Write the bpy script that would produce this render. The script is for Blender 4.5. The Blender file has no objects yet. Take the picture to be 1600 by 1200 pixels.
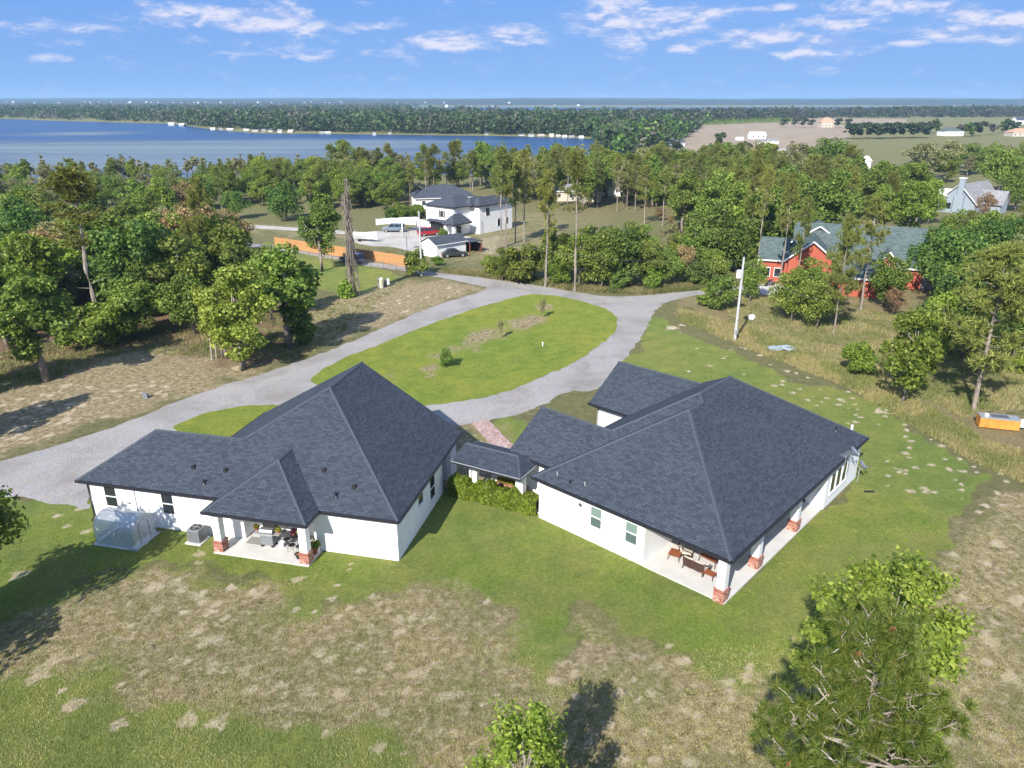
import bpy, bmesh, math, random
import numpy as np
from mathutils import Vector, Matrix, noise as mnoise

sc = bpy.context.scene
col = sc.collection
random.seed(11)
rng = np.random.default_rng(11)

# ------------------------------------------------------------------ camera, sky, sun, exposure
FPX, HY, CH = 1160.0, 155.0, 26.0          # focal length in photo pixels, horizon row, camera height
PITCH = math.atan((600 - HY) / FPX)
cam_d = bpy.data.cameras.new('camera')
cam = bpy.data.objects.new('camera', cam_d)
col.objects.link(cam)
cam.location = (0, 0, CH)
cam.rotation_euler = (math.pi / 2 - PITCH, 0, 0)
cam_d.sensor_width = 36
cam_d.lens = 36 * FPX / 1600
cam_d.clip_start = 0.5
cam_d.clip_end = 40000
sc.camera = cam

SUN_AZ = math.radians(65)                   # direction the shadows fall, counter-clockwise from +X
SUN_EL = math.radians(36.5)
sun_d = bpy.data.lights.new('sun', 'SUN')
sun_d.energy = 4.3
sun_d.angle = math.radians(0.5)
sun_d.color = (1.0, 0.94, 0.85)
sun = bpy.data.objects.new('sun', sun_d)
col.objects.link(sun)
sun.rotation_euler = Vector((math.cos(SUN_AZ) * math.cos(SUN_EL), math.sin(SUN_AZ) * math.cos(SUN_EL), -math.sin(SUN_EL))).to_track_quat('-Z', 'Y').to_euler()

sc.view_settings.view_transform = 'Standard'
sc.view_settings.look = 'None'
sc.view_settings.exposure = 0.97
sc.view_settings.gamma = 1
sc.render.engine = 'CYCLES'
sc.cycles.max_bounces = 6
sc.cycles.transparent_max_bounces = 12
sc.cycles.use_denoising = True

def build_world():
    w = bpy.data.worlds.new('World'); sc.world = w; w.use_nodes = True
    nt = w.node_tree; N = nt.nodes; L = nt.links; N.clear()
    out = N.new('ShaderNodeOutputWorld'); bg = N.new('ShaderNodeBackground')
    bg.inputs['Strength'].default_value = 0.13
    L.new(bg.outputs[0], out.inputs[0])
    sky = N.new('ShaderNodeTexSky'); sky.sky_type = 'NISHITA'; sky.sun_disc = False
    sky.sun_elevation = SUN_EL
    # sun stands opposite to where the shadows fall
    sx, sy = -math.cos(SUN_AZ), -math.sin(SUN_AZ)
    sky.sun_rotation = math.atan2(sx, sy)
    sky.altitude = 0; sky.air_density = 1.35; sky.dust_density = 0.3; sky.ozone_density = 2.2
    hsv = N.new('ShaderNodeHueSaturation'); hsv.inputs['Saturation'].default_value = 1.15
    L.new(sky.outputs[0], hsv.inputs['Color'])
    def M(op, a, b=None, c=None, clamp=False):
        n = N.new('ShaderNodeMath'); n.operation = op; n.use_clamp = clamp
        for i, v in enumerate((a, b, c)):
            if v is None: continue
            if isinstance(v, (int, float)): n.inputs[i].default_value = v
            else: L.new(v, n.inputs[i])
        return n.outputs[0]
    tc = N.new('ShaderNodeTexCoord'); sep = N.new('ShaderNodeSeparateXYZ')
    L.new(tc.outputs['Generated'], sep.inputs[0])
    X, Y, Z = sep.outputs
    azm = M('ARCTAN2', X, Y); el = M('ARCSINE', Z)
    # stretched coordinates: clouds seen low over the horizon are long and flat
    comb = N.new('ShaderNodeCombineXYZ')
    L.new(M('MULTIPLY', X, 1.0), comb.inputs[0]); L.new(M('MULTIPLY', Y, 1.0), comb.inputs[1]); L.new(M('MULTIPLY', Z, 3.2), comb.inputs[2])
    def noise(scale, detail, rough, off=(0, 0, 0), dist=0.0):
        mp = N.new('ShaderNodeMapping'); L.new(comb.outputs[0], mp.inputs[0]); mp.inputs['Location'].default_value = off
        n = N.new('ShaderNodeTexNoise'); n.inputs['Scale'].default_value = scale; n.inputs['Detail'].default_value = detail
        n.inputs['Roughness'].default_value = rough; n.inputs['Distortion'].default_value = dist
        L.new(mp.outputs[0], n.inputs['Vector']); return n.outputs['Fac']
    n1 = noise(21, 8, .64, (3, 1, 2), .3)
    n1b = noise(21, 5, .6, (3, 1, 2 - .028), .3)        # same field a little lower: tells tops from undersides
    n2 = noise(4.5, 3, .5, (9, 4, 1))
    # main banks of cloud: azimuth, elevation, half widths (radians), weight
    banks = []
    for (px, py, hw, hh, wt) in [(300,22,75,16,.40),(400,28,90,18,.46),(470,40,60,16,.3),(370,62,70,10,.22),(700,68,75,13,.42),(800,58,60,12,.34),(560,40,50,10,.18),
            (470,85,70,10,.18),(620,82,60,9,.2),(100,50,110,14,.2),(110,95,50,8,.16),(980,24,75,20,.44),(1010,40,100,18,.40),(1090,18,45,12,.42),(980,75,40,14,.3),(1062,76,26,6,.34),(1120,57,12,5,.25),
            (1190,58,75,12,.46),(1290,62,60,9,.36),(1250,86,36,8,.4),(1240,12,45,7,.34),(1340,14,90,12,.34),(1310,38,110,12,.28),
            (1490,52,42,8,.42),(1520,32,30,10,.34),(1410,66,34,7,.28),(1585,38,36,12,.44),(1480,14,60,10,.3),(1560,62,40,8,.2)]:
        u = (px - 800) / FPX; v = (600 - py) / FPX
        d = Vector((u, math.cos(PITCH) + v * math.sin(PITCH), -math.sin(PITCH) + v * math.cos(PITCH))).normalized()
        a0, e0 = math.atan2(d.x, d.y), math.asin(d.z)
        da = M('DIVIDE', M('SUBTRACT', azm, a0), hw / FPX * .95); de = M('DIVIDE', M('SUBTRACT', el, e0), hh / FPX)
        r2 = M('ADD', M('MULTIPLY', da, da), M('MULTIPLY', de, de))
        banks.append(M('MULTIPLY', M('EXPONENT', M('MULTIPLY', r2, -1.0)), wt))
    tot = banks[0]
    for b in banks[1:]: tot = M('MAXIMUM', tot, b)
    # the rest of the sky carries the same sort of scattered cloud
    inframe = N.new('ShaderNodeMapRange'); inframe.inputs['From Min'].default_value = .12; inframe.inputs['From Max'].default_value = .3
    L.new(Z, inframe.inputs[0])
    away = N.new('ShaderNodeMapRange'); away.inputs['From Min'].default_value = .66; away.inputs['From Max'].default_value = .9
    L.new(M('ABSOLUTE', azm), away.inputs[0])
    gen = M('MULTIPLY', M('MAXIMUM', inframe.outputs[0], away.outputs[0]), M('MULTIPLY', M('SUBTRACT', n2, .42, clamp=True), 2.0))
    lowfade = N.new('ShaderNodeMapRange'); lowfade.inputs['From Min'].default_value = .03; lowfade.inputs['From Max'].default_value = .08
    L.new(Z, lowfade.inputs[0])
    gen = M('MULTIPLY', gen, lowfade.outputs[0])
    tot = M('MAXIMUM', tot, gen)
    def dens(nz):
        m = N.new('ShaderNodeMapRange'); m.interpolation_type = 'SMOOTHSTEP'
        m.inputs['From Min'].default_value = .56; m.inputs['From Max'].default_value = .90
        L.new(M('ADD', nz, tot), m.inputs[0]); return m.outputs[0]
    d1 = dens(n1); 
    lit = N.new('ShaderNodeMapRange'); lit.inputs['From Min'].default_value = -.10; lit.inputs['From Max'].default_value = .10
    L.new(M('SUBTRACT', n1, n1b), lit.inputs[0])
    cc = N.new('ShaderNodeMixRGB'); L.new(lit.outputs[0], cc.inputs[0])
    cc.inputs[1].default_value = (1.4, 2.0, 3.5, 1); cc.inputs[2].default_value = (3.5, 3.4, 3.9, 1)
    # clear blue air: deepens from a pale horizon upwards, the physical sky shows through more and more overhead
    zr = N.new('ShaderNodeValToRGB'); L.new(Z, zr.inputs[0]); cr = zr.color_ramp
    while len(cr.elements) < 5: cr.elements.new(.5)
    for e, (p, c) in zip(cr.elements, [(0, (.225, .41, .74)), (.05, (.135, .31, .69)), (.13, (.055, .195, .62)), (.5, (.055, .18, .55)), (1, (.06, .16, .46))]): e.position = p; e.color = (*c, 1)
    blue = N.new('ShaderNodeVectorMath'); blue.operation = 'SCALE'; blue.inputs['Scale'].default_value = 5.0; L.new(zr.outputs[0], blue.inputs[0])
    zf = N.new('ShaderNodeMapRange'); zf.inputs['From Max'].default_value = .7; zf.inputs['To Min'].default_value = 1.0; zf.inputs['To Max'].default_value = .45; L.new(Z, zf.inputs[0])
    base = N.new('ShaderNodeMixRGB'); L.new(zf.outputs[0], base.inputs[0]); L.new(hsv.outputs[0], base.inputs[1]); L.new(blue.outputs[0], base.inputs[2])
    mix = N.new('ShaderNodeMixRGB'); L.new(M('MULTIPLY', d1, .85), mix.inputs[0]); L.new(base.outputs[0], mix.inputs[1]); L.new(cc.outputs[0], mix.inputs[2])
    L.new(mix.outputs[0], bg.inputs[0])
build_world()

# ------------------------------------------------------------------ pixel -> ground, helpers
def ray(x, y):
    u = (x - 800) / FPX; v = (600 - y) / FPX
    return Vector((u, math.cos(PITCH) + v * math.sin(PITCH), -math.sin(PITCH) + v * math.cos(PITCH)))
def at(x, y, z=0.0):
    r = ray(x, y); t = (z - CH) / r.z
    return Vector((r.x * t, r.y * t, z))
def height_at(P, ytop):
    """height that a vertical thing at P has when its top shows at photo row ytop"""
    lo, hi = 0., 60.
    for _ in range(40):
        m = (lo + hi) / 2; Z = m - CH
        d = P.y * math.cos(PITCH) - Z * math.sin(PITCH); v = P.y * math.sin(PITCH) + Z * math.cos(PITCH)
        if 600 - FPX * v / d > ytop: lo = m
        else: hi = m
    return lo

def tag(o, label=None, cat=None, group=None, kind=None):
    if label: o['label'] = label
    if cat: o['category'] = cat
    if group: o['group'] = group
    if kind: o['kind'] = kind
    return o
def thing(name, label, cat, loc=(0, 0, 0), rz=0, group=None, parent=None):
    o = bpy.data.objects.new(name, None); col.objects.link(o); o.location = loc; o.rotation_euler = (0, 0, rz)
    o.empty_display_size = .5
    return tag(o, label, cat, group)
def link_mesh(name, me, parent=None, loc=None, rz=0):
    o = bpy.data.objects.new(name, me); col.objects.link(o)
    if parent: o.parent = parent
    if loc is not None: o.location = loc
    o.rotation_euler = (0, 0, rz)
    return o
def copy_tree(src, label=None, loc=None, rz=None, scale=None, group=None):
    c = src.copy(); col.objects.link(c)
    if label: c['label'] = label
    if group: c['group'] = group
    if loc is not None: c.location = loc
    if rz is not None: c.rotation_euler = (0, 0, rz)
    if scale is not None: c.scale = (scale,) * 3 if isinstance(scale, (int, float)) else scale
    for ch in src.children:
        d = ch.copy(); col.objects.link(d); d.parent = c
        for g in ch.children:
            e = g.copy(); col.objects.link(e); e.parent = d
    return c

class MB:
    """collects polygons, builds ONE mesh object"""
    def __init__(s): s.v = []; s.f = []; s.uv = []; s.m = []; s.mats = []
    def mi(s, mat):
        if mat not in s.mats: s.mats.append(mat)
        return s.mats.index(mat)
    def poly(s, pts, mat, uv=None, up=False):
        pts = [Vector(p) for p in pts]
        if up:
            n = Vector((0, 0, 0))
            for i in range(len(pts)):
                a, b = pts[i], pts[(i + 1) % len(pts)]
                n += Vector(((a.y - b.y) * (a.z + b.z), (a.z - b.z) * (a.x + b.x), (a.x - b.x) * (a.y + b.y)))
            if n.z < 0: pts = pts[::-1]; uv = uv[::-1] if uv else None
        i = len(s.v); s.v += [tuple(p) for p in pts]; s.f.append(tuple(range(i, i + len(pts))))
        s.uv.append(uv or [(p.x, p.y) for p in pts]); s.m.append(s.mi(mat))
    def box(s, c0, c1, mat, M=None, taper=0):
        x0, y0, z0 = c0; x1, y1, z1 = c1
        if x0 > x1: x0, x1 = x1, x0
        if y0 > y1: y0, y1 = y1, y0
        t = taper
        P = [(x0, y0, z0), (x1, y0, z0), (x1, y1, z0), (x0, y1, z0), (x0 + t, y0 + t, z1), (x1 - t, y0 + t, z1), (x1 - t, y1 - t, z1), (x0 + t, y1 - t, z1)]
        if M: P = [tuple(M @ Vector(p)) for p in P]
        for q in ((0, 3, 2, 1), (4, 5, 6, 7), (0, 1, 5, 4), (1, 2, 6, 5), (2, 3, 7, 6), (3, 0, 4, 7)):
            s.poly([P[k] for k in q], mat)
        return s
    def tube(s, pts, rad, mat, n=8, caps=True):
        pts = [Vector(p) for p in pts]
        if isinstance(rad, (int, float)): rad = [rad] * len(pts)
        rings = []
        for i, p in enumerate(pts):
            d = (pts[min(i + 1, len(pts) - 1)] - pts[max(i - 1, 0)])
            if d.length < 1e-9: d = Vector((0, 0, 1))
            q = d.to_track_quat('Z', 'X')
            rings.append([p + q @ Vector((math.cos(2 * math.pi * k / n) * rad[i], math.sin(2 * math.pi * k / n) * rad[i], 0)) for k in range(n)])
        base = len(s.v); mi = s.mi(mat)
        for r in rings: s.v += [tuple(p) for p in r]
        for i in range(len(rings) - 1):
            for k in range(n):
                a = base + i * n + k; b = base + i * n + (k + 1) % n
                s.f.append((a, b, b + n, a + n)); s.uv.append([(0, 0)] * 4); s.m.append(mi)
        if caps:
            s.f.append(tuple(base + k for k in range(n))[::-1]); s.uv.append([(0, 0)] * n); s.m.append(mi)
            e = base + (len(rings) - 1) * n
            s.f.append(tuple(e + k for k in range(n))); s.uv.append([(0, 0)] * n); s.m.append(mi)
        return s
    def lathe(s, prof, mat, c=(0, 0, 0), n=16):
        base = len(s.v); mi = s.mi(mat)
        for r, z in prof:
            for k in range(n):
                a = 2 * math.pi * k / n; s.v.append((c[0] + r * math.cos(a), c[1] + r * math.sin(a), c[2] + z))
        for i in range(len(prof) - 1):
            for k in range(n):
                a = base + i * n + k; b = base + i * n + (k + 1) % n
                s.f.append((a, b, b + n, a + n)); s.uv.append([(0, 0)] * 4); s.m.append(mi)
        s.f.append(tuple(base + k for k in range(n))[::-1]); s.uv.append([(0, 0)] * n); s.m.append(mi)
        e = base + (len(prof) - 1) * n
        s.f.append(tuple(e + k for k in range(n))); s.uv.append([(0, 0)] * n); s.m.append(mi)
        return s
    def prism(s, prof, y0, y1, mat, axis='y', M=None):
        """profile in x,z extruded along y"""
        A = [Vector((x, y0, z)) for x, z in prof]; B = [Vector((x, y1, z)) for x, z in prof]
        if axis == 'x': A = [Vector((y0, x, z)) for x, z in prof]; B = [Vector((y1, x, z)) for x, z in prof]
        if M: A = [M @ p for p in A]; B = [M @ p for p in B]
        n = len(prof)
        s.poly(A, mat); s.poly(B[::-1], mat)
        for i in range(n): s.poly([A[i], B[i], B[(i + 1) % n], A[(i + 1) % n]], mat)
        return s
    def mesh(s, name):
        me = bpy.data.meshes.new(name); me.from_pydata(s.v, [], s.f)
        for m in s.mats: me.materials.append(m)
        me.polygons.foreach_set('material_index', s.m)
        uv = me.uv_layers.new(name='UVMap'); flat = [c for f in s.uv for p in f for c in p]
        uv.data.foreach_set('uv', flat)
        me.update(); return me
    def build(s, name, parent=None, smooth=False, fix=True, bevel=0):
        me = s.mesh(name)
        if fix:
            bm = bmesh.new(); bm.from_mesh(me); bmesh.ops.remove_doubles(bm, verts=bm.verts, dist=1e-4)
            bmesh.ops.recalc_face_normals(bm, faces=bm.faces)
            if bevel:
                bmesh.ops.bevel(bm, geom=list(bm.edges), offset=bevel, segments=2, affect='EDGES', profile=.6)
            bm.to_mesh(me); bm.free()
        if smooth:
            me.polygons.foreach_set('use_smooth', [True] * len(me.polygons))
        return link_mesh(name, me, parent)

def quads_mesh(name, V, mat, uvrand=True):
    """V: (n,k,3) array of k-gons"""
    n, k = V.shape[0], V.shape[1]
    me = bpy.data.meshes.new(name)
    me.vertices.add(n * k); me.vertices.foreach_set('co', V.reshape(-1).astype(np.float32))
    me.loops.add(n * k); me.loops.foreach_set('vertex_index', np.arange(n * k, dtype=np.int32))
    me.polygons.add(n); me.polygons.foreach_set('loop_start', (np.arange(n) * k).astype(np.int32))
    me.update(calc_edges=True); me.validate()
    me.materials.append(mat)
    return me

# ------------------------------------------------------------------ materials
def nodes(name):
    m = bpy.data.materials.new(name); m.use_nodes = True; nt = m.node_tree
    return m, nt.nodes, nt.links, nt.nodes['Principled BSDF']
def noise_node(N, L, vec, scale, detail=4, rough=.55, dist=0):
    n = N.new('ShaderNodeTexNoise'); n.inputs['Scale'].default_value = scale; n.inputs['Detail'].default_value = detail
    n.inputs['Roughness'].default_value = rough; n.inputs['Distortion'].default_value = dist
    if vec is not None: L.new(vec, n.inputs['Vector'])
    return n.outputs['Fac']
def ramp(N, L, fac, stops):
    r = N.new('ShaderNodeValToRGB'); L.new(fac, r.inputs[0]); cr = r.color_ramp
    while len(cr.elements) < len(stops): cr.elements.new(.5)
    for e, (p, c) in zip(cr.elements, stops):
        e.position = p; e.color = (*c, 1) if len(c) == 3 else c
    return r.outputs[0]
def mixc(N, L, fac, a, b, mode='MIX'):
    m = N.new('ShaderNodeMixRGB'); m.blend_type = mode
    for i, v in zip((0, 1, 2), (fac, a, b)):
        if isinstance(v, (int, float)): m.inputs[i].default_value = v
        elif isinstance(v, tuple): m.inputs[i].default_value = (*v, 1)
        else: L.new(v, m.inputs[i])
    return m.outputs[0]
def bump(N, L, bs, h, strength=.4, dist=.05):
    b = N.new('ShaderNodeBump'); b.inputs['Strength'].default_value = strength; b.inputs['Distance'].default_value = dist
    L.new(h, b.inputs['Height']); L.new(b.outputs[0], bs.inputs['Normal'])
def plain(name, c, rough=.6, metal=0, var=.12, scale=4, coat=0, spec=None, bumps=0):
    """one colour with soft dirt/wear variation"""
    m, N, L, bs = nodes(name)
    tc = N.new('ShaderNodeTexCoord')
    f = noise_node(N, L, tc.outputs['Object'], scale, 6, .65)
    lo = tuple(x * (1 - var) for x in c); hi = tuple(min(1, x * (1 + var)) for x in c)
    L.new(ramp(N, L, f, [(.3, lo), (.7, hi)]), bs.inputs['Base Color'])
    bs.inputs['Roughness'].default_value = rough; bs.inputs['Metallic'].default_value = metal
    if coat: bs.inputs['Coat Weight'].default_value = coat
    if bumps: bump(N, L, bs, noise_node(N, L, tc.outputs['Object'], scale * 12, 3), bumps, .01)
    return m
def leaf_mat(name, c1, c2, c3, trans=.35, rough=.6):
    """foliage: per leaf and per plant variation, partly translucent"""
    m, N, L, bs = nodes(name)
    geo = N.new('ShaderNodeNewGeometry'); oi = N.new('ShaderNodeObjectInfo')
    c = ramp(N, L, geo.outputs['Random Per Island'], [(0, c1), (.55, c2), (1, c3)])
    h = N.new('ShaderNodeHueSaturation'); L.new(c, h.inputs['Color'])
    mr = N.new('ShaderNodeMapRange'); mr.inputs['To Min'].default_value = .478; mr.inputs['To Max'].default_value = .515; L.new(oi.outputs['Random'], mr.inputs[0]); L.new(mr.outputs[0], h.inputs['Hue'])
    mv = N.new('ShaderNodeMapRange'); mv.inputs['To Min'].default_value = .75; mv.inputs['To Max'].default_value = 1.25
    mu = N.new('ShaderNodeMath'); mu.operation = 'FRACT'; m7 = N.new('ShaderNodeMath'); m7.operation = 'MULTIPLY'; m7.inputs[1].default_value = 7.3
    L.new(oi.outputs['Random'], m7.inputs[0]); L.new(m7.outputs[0], mu.inputs[0]); L.new(mu.outputs[0], mv.inputs[0]); L.new(mv.outputs[0], h.inputs['Value'])
    L.new(h.outputs[0], bs.inputs['Base Color']); bs.inputs['Roughness'].default_value = rough
    bs.inputs['Specular IOR Level'].default_value = .3
    tr = N.new('ShaderNodeBsdfTranslucent')
    tcol = mixc(N, L, 1.0, h.outputs[0], (1.5, 1.6, .6), 'MULTIPLY'); L.new(tcol, tr.inputs['Color'])
    mx = N.new('ShaderNodeMixShader'); mx.inputs[0].default_value = trans
    L.new(bs.outputs[0], mx.inputs[1]); L.new(tr.outputs[0], mx.inputs[2])
    L.new(mx.outputs[0], N['Material Output'].inputs['Surface'])
    return m
def bark_mat(name, a, b, scale=6):
    m, N, L, bs = nodes(name); tc = N.new('ShaderNodeTexCoord')
    mp = N.new('ShaderNodeMapping'); mp.inputs['Scale'].default_value = (1, 1, .25); L.new(tc.outputs['Object'], mp.inputs[0])
    f = noise_node(N, L, mp.outputs[0], scale, 6, .7, .5)
    L.new(ramp(N, L, f, [(.35, a), (.65, b)]), bs.inputs['Base Color']); bs.inputs['Roughness'].default_value = .9
    bump(N, L, bs, f, .8, .04); return m

MT = {}
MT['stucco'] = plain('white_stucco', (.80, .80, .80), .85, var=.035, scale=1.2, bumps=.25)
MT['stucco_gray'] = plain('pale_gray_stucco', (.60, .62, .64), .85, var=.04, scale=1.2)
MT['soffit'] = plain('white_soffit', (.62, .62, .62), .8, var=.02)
MT['fascia'] = plain('dark_metal_fascia', (.018, .018, .024), .45, var=.2)
MT['winframe'] = plain('white_window_frame', (.75, .75, .75), .5, var=.02)
MT['darkdoor'] = plain('dark_door', (.02, .02, .022), .4, var=.2)
MT['concrete'] = plain('patio_concrete', (.50, .49, .47), .85, var=.10, scale=.9, bumps=.2)
MT['black'] = plain('black_iron', (.015, .015, .016), .5, var=.2)
MT['gray'] = plain('gray_steel', (.20, .21, .23), .4, metal=.6, var=.1)
MT['acgray'] = plain('gray_painted_metal', (.17, .18, .20), .5, var=.06)
MT['white'] = plain('white_paint', (.78, .78, .77), .5, var=.03)
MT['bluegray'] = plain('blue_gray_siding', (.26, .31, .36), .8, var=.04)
MT['roof_tan'] = plain('tan_tile_roof', (.46, .27, .18), .8, var=.1)
MT['wicker'] = plain('brown_wicker', (.055, .025, .018), .6, var=.3, scale=30)
MT['wood_red'] = plain('reddish_wood', (.24, .075, .03), .5, var=.2, scale=8)
MT['cushion'] = plain('beige_cushion', (.46, .42, .35), .9, var=.05)
MT['terracotta'] = plain('terracotta', (.28, .09, .045), .8, var=.15)
MT['mat'] = plain('gray_mat', (.22, .22, .21), .95, var=.1, scale=20)
MT['mulch'] = plain('dark_mulch', (.05, .03, .02), .95, var=.4, scale=12)
MT['chrome'] = plain('bright_steel', (.6, .6, .62), .25, metal=.9, var=.05)
MT['rubber'] = plain('tyre_rubber', (.02, .02, .02), .9, var=.1)
MT['galv'] = plain('galvanised_steel', (.42, .44, .45), .5, metal=.5, var=.12)
MT['poleconc'] = plain('concrete_pole', (.42, .43, .43), .8, var=.1)
MT['redwall'] = plain('red_painted_siding', (.36, .085, .05), .8, var=.06, scale=1.5)
MT['orange'] = plain('rusty_orange_paint', (.62, .24, .045), .6, var=.28, scale=1.4)
MT['purple'] = leaf_mat('purple_leaves', (.06, .01, .03), (.12, .02, .05), (.2, .05, .09))
MT['yellowflower'] = leaf_mat('yellow_green_leaves', (0.087, 0.099, 0.012), (0.217, 0.211, 0.019), (0.341, 0.310, 0.031))
MT['leaf'] = leaf_mat('oak_leaves', (0.064, 0.110, 0.019), (0.149, 0.212, 0.033), (0.298, 0.355, 0.073))
MT['leafd'] = leaf_mat('dark_oak_leaves', (0.042, 0.091, 0.019), (0.098, 0.167, 0.029), (0.182, 0.268, 0.052), .3)
MT['leafy'] = leaf_mat('yellow_green_foliage', (0.089, 0.128, 0.021), (0.190, 0.244, 0.036), (0.343, 0.378, 0.078))
MT['leafb'] = leaf_mat('bright_spring_foliage', (0.089, 0.152, 0.021), (0.178, 0.262, 0.033), (0.317, 0.403, 0.073), .4)
MT['leafg'] = leaf_mat('dull_gray_green_foliage', (0.129, 0.133, 0.060), (0.221, 0.231, 0.097), (0.349, 0.336, 0.166), .25)
MT['leafr'] = leaf_mat('brown_dry_foliage', (0.166, 0.106, 0.053), (0.275, 0.195, 0.090), (0.405, 0.318, 0.150), .25)
MT['needle'] = leaf_mat('pine_needles', (0.094, 0.116, 0.028), (0.183, 0.216, 0.048), (0.321, 0.346, 0.091), .25)
MT['needleh'] = leaf_mat('long_green_pine_needles', (0.077, 0.142, 0.023), (0.156, 0.240, 0.037), (0.344, 0.354, 0.090), .35, .45)
MT['farg'] = leaf_mat('distant_green_canopy', (.022, .042, .014), (.045, .075, .024), (.085, .12, .04), .2)
MT['fard'] = leaf_mat('distant_dark_canopy', (.016, .032, .014), (.034, .056, .022), (.06, .085, .035), .2)
MT['farw'] = leaf_mat('distant_gray_canopy', (.06, .058, .045), (.095, .09, .07), (.14, .13, .11), .15)
MT['hedge'] = leaf_mat('hedge_leaves', (0.068, 0.121, 0.011), (0.137, 0.219, 0.019), (0.251, 0.329, 0.033))
MT['bark'] = bark_mat('gray_bark', (.14, .115, .095), (.34, .29, .25))
MT['barkd'] = bark_mat('dark_bark', (.07, .055, .045), (.18, .15, .125))
MT['branchw'] = bark_mat('pale_dead_branch', (.30, .26, .22), (.50, .45, .40))
MT['drygrass'] = leaf_mat('dry_golden_grass', (.20, .185, .075), (.31, .28, .125), (.43, .39, .20), .3)
MT['weed'] = leaf_mat('green_weeds', (.12, .14, .04), (.19, .21, .07), (.28, .29, .11), .3)

def glass_mat(name, c, rough=.08):
    m, N, L, bs = nodes(name); bs.inputs['Base Color'].default_value = (*c, 1); bs.inputs['Roughness'].default_value = rough
    bs.inputs['Specular IOR Level'].default_value = .8; return m
MT['glass'] = glass_mat('dark_window_glass', (.02, .024, .03))
MT['glassg'] = glass_mat('green_shaded_glass', (.17, .24, .22), .25)
MT['glassd'] = glass_mat('deep_green_glass', (.08, .12, .12), .15)

def shingle_mat(name, c1, c2, cm, bw=.33, rh=.16):
    m, N, L, bs = nodes(name)
    uv = N.new('ShaderNodeUVMap'); uv.uv_map = 'UVMap'
    bt = N.new('ShaderNodeTexBrick'); L.new(uv.outputs[0], bt.inputs['Vector'])
    bt.inputs['Scale'].default_value = 1; bt.inputs['Brick Width'].default_value = bw; bt.inputs['Row Height'].default_value = rh
    bt.inputs['Mortar Size'].default_value = .010; bt.inputs['Mortar Smooth'].default_value = .3; bt.inputs['Bias'].default_value = 0
    bt.offset = .37
    bt.inputs['Color1'].default_value = (*c1, 1); bt.inputs['Color2'].default_value = (*c2, 1); bt.inputs['Mortar'].default_value = (*cm, 1)
    f = noise_node(N, L, uv.outputs[0], 7, 5, .8); big = noise_node(N, L, uv.outputs[0], .35, 3, .5)
    c = mixc(N, L, .55, bt.outputs['Color'], ramp(N, L, f, [(.3, (.6, .6, .6)), (.7, (1.45, 1.45, 1.45))]), 'MULTIPLY')
    c = mixc(N, L, .3, c, ramp(N, L, big, [(.3, (.8, .8, .82)), (.7, (1.2, 1.2, 1.17))]), 'MULTIPLY')
    L.new(c, bs.inputs['Base Color']); bs.inputs['Roughness'].default_value = .9; bs.inputs['Specular IOR Level'].default_value = .25
    # each course is a wedge, thick at its lower edge
    sp = N.new('ShaderNodeSeparateXYZ'); L.new(uv.outputs[0], sp.inputs[0])
    dv = N.new('ShaderNodeMath'); dv.operation = 'DIVIDE'; dv.inputs[1].default_value = rh; L.new(sp.outputs[1], dv.inputs[0])
    fr = N.new('ShaderNodeMath'); fr.operation = 'FRACT'; L.new(dv.outputs[0], fr.inputs[0])
    sb = N.new('ShaderNodeMath'); sb.operation = 'SUBTRACT'; sb.inputs[0].default_value = 1; L.new(fr.outputs[0], sb.inputs[1])
    ml = N.new('ShaderNodeMath'); ml.operation = 'MULTIPLY_ADD'; L.new(bt.outputs['Fac'], ml.inputs[0]); ml.inputs[1].default_value = -.7; L.new(sb.outputs[0], ml.inputs[2])
    bump(N, L, bs, ml.outputs[0], .7, .02)
    return m
MT['shingle'] = shingle_mat('charcoal_shingles', (.034, .043, .058), (.058, .072, .094), (.022, .028, .038), .30, .15)
MT['cap'] = plain('ridge_cap_shingle', (.050, .063, .084), .9, var=.45, scale=6)
MT['shingle_green'] = shingle_mat('green_shingles', (.065, .092, .09), (.105, .14, .138), (.04, .055, .055), .5, .25)
MT['shingle_gray'] = shingle_mat('weathered_gray_shingles', (.20, .20, .21), (.30, .30, .31), (.12, .12, .13), .5, .25)
MT['shingle_dark'] = shingle_mat('blue_gray_shingles', (.045, .055, .072), (.075, .088, .11), (.03, .034, .045), .5, .25)

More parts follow.
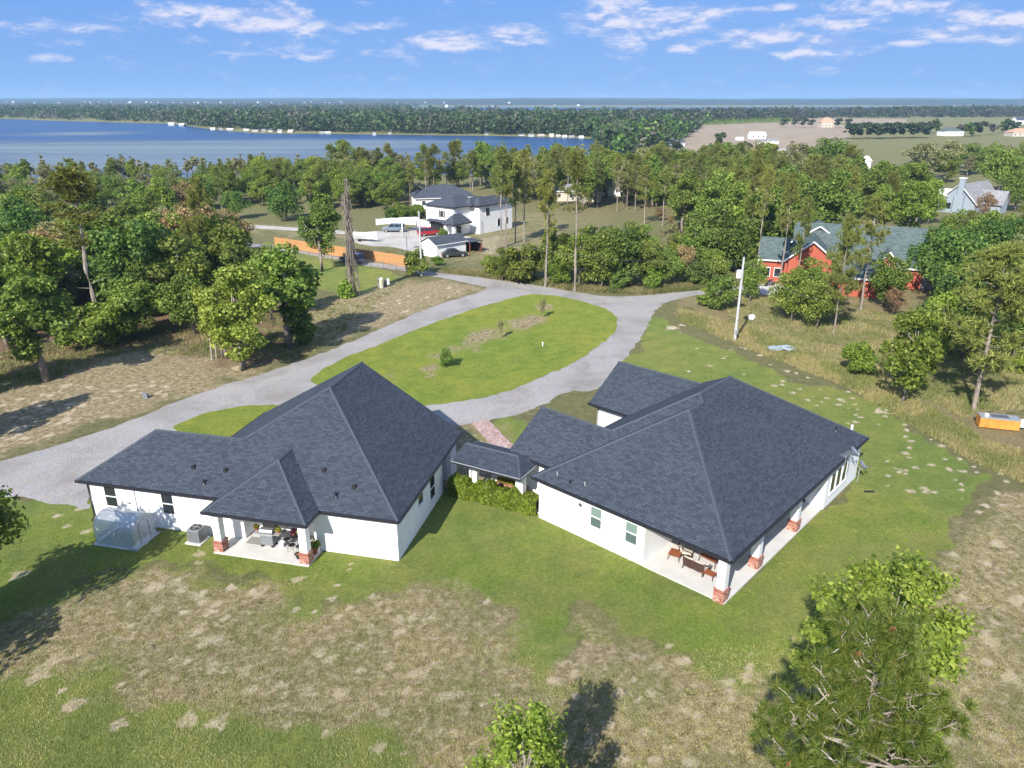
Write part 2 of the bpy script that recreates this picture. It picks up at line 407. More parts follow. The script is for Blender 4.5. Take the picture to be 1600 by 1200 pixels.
def brick_piece_mat():
    m, N, L, bs = nodes('red_brick'); geo = N.new('ShaderNodeNewGeometry')
    L.new(ramp(N, L, geo.outputs['Random Per Island'], [(0, (.20, .07, .05)), (.4, (.33, .13, .09)), (.75, (.42, .2, .15)), (1, (.55, .42, .36))]), bs.inputs['Base Color'])
    bs.inputs['Roughness'].default_value = .9; return m
MT['brick'] = brick_piece_mat()
MT['mortar'] = plain('pale_mortar', (.45, .42, .38), .95, var=.08)
def gravel_mat(name, a, b, c, scale=1.0):
    m, N, L, bs = nodes(name); tc = N.new('ShaderNodeTexCoord')
    P = tc.outputs['Object']
    f = noise_node(N, L, P, 9 * scale, 6, .8); g = noise_node(N, L, P, .22, 5, .6, .6); vo = N.new('ShaderNodeTexVoronoi'); vo.inputs['Scale'].default_value = 16 * scale; L.new(P, vo.inputs['Vector'])
    c1 = ramp(N, L, f, [(.28, a), (.5, b), (.72, c)])
    c1 = mixc(N, L, .35, c1, vo.outputs['Color'], 'SOFT_LIGHT')
    c1 = mixc(N, L, .8, c1, ramp(N, L, g, [(.32, (.70, .68, .62)), (.52, (1, .99, .97)), (.75, (1.16, 1.15, 1.13))]), 'MULTIPLY')
    L.new(c1, bs.inputs['Base Color']); bs.inputs['Roughness'].default_value = .95
    bump(N, L, bs, vo.outputs['Distance'], .8, .05); return m
MT['gravel'] = gravel_mat('gray_gravel', (.19, .18, .17), (.31, .298, .292), (.48, .465, .455))
MT['courtgravel'] = gravel_mat('pale_limestone_gravel', (.33, .31, .29), (.46, .44, .41), (.58, .56, .53))
MT['asphalt'] = gravel_mat('weathered_asphalt', (.20, .20, .20), (.27, .27, .27), (.34, .33, .33), .6)

def ground_mat(name='ground_cover', gain=(1.55, 1.46, 1.30)):
    m, N, L, bs = nodes(name); tc = N.new('ShaderNodeTexCoord'); P = tc.outputs['Object']
    at_ = N.new('ShaderNodeAttribute'); at_.attribute_name = 'zone'; sp = N.new('ShaderNodeSeparateColor'); L.new(at_.outputs['Color'], sp.inputs[0])
    at2 = N.new('ShaderNodeAttribute'); at2.attribute_name = 'zone2'; sp2 = N.new('ShaderNodeSeparateColor'); L.new(at2.outputs['Color'], sp2.inputs[0])
    fine = noise_node(N, L, P, 3.5, 8, .75); mid = noise_node(N, L, P, .55, 6, .65, .4); big = noise_node(N, L, P, .07, 4, .55); vf = noise_node(N, L, P, 14, 4, .8)
    med2 = noise_node(N, L, P, 1.3, 6, .7, 1.0); patchy = noise_node(N, L, P, .28, 9, .72, .5)
    sandn = noise_node(N, L, P, 2.4, 8, .8, .6)
    def thr(z, amp=.7, nz=mid, lo=.42, hi=.58):
        a = N.new('ShaderNodeMath'); a.operation = 'MULTIPLY_ADD'; L.new(nz, a.inputs[0]); a.inputs[1].default_value = amp; a.inputs[2].default_value = -amp / 2
        b = N.new('ShaderNodeMath'); b.operation = 'ADD'; L.new(a.outputs[0], b.inputs[0]); L.new(z, b.inputs[1])
        r = N.new('ShaderNodeMapRange'); r.interpolation_type = 'SMOOTHSTEP'; r.inputs['From Min'].default_value = lo; r.inputs['From Max'].default_value = hi
        L.new(b.outputs[0], r.inputs[0]); return r.outputs[0]
    def gate(z, m):
        g = N.new('ShaderNodeMath'); g.operation = 'MULTIPLY'; L.new(z, g.inputs[0]); L.new(m, g.inputs[1]); return g.outputs[0]
    # base: rough pasture
    c = ramp(N, L, med2, [(.3, (.12, .13, .05)), (.5, (.19, .185, .08)), (.7, (.26, .235, .12))])
    # lawn
    lawn = ramp(N, L, fine, [(.25, (.085, .120, .030)), (.5, (.145, .185, .052)), (.75, (.215, .245, .090))])
    lawn = mixc(N, L, .8, lawn, ramp(N, L, mid, [(.3, (.66, .78, .66)), (.5, (1, 1, 1)), (.7, (1.38, 1.18, 1.15))]), 'MULTIPLY')
    lawn = mixc(N, L, .8, lawn, ramp(N, L, big, [(.35, (.82, .95, .85)), (.65, (1.18, 1.05, 1.05))]), 'MULTIPLY')
    lawn = mixc(N, L, 1.0, lawn, gain, 'MULTIPLY')
    c = mixc(N, L, thr(sp.outputs['Red']), c, lawn)
    # dry patchy turf: brown thatch, tan blades, pale sand between, dark green tufts
    dn = noise_node(N, L, P, 2.1, 10, .82, .15)
    dry = ramp(N, L, dn, [(.33, (.11, .12, .04)), (.42, (.22, .19, .085)), (.49, (.34, .27, .155)), (.56, (.49, .40, .255)), (.65, (.68, .59, .43))])
    dry = mixc(N, L, .85, dry, ramp(N, L, vf, [(.3, (.55, .56, .50)), (.5, (1, 1, 1)), (.7, (1.45, 1.4, 1.35))]), 'MULTIPLY')
    tuft = N.new('ShaderNodeTexVoronoi'); tuft.inputs['Scale'].default_value = .9; tuft.inputs['Randomness'].default_value = 1
    wv = N.new('ShaderNodeVectorMath'); wv.operation = 'ADD'; cn = N.new('ShaderNodeTexNoise'); cn.inputs['Scale'].default_value = 2; L.new(P, cn.inputs['Vector'])
    L.new(P, wv.inputs[0]); L.new(cn.outputs['Color'], wv.inputs[1]); L.new(wv.outputs[0], tuft.inputs['Vector'])
    tm = N.new('ShaderNodeMapRange'); tm.inputs['From Min'].default_value = .10; tm.inputs['From Max'].default_value = .26; tm.inputs['To Min'].default_value = .75; tm.inputs['To Max'].default_value = 0
    L.new(tuft.outputs['Distance'], tm.inputs[0])
    dry = mixc(N, L, gate(tm.outputs[0], thr(mid, 0, mid, .45, .6)), dry, (.06, .085, .028))
    c = mixc(N, L, thr(sp.outputs['Green'], 1.5, patchy, .30, .78), c, dry)
    # golden long grass
    gold = ramp(N, L, fine, [(.25, (.18, .15, .07)), (.5, (.28, .235, .12)), (.75, (.40, .34, .20))])
    gold = mixc(N, L, thr(mid, 0, mid, .5, .7), gold, (.13, .14, .045))
    c = mixc(N, L, thr(sp2.outputs['Red'], .8), c, gold)
    # leaf litter under the woods
    lit = ramp(N, L, fine, [(.3, (.11, .075, .042)), (.55, (.25, .17, .10)), (.8, (.40, .29, .19))])
    c = mixc(N, L, thr(sp2.outputs['Green'], 1.3, patchy, .25, .75), c, lit)
    # grazed tan field
    tan = ramp(N, L, big, [(.3, (.27, .21, .15)), (.7, (.38, .31, .23))])
    c = mixc(N, L, thr(sp2.outputs['Blue'], .3), c, tan)
    # bare sand, everywhere last
    sand = ramp(N, L, fine, [(.3, (.48, .37, .24)), (.5, (.64, .53, .38)), (.75, (.76, .67, .52))])
    c = mixc(N, L, thr(sp.outputs['Blue'], 1.1, sandn, .30, .62), c, sand)
    L.new(c, bs.inputs['Base Color']); bs.inputs['Roughness'].default_value = .95; bs.inputs['Specular IOR Level'].default_value = .15
    ad = N.new('ShaderNodeMath'); ad.operation = 'ADD'; L.new(fine, ad.inputs[0]); L.new(vf, ad.inputs[1])
    bump(N, L, bs, ad.outputs[0], 1.0, .14)
    return m
MT['ground'] = ground_mat()
MT['ground_lush'] = ground_mat('irrigated_lawn', (1.62, 1.58, .92))
def water_mat():
    m, N, L, bs = nodes('lake_water'); tc = N.new('ShaderNodeTexCoord'); P = tc.outputs['Object']
    mp = N.new('ShaderNodeMapping'); mp.inputs['Scale'].default_value = (.35, 1, 1); L.new(P, mp.inputs[0])
    w = noise_node(N, L, mp.outputs[0], .8, 5, .6); mp2 = N.new('ShaderNodeMapping'); mp2.inputs['Scale'].default_value = (.16, 1, 1); L.new(P, mp2.inputs[0]); pad = noise_node(N, L, mp2.outputs[0], .03, 9, .68, .8)
    at_ = N.new('ShaderNodeAttribute'); at_.attribute_name = 'pads'
    a = N.new('ShaderNodeMath'); a.operation = 'ADD'; L.new(pad, a.inputs[0]); L.new(at_.outputs['Fac'], a.inputs[1])
    r = N.new('ShaderNodeMapRange'); r.inputs['From Min'].default_value = .66; r.inputs['From Max'].default_value = 1.22; L.new(a.outputs[0], r.inputs[0])
    L.new(mixc(N, L, r.outputs[0], (.010, .045, .13), (.17, .215, .235)), bs.inputs['Base Color'])
    rr = N.new('ShaderNodeMapRange'); rr.inputs['To Min'].default_value = .28; rr.inputs['To Max'].default_value = .6; L.new(r.outputs[0], rr.inputs[0]); L.new(rr.outputs[0], bs.inputs['Roughness'])
    bs.inputs['IOR'].default_value = 1.33
    bump(N, L, bs, w, .35, .25); return m
MT['water'] = water_mat()

# ------------------------------------------------------------------ ground sheet with its cover types
def wpoly(pts): return np.array([tuple(at(x, y))[:2] for x, y in pts])
def inside(P, poly):
    x, y = P[:, 0], P[:, 1]; r = np.zeros(len(P), bool); n = len(poly)
    for i in range(n):
        x1, y1 = poly[i]; x2, y2 = poly[(i + 1) % n]
        if y1 == y2: continue
        c = ((y1 > y) != (y2 > y)) & (x < (x2 - x1) * (y - y1) / (y2 - y1) + x1); r ^= c
    return r
def soft_inside(P, poly, r):
    out = np.zeros(len(P)); bb0 = poly.min(0) - 3 * r.max(); bb1 = poly.max(0) + 3 * r.max()
    k = np.all((P > bb0) & (P < bb1), axis=1); Q = P[k]; rr = r[k]; acc = np.zeros(len(Q)); m = 9
    for j in range(m):
        a = j * 2.399; s = math.sqrt((j + .5) / m)
        acc += inside(Q + np.stack([np.cos(a) * s * rr, np.sin(a) * s * rr], 1), poly)
    out[k] = acc / m; return out

def axis_coords(lo, hi, near_lo, near_hi, step, grow):
    mid = list(np.arange(near_lo, near_hi + step / 2, step)); a = mid[0]; s = step; left = []
    while a > lo: s *= grow; a -= s; left.append(a)
    a = mid[-1]; s = step; right = []
    while a < hi: s *= grow; a += s; right.append(a)
    return np.array(left[::-1] + mid + right)
gx = axis_coords(-6000, 6000, -46, 46, .36, 1.035)
gy = axis_coords(-400, 6600, 14, 76, .30, 1.022)
gx = np.clip(gx, -6350, 6350); gy = np.clip(gy, -450, 6850)
GX, GY = np.meshgrid(gx, gy); GP = np.stack([GX.ravel(), GY.ravel()], 1); D = np.hypot(GP[:, 0], GP[:, 1])
soft = np.clip(D * .018, .5, 12)

Z = {k: np.zeros(len(GP)) for k in ('lawn', 'dry', 'sand', 'gold', 'litter', 'tan')}
_wx = np.sin(GP[:, 0] * .31 + 1.3 * np.sin(GP[:, 1] * .23)) + .6 * np.sin(GP[:, 0] * .83 + GP[:, 1] * .61 + 2) + .35 * np.sin(GP[:, 0] * 1.9 - GP[:, 1] * 2.3)
_wy = np.sin(GP[:, 1] * .29 + 1.1 * np.sin(GP[:, 0] * .27 + 1)) + .6 * np.sin(GP[:, 1] * .77 - GP[:, 0] * .69) + .35 * np.sin(GP[:, 0] * 2.2 + GP[:, 1] * 1.7)
GW = GP + np.stack([_wx, _wy], 1) * .95      # natural borders wander
def paint(key, pts, val=1.0, s=1.0, mode='max'):
    if key == 'dry': val *= .80
    if key in ('dry', 'litter', 'gold'): s *= 2.2
    m = soft_inside(GW if key in ('dry', 'lawn', 'litter', 'gold') else GP, wpoly(pts), soft * s) * abs(val)
    if mode == 'max': Z[key] = np.maximum(Z[key], m)
    else: Z[key] = Z[key] * (1 - m)
# mown lawn round the two houses
paint('lawn', [(-60, 760), (140, 790), (640, 870), (860, 800), (1128, 930), (1340, 740), (1100, 610), (985, 560), (1020, 485), (1120, 540), (1240, 590), (1330, 620), (1430, 680), (1530, 745), (1500, 850),
               (1430, 950), (1370, 1010), (1260, 1060), (1140, 1040), (1000, 985), (900, 960), (905, 1080), (850, 1050), (830, 960), (740, 930), (560, 915), (480, 930), (420, 905), (260, 885), (120, 900), (60, 960), (-90, 960)])
paint('lawn', [(-200, 1040), (60, 1030), (180, 1080), (360, 1110), (560, 1150), (700, 1230), (700, 1500), (-300, 1500)], .72, 3)
paint('lawn', [(600, 860), (690, 700), (860, 780), (1000, 850), (900, 960), (700, 940), (560, 900)])
paint('dry', [(895, 955), (1020, 985), (1000, 1080), (900, 1080)], .9)
paint('dry', [(760, 930), (850, 965), (870, 1075), (800, 1075)], .8)
paint('lawn', [(840, 940), (880, 950), (925, 1080), (850, 1060)], .9)
paint('lawn', [(640, 850), (860, 770), (1140, 930), (1000, 800), (820, 640), (700, 700)])
paint('lawn', [(400, 375), (650, 430), (560, 470), (450, 440), (380, 400)], .8)
paint('dry', [(-90, 960), (60, 960), (240, 885), (330, 905), (470, 935), (560, 915), (740, 930), (830, 965), (860, 1060), (950, 1060), (960, 975), (1080, 1020), (1200, 1050), (1300, 1060), (1440, 960), (1500, 860), (1545, 770),
              (1700, 760), (1800, 1500), (700, 1500), (640, 1180), (420, 1120), (240, 1085), (60, 1040), (-90, 1040)])
paint('dry', [(560, 640), (740, 655), (800, 700), (760, 760), (560, 720)], .9)
paint('dry', [(-80, 720), (-80, 540), (150, 560), (330, 505), (500, 470), (640, 432), (780, 448), (600, 512), (400, 580), (280, 625), (0, 722)], 1.1)
paint('dry', [(-40, 775), (140, 792), (120, 830), (-40, 840)], .35)
paint('dry', [(730, 330), (900, 330), (940, 420), (700, 420), (700, 395)], .6)
paint('dry', [(330, 345), (520, 350), (640, 375), (640, 395), (430, 372), (330, 365)], .6)
paint('dry', [(500, 868), (640, 880), (560, 905), (500, 900)], .45)
paint('dry', [(730, 664), (770, 655), (812, 647), (851, 632), (874, 618), (897, 610), (870, 640), (810, 690), (740, 690)], .7)
paint('gold', [(1030, 462), (1200, 450), (1400, 470), (1450, 430), (1620, 480), (1700, 740), (1530, 700), (1440, 640), (1340, 595), (1180, 540), (1080, 500)], .8)
paint('gold', [(640, 415), (800, 425), (1000, 450), (1100, 440), (1100, 452), (1000, 462), (880, 458), (760, 436)], .7)
paint('gold', [(430, 440), (560, 450), (640, 425), (560, 480), (450, 470)], .35)
paint('gold', [(700, 330), (1000, 320), (1000, 360), (720, 360)], .5)
paint('litter', [(-200, 560), (-100, 380), (200, 330), (340, 380), (440, 430), (480, 560), (420, 575), (330, 560), (200, 545), (60, 600)], .8)
paint('litter', [(500, 300), (1330, 300), (1330, 370), (1000, 345), (800, 330), (520, 330)], .4)
# distant open country
paint('tan', [(1040, 224), (1090, 196), (1260, 190), (1330, 196), (1330, 215), (1240, 245), (1100, 240)], .9)
paint('tan', [(1240, 184), (1420, 186), (1420, 192), (1240, 192)], .8)
paint('tan', [(800, 196), (930, 198), (900, 206), (800, 205)], .7)
paint('dry', [(1300, 225), (1500, 218), (1700, 215), (1700, 330), (1300, 300)], .25)
for k in ('lawn', 'dry'): pass
# sandy places
paint('sand', [(735, 372), (800, 362), (790, 400), (745, 400)], .42)
paint('sand', [(-60, 760), (140, 700), (60, 640), (-60, 680)], .30)
paint('sand', [(-80, 720), (-80, 600), (100, 600), (330, 590), (470, 560), (600, 505), (750, 455), (700, 440), (560, 480), (430, 560), (200, 560), (-80, 560)], .22, 2)
paint('sand', [(1060, 1000), (1300, 1060), (1560, 800), (1640, 780), (1640, 1250), (1000, 1250)], .24, 3)
paint('lawn', [(-90, 960), (240, 885), (560, 915), (860, 1000), (1080, 1020), (1440, 960), (1545, 770), (1700, 760), (1800, 1500), (-90, 1500)], .62, 3)
# bare sand spots: photo position, half width in photo pixels
spots = [(115,1101,17),(60,1056,18),(185,1131,14),(293,1126,18),(341,1129,17),(100,1078,8),(30,898,14),(85,1030,16),(240,918,16),(275,910,12),(286,922,12),(310,930,15),(318,940,10),(286,957,10),(328,957,12),(362,918,10),
 (396,927,13),(414,920,8),(352,966,9),(305,988,13),(318,1004,13),(311,1010,8),(330,1050,9),(395,1078,9),(186,1070,8),(470,903,8),(462,952,8),(490,955,8),(311,865,11),(312,878,8),(462,905,9),(488,902,7),(545,881,6),(530,897,6),(548,890,5),
 (646,966,12),(577,979,8),(519,935,9),(547,950,10),(580,932,8),(525,915,8),(760,941,9),(680,960,9),(500,1020,12),(520,1028,10),(560,1010,9),(610,1040,9),(640,1075,9),(700,1085,12),(450,1130,10),(1138,1069,14),(1170,1060,10),(1060,1035,9),(1045,1010,8),
 (1240,1000,7),(787,856,6),(816,892,5),(90,806,8),(105,822,7),(125,795,6),(135,830,8),(1440,985,7),(1560,850,11),(1540,880,10),(1500,930,9),(1590,940,12),(1545,1000,14),(1580,1060,16),(1520,1060,9),
 (1230,580,9),(1245,583,7),(1262,590,7),(1310,632,8),(1325,612,6),(1332,622,6),(1336,632,5),(1338,640,6),(1336,648,6),(1338,659,8),(1375,643,13),(1382,651,8),(1417,672,8),(1414,682,7),(1428,690,7),(1457,675,6),(1472,671,7),
 (1487,696,8),(1480,688,7),(1500,717,8),(1490,750,7),(1503,757,6),(1536,720,8),(1563,740,7),(1572,752,7),(1540,790,10),(1530,800,7),(1560,770,8),(1110,571,7),(1165,545,6),(1090,545,6),(1130,560,6),(1075,580,7),(1050,512,16),(1065,508,10),
 (1400,730,7),(1390,760,6),(1413,741,6),(1450,640,6),(1350,600,6),(1280,560,6),(1190,555,7),(1205,570,6),(1500,600,6)]
for i, (px, py, w) in enumerate(spots):
    c = at(px, py); r = (.72 if py > 790 else .52) * w * Vector((c.x, c.y, CH)).length / FPX
    dx = GP[:, 0] - c.x; dy = GP[:, 1] - c.y; k = (abs(dx) < 4 * r) & (abs(dy) < 4 * r)
    a = np.arctan2(dy[k], dx[k]); rr = r * (1 + .25 * np.sin(a * 3 + i) + .18 * np.sin(a * 5 + 2 * i))
    Z['sand'][k] = np.maximum(Z['sand'][k], np.exp(-(np.hypot(dx[k], dy[k] * .9) / rr) ** 2 * .75) * .95)
# scattered smaller ones in the dry turf and in the north-west strip
def scatter_px(poly, n, seed):
    r = np.random.default_rng(seed); P = np.array(poly, float); lo, hi = P.min(0), P.max(0); out = []
    while len(out) < n:
        q = lo + r.random((n * 3, 2)) * (hi - lo); q = q[inside(q, P)]; out += [tuple(v) for v in q]
    return out[:n]
small = [(x, y, .10 + .30 * random.random() ** 2) for x, y in scatter_px([(0, 960), (250, 890), (740, 930), (860, 1050), (1080, 1020), (1400, 990), (1540, 780), (1600, 760), (1600, 1200), (700, 1200), (420, 1120), (60, 1040)], 240, 3)]
small += [(x, y, .12 + .38 * random.random() ** 2) for x, y in scatter_px([(0, 710), (0, 600), (150, 600), (330, 590), (500, 520), (640, 440), (750, 450), (600, 500), (400, 570), (200, 640)], 230, 4)]
small += [(x, y, .15 + .22 * random.random()) for x, y in scatter_px([(1020, 500), (1240, 560), (1500, 700), (1560, 780), (1400, 780), (1300, 650), (1100, 560)], 60, 5)]
for i, (px, py, r) in enumerate(small):
    c = at(px, py); k = (abs(GP[:, 0] - c.x) < 4 * r) & (abs(GP[:, 1] - c.y) < 4 * r)
    if k.any():
        d = np.hypot(GP[k, 0] - c.x, GP[k, 1] - c.y) / r
        Z['sand'][k] = np.maximum(Z['sand'][k], np.exp(-d * d * .8) * .78)
def build_ground():
    ny, nx = GX.shape
    V = np.zeros((len(GP), 3), np.float32); V[:, :2] = GP
    # gentle unevenness, dying out where sheets lie on it
    idx = np.arange(nx * ny).reshape(ny, nx)
    F = np.stack([idx[:-1, :-1], idx[:-1, 1:], idx[1:, 1:], idx[1:, :-1]], -1).reshape(-1, 4)
    me = bpy.data.meshes.new('ground'); me.vertices.add(len(V)); me.vertices.foreach_set('co', V.ravel())
    me.loops.add(F.size); me.loops.foreach_set('vertex_index', F.ravel().astype(np.int32)); me.polygons.add(len(F))
    me.polygons.foreach_set('loop_start', (np.arange(len(F)) * 4).astype(np.int32)); me.update(calc_edges=True)
    for nm, ks in (('zone', ('lawn', 'dry', 'sand')), ('zone2', ('gold', 'litter', 'tan'))):
        a = me.color_attributes.new(nm, 'FLOAT_COLOR', 'POINT'); A = np.ones((len(V), 4), np.float32)
        for j, k in enumerate(ks): A[:, j] = Z[k]
        a.data.foreach_set('color', A.ravel())
    me.materials.append(MT['ground']); tag(link_mesh('ground', me), kind='structure')
build_ground()

def smooth_outline(pts, step=.45, jitter=.12, closed=True, seed=0):
    """world outline: subdivided with a Catmull-Rom curve, edge slightly ragged"""
    P = [Vector((p[0], p[1], 0)) for p in pts]; n = len(P); out = []
    for i in range(n if closed else n - 1):
        p0, p1, p2, p3 = P[(i - 1) % n], P[i], P[(i + 1) % n], P[(i + 2) % n]
        k = max(2, int((p2 - p1).length / step))
        for j in range(k):
            t = j / k
            q = .5 * ((2 * p1) + (-p0 + p2) * t + (2 * p0 - 5 * p1 + 4 * p2 - p3) * t * t + (-p0 + 3 * p1 - 3 * p2 + p3) * t ** 3)
            q = q + Vector((mnoise.noise(q * .7 + Vector((seed, 0, 0))), mnoise.noise(q * .7 + Vector((0, seed + 9, 0))), 0)) * jitter * 2
            q = q + Vector((mnoise.noise(q * 3.1), mnoise.noise(q * 3.1 + Vector((5, 0, 0))), 0)) * jitter * 1.6
            out.append(q)
    return out
def sheet(name, pxpts, mat, z, jitter=.12, step=.45, kind='structure', seed=0):
    o = smooth_outline([at(x, y) for x, y in pxpts], step, jitter, True, seed)
    bm = bmesh.new(); vs = [bm.verts.new((p.x, p.y, z)) for p in o]; es = [bm.edges.new((vs[i], vs[(i + 1) % len(vs)])) for i in range(len(vs))]
    bmesh.ops.triangle_fill(bm, edges=es, use_beauty=True, use_dissolve=False)
    for f in bm.faces:
        if f.normal.z < 0: f.normal_flip()
    me = bpy.data.meshes.new(name); bm.to_mesh(me); bm.free(); me.materials.append(mat)
    return tag(link_mesh(name, me), kind=kind)
# gravel drive: one big sheet, the island and the strip of lawn lie on it
sheet('gravel_driveway', [(-160, 775), (0, 722), (100, 692), (180, 666), (268, 632), (324, 610), (404, 586), (440, 574), (517, 547), (595, 514), (672, 481), (735, 461), (758, 452), (764, 446), (800, 450), (850, 457), (900, 464), (960, 469), (1010, 472), (1040, 471), (1033, 478), (1021, 490), (1010, 513), (998, 533),
      (979, 556), (962, 585), (928, 610), (897, 611), (874, 618), (851, 632), (812, 647), (770, 656), (727, 664), (680, 668), (600, 700), (560, 740), (300, 730), (150, 770), (140, 793), (100, 789), (44, 778), (0, 777), (-160, 790)], MT['gravel'], .008, .16)
lane = sheet('asphalt_lane', [(200, 392), (345, 377), (447, 387), (510, 396), (570, 408), (636, 417), (680, 426), (740, 432), (792, 440), (845, 447), (897, 456), (950, 463), (1002, 462), (1055, 457), (1107, 452), (1160, 447), (1220, 440), (1235, 447), (1180, 455), (1102, 460), (1065, 466), (1034, 474),
      (1000, 476), (960, 474), (900, 468), (850, 460), (800, 453), (758, 448), (700, 436), (664, 430), (636, 424), (570, 415), (510, 403), (447, 393), (345, 384), (200, 400)], MT['gravel'], .012, .10)
island = sheet('island_lawn', [(490, 589), (537, 560), (587, 541), (657, 512), (735, 484.6), (789, 469), (828, 460.5), (874, 463), (924, 475), (958, 490), (965, 508), (952, 527), (924, 548), (886, 572), (839, 593), (781, 614), (731, 626), (668, 633), (600, 640), (540, 628), (498, 605)], MT['ground_lush'], .020, .14, seed=3)
strip = sheet('lawn_strip', [(272, 670), (296, 656), (324, 645), (380, 635), (420, 633), (446, 638), (470, 660), (440, 700), (340, 700)], MT['ground_lush'], .020, .10, seed=5)
def zone_sheet(o, fn):
    me = o.data
    # finer faces so that the cover can vary inside the sheet
    bm = bmesh.new(); bm.from_mesh(me)
    for _ in range(3): bmesh.ops.subdivide_edges(bm, edges=[e for e in bm.edges if e.calc_length() > 1.5], cuts=1, use_grid_fill=False)
    bmesh.ops.triangulate(bm, faces=bm.faces); bm.to_mesh(me); bm.free()
    a = me.color_attributes.new('zone', 'FLOAT_COLOR', 'POINT'); b = me.color_attributes.new('zone2', 'FLOAT_COLOR', 'POINT')
    for i, v in enumerate(me.vertices):
        r, g, s = fn(v.co); a.data[i].color = (r, g, s, 1); b.data[i].color = (0, 0, 0, 1)
def blob(cx, cy, w, h, ang=0):
    c = at(cx, cy); rx = w * Vector((c.x, c.y, CH)).length / FPX
    e = at(cx, cy + h); ry = abs(c.y - e.y)
    return lambda p: math.exp(-(((p.x - c.x) / rx) ** 2 + ((p.y - c.y) / ry) ** 2))
dryb = [blob(740, 528, 26, 9), (blob(778, 520, 26, 10)), blob(815, 506, 22, 9), blob(835, 497, 20, 8), blob(725, 545, 26, 7), blob(690, 558, 20, 7), blob(670, 575, 40, 5), blob(640, 590, 40, 4), blob(850, 480, 20, 6)]
zone_sheet(island, lambda p: (1.0, min(.85, .95 * sum(b(p) for b in dryb)), 0))
zone_sheet(strip, lambda p: (1, .15, 0))
sheet('court_gravel', [(552, 368), (585, 361), (625, 362), (660, 352), (700, 362), (720, 368), (735, 371), (700, 378), (662, 392), (640, 392), (612, 386), (580, 384), (556, 379)], MT['courtgravel'], .006, .15)
sheet('sandy_track', [(200, 348), (350, 349), (420, 353), (482, 357), (550, 362), (560, 367), (482, 362), (420, 358), (350, 355), (200, 354)], MT['courtgravel'], .006, .12)
sheet('farm_track', [(1200, 236), (1240, 230), (1252, 229), (1250, 231), (1215, 238), (1190, 243)], MT['courtgravel'], .02, .2, 6)
sheet('red_house_apron', [(1190, 445), (1222, 440), (1224, 455), (1192, 460)], MT['concrete'], .016, .03)

# lake
def lake(name, pts, z=.03, pads=True):
    o = sheet(name, pts, MT['water'], z, .6, 12)
    me = o.data
    bm = bmesh.new(); bm.from_mesh(me)
    for _ in range(3): bmesh.ops.subdivide_edges(bm, edges=[e for e in bm.edges if e.calc_length() > 40], cuts=1)
    bmesh.ops.triangulate(bm, faces=bm.faces); bm.to_mesh(me); bm.free()
    a = me.attributes.new('pads', 'FLOAT', 'POINT')
    padz = [blob(100, 232, 420, 22), blob(350, 240, 420, 10), blob(560, 226, 200, 12), blob(110, 209, 90, 4), blob(300, 262, 400, 30), blob(420, 222, 200, 6)]
    for i, v in enumerate(me.vertices): a.data[i].value = min(.62, .75 * max(b(v.co) for b in padz)) if pads else 0
    return o
lake('lake', [(-900, 183), (-300, 184), (0, 186), (60, 188), (130, 190), (200, 192), (270, 194), (330, 202), (400, 208), (480, 209), (560, 210), (640, 211), (720, 212), (800, 213), (870, 215), (930, 218), (990, 226), (1010, 240), (960, 262), (900, 275), (600, 268), (575, 250), (420, 270), (0, 290), (-900, 330)])
lake('far_lake', [(640, 167.5), (800, 167.5), (1000, 167.5), (1400, 167.3), (1440, 168.6), (1300, 170.5), (1100, 173), (900, 173.5), (720, 171.5)], .05, False)

# ------------------------------------------------------------------ houses
# local frame of a house: x = depth (v), y = to the left along the near face (u), z up
def V3(u, v, z): return (v, u, z)
class Roof:
    def __init__(s, ze, sl): s.ze = ze; s.s = sl; s.k = math.sqrt(1 + sl * sl); s.mb = MB()
    def plane(s, pts, ax, c0, sg=1, sl=None, mat=None):
        """pts (u,v); height rises with sg*(coord-c0) along ax"""
        sl = sl or s.s; k = math.sqrt(1 + sl * sl); P = []; UV = []
        for u, v in pts:
            c = v if ax == 'v' else u; a = u if ax == 'v' else v
            h = sg * (c - c0); P.append(V3(u, v, s.ze + sl * h)); UV.append((a, h * k))
        s.mb.poly(P, mat or MT['shingle'], UV, up=True)
    def z(s, h, sl=None): return s.ze + (sl or s.s) * h
def fascia(parent, pts, ze, h=.2, t=.03, closed=True):
    """dark gutter band along an eave outline (u,v)"""
    mb = MB(); n = len(pts)
    for i in range(n if closed else n - 1):
        a = Vector(V3(*pts[i], 0)); b = Vector(V3(*pts[(i + 1) % n], 0)); d = (b - a); L_ = d.length; d.normalize(); nn = Vector((d.y, -d.x, 0))
        M = Matrix(((d.x, nn.x, 0, a.x), (d.y, nn.y, 0, a.y), (0, 0, 1, 0), (0, 0, 0, 1)))
        mb.box((-.02, -t, ze - h), (L_ + .02, t, ze + .012), MT['fascia'], M)
        mb.box((-.05, t, ze - h * .75), (L_ + .05, t + .09, ze - .02), MT['fascia'], M)
    return mb.build('gutter', parent)
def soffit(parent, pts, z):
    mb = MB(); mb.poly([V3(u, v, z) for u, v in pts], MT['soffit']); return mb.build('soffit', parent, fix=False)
CAPME = None
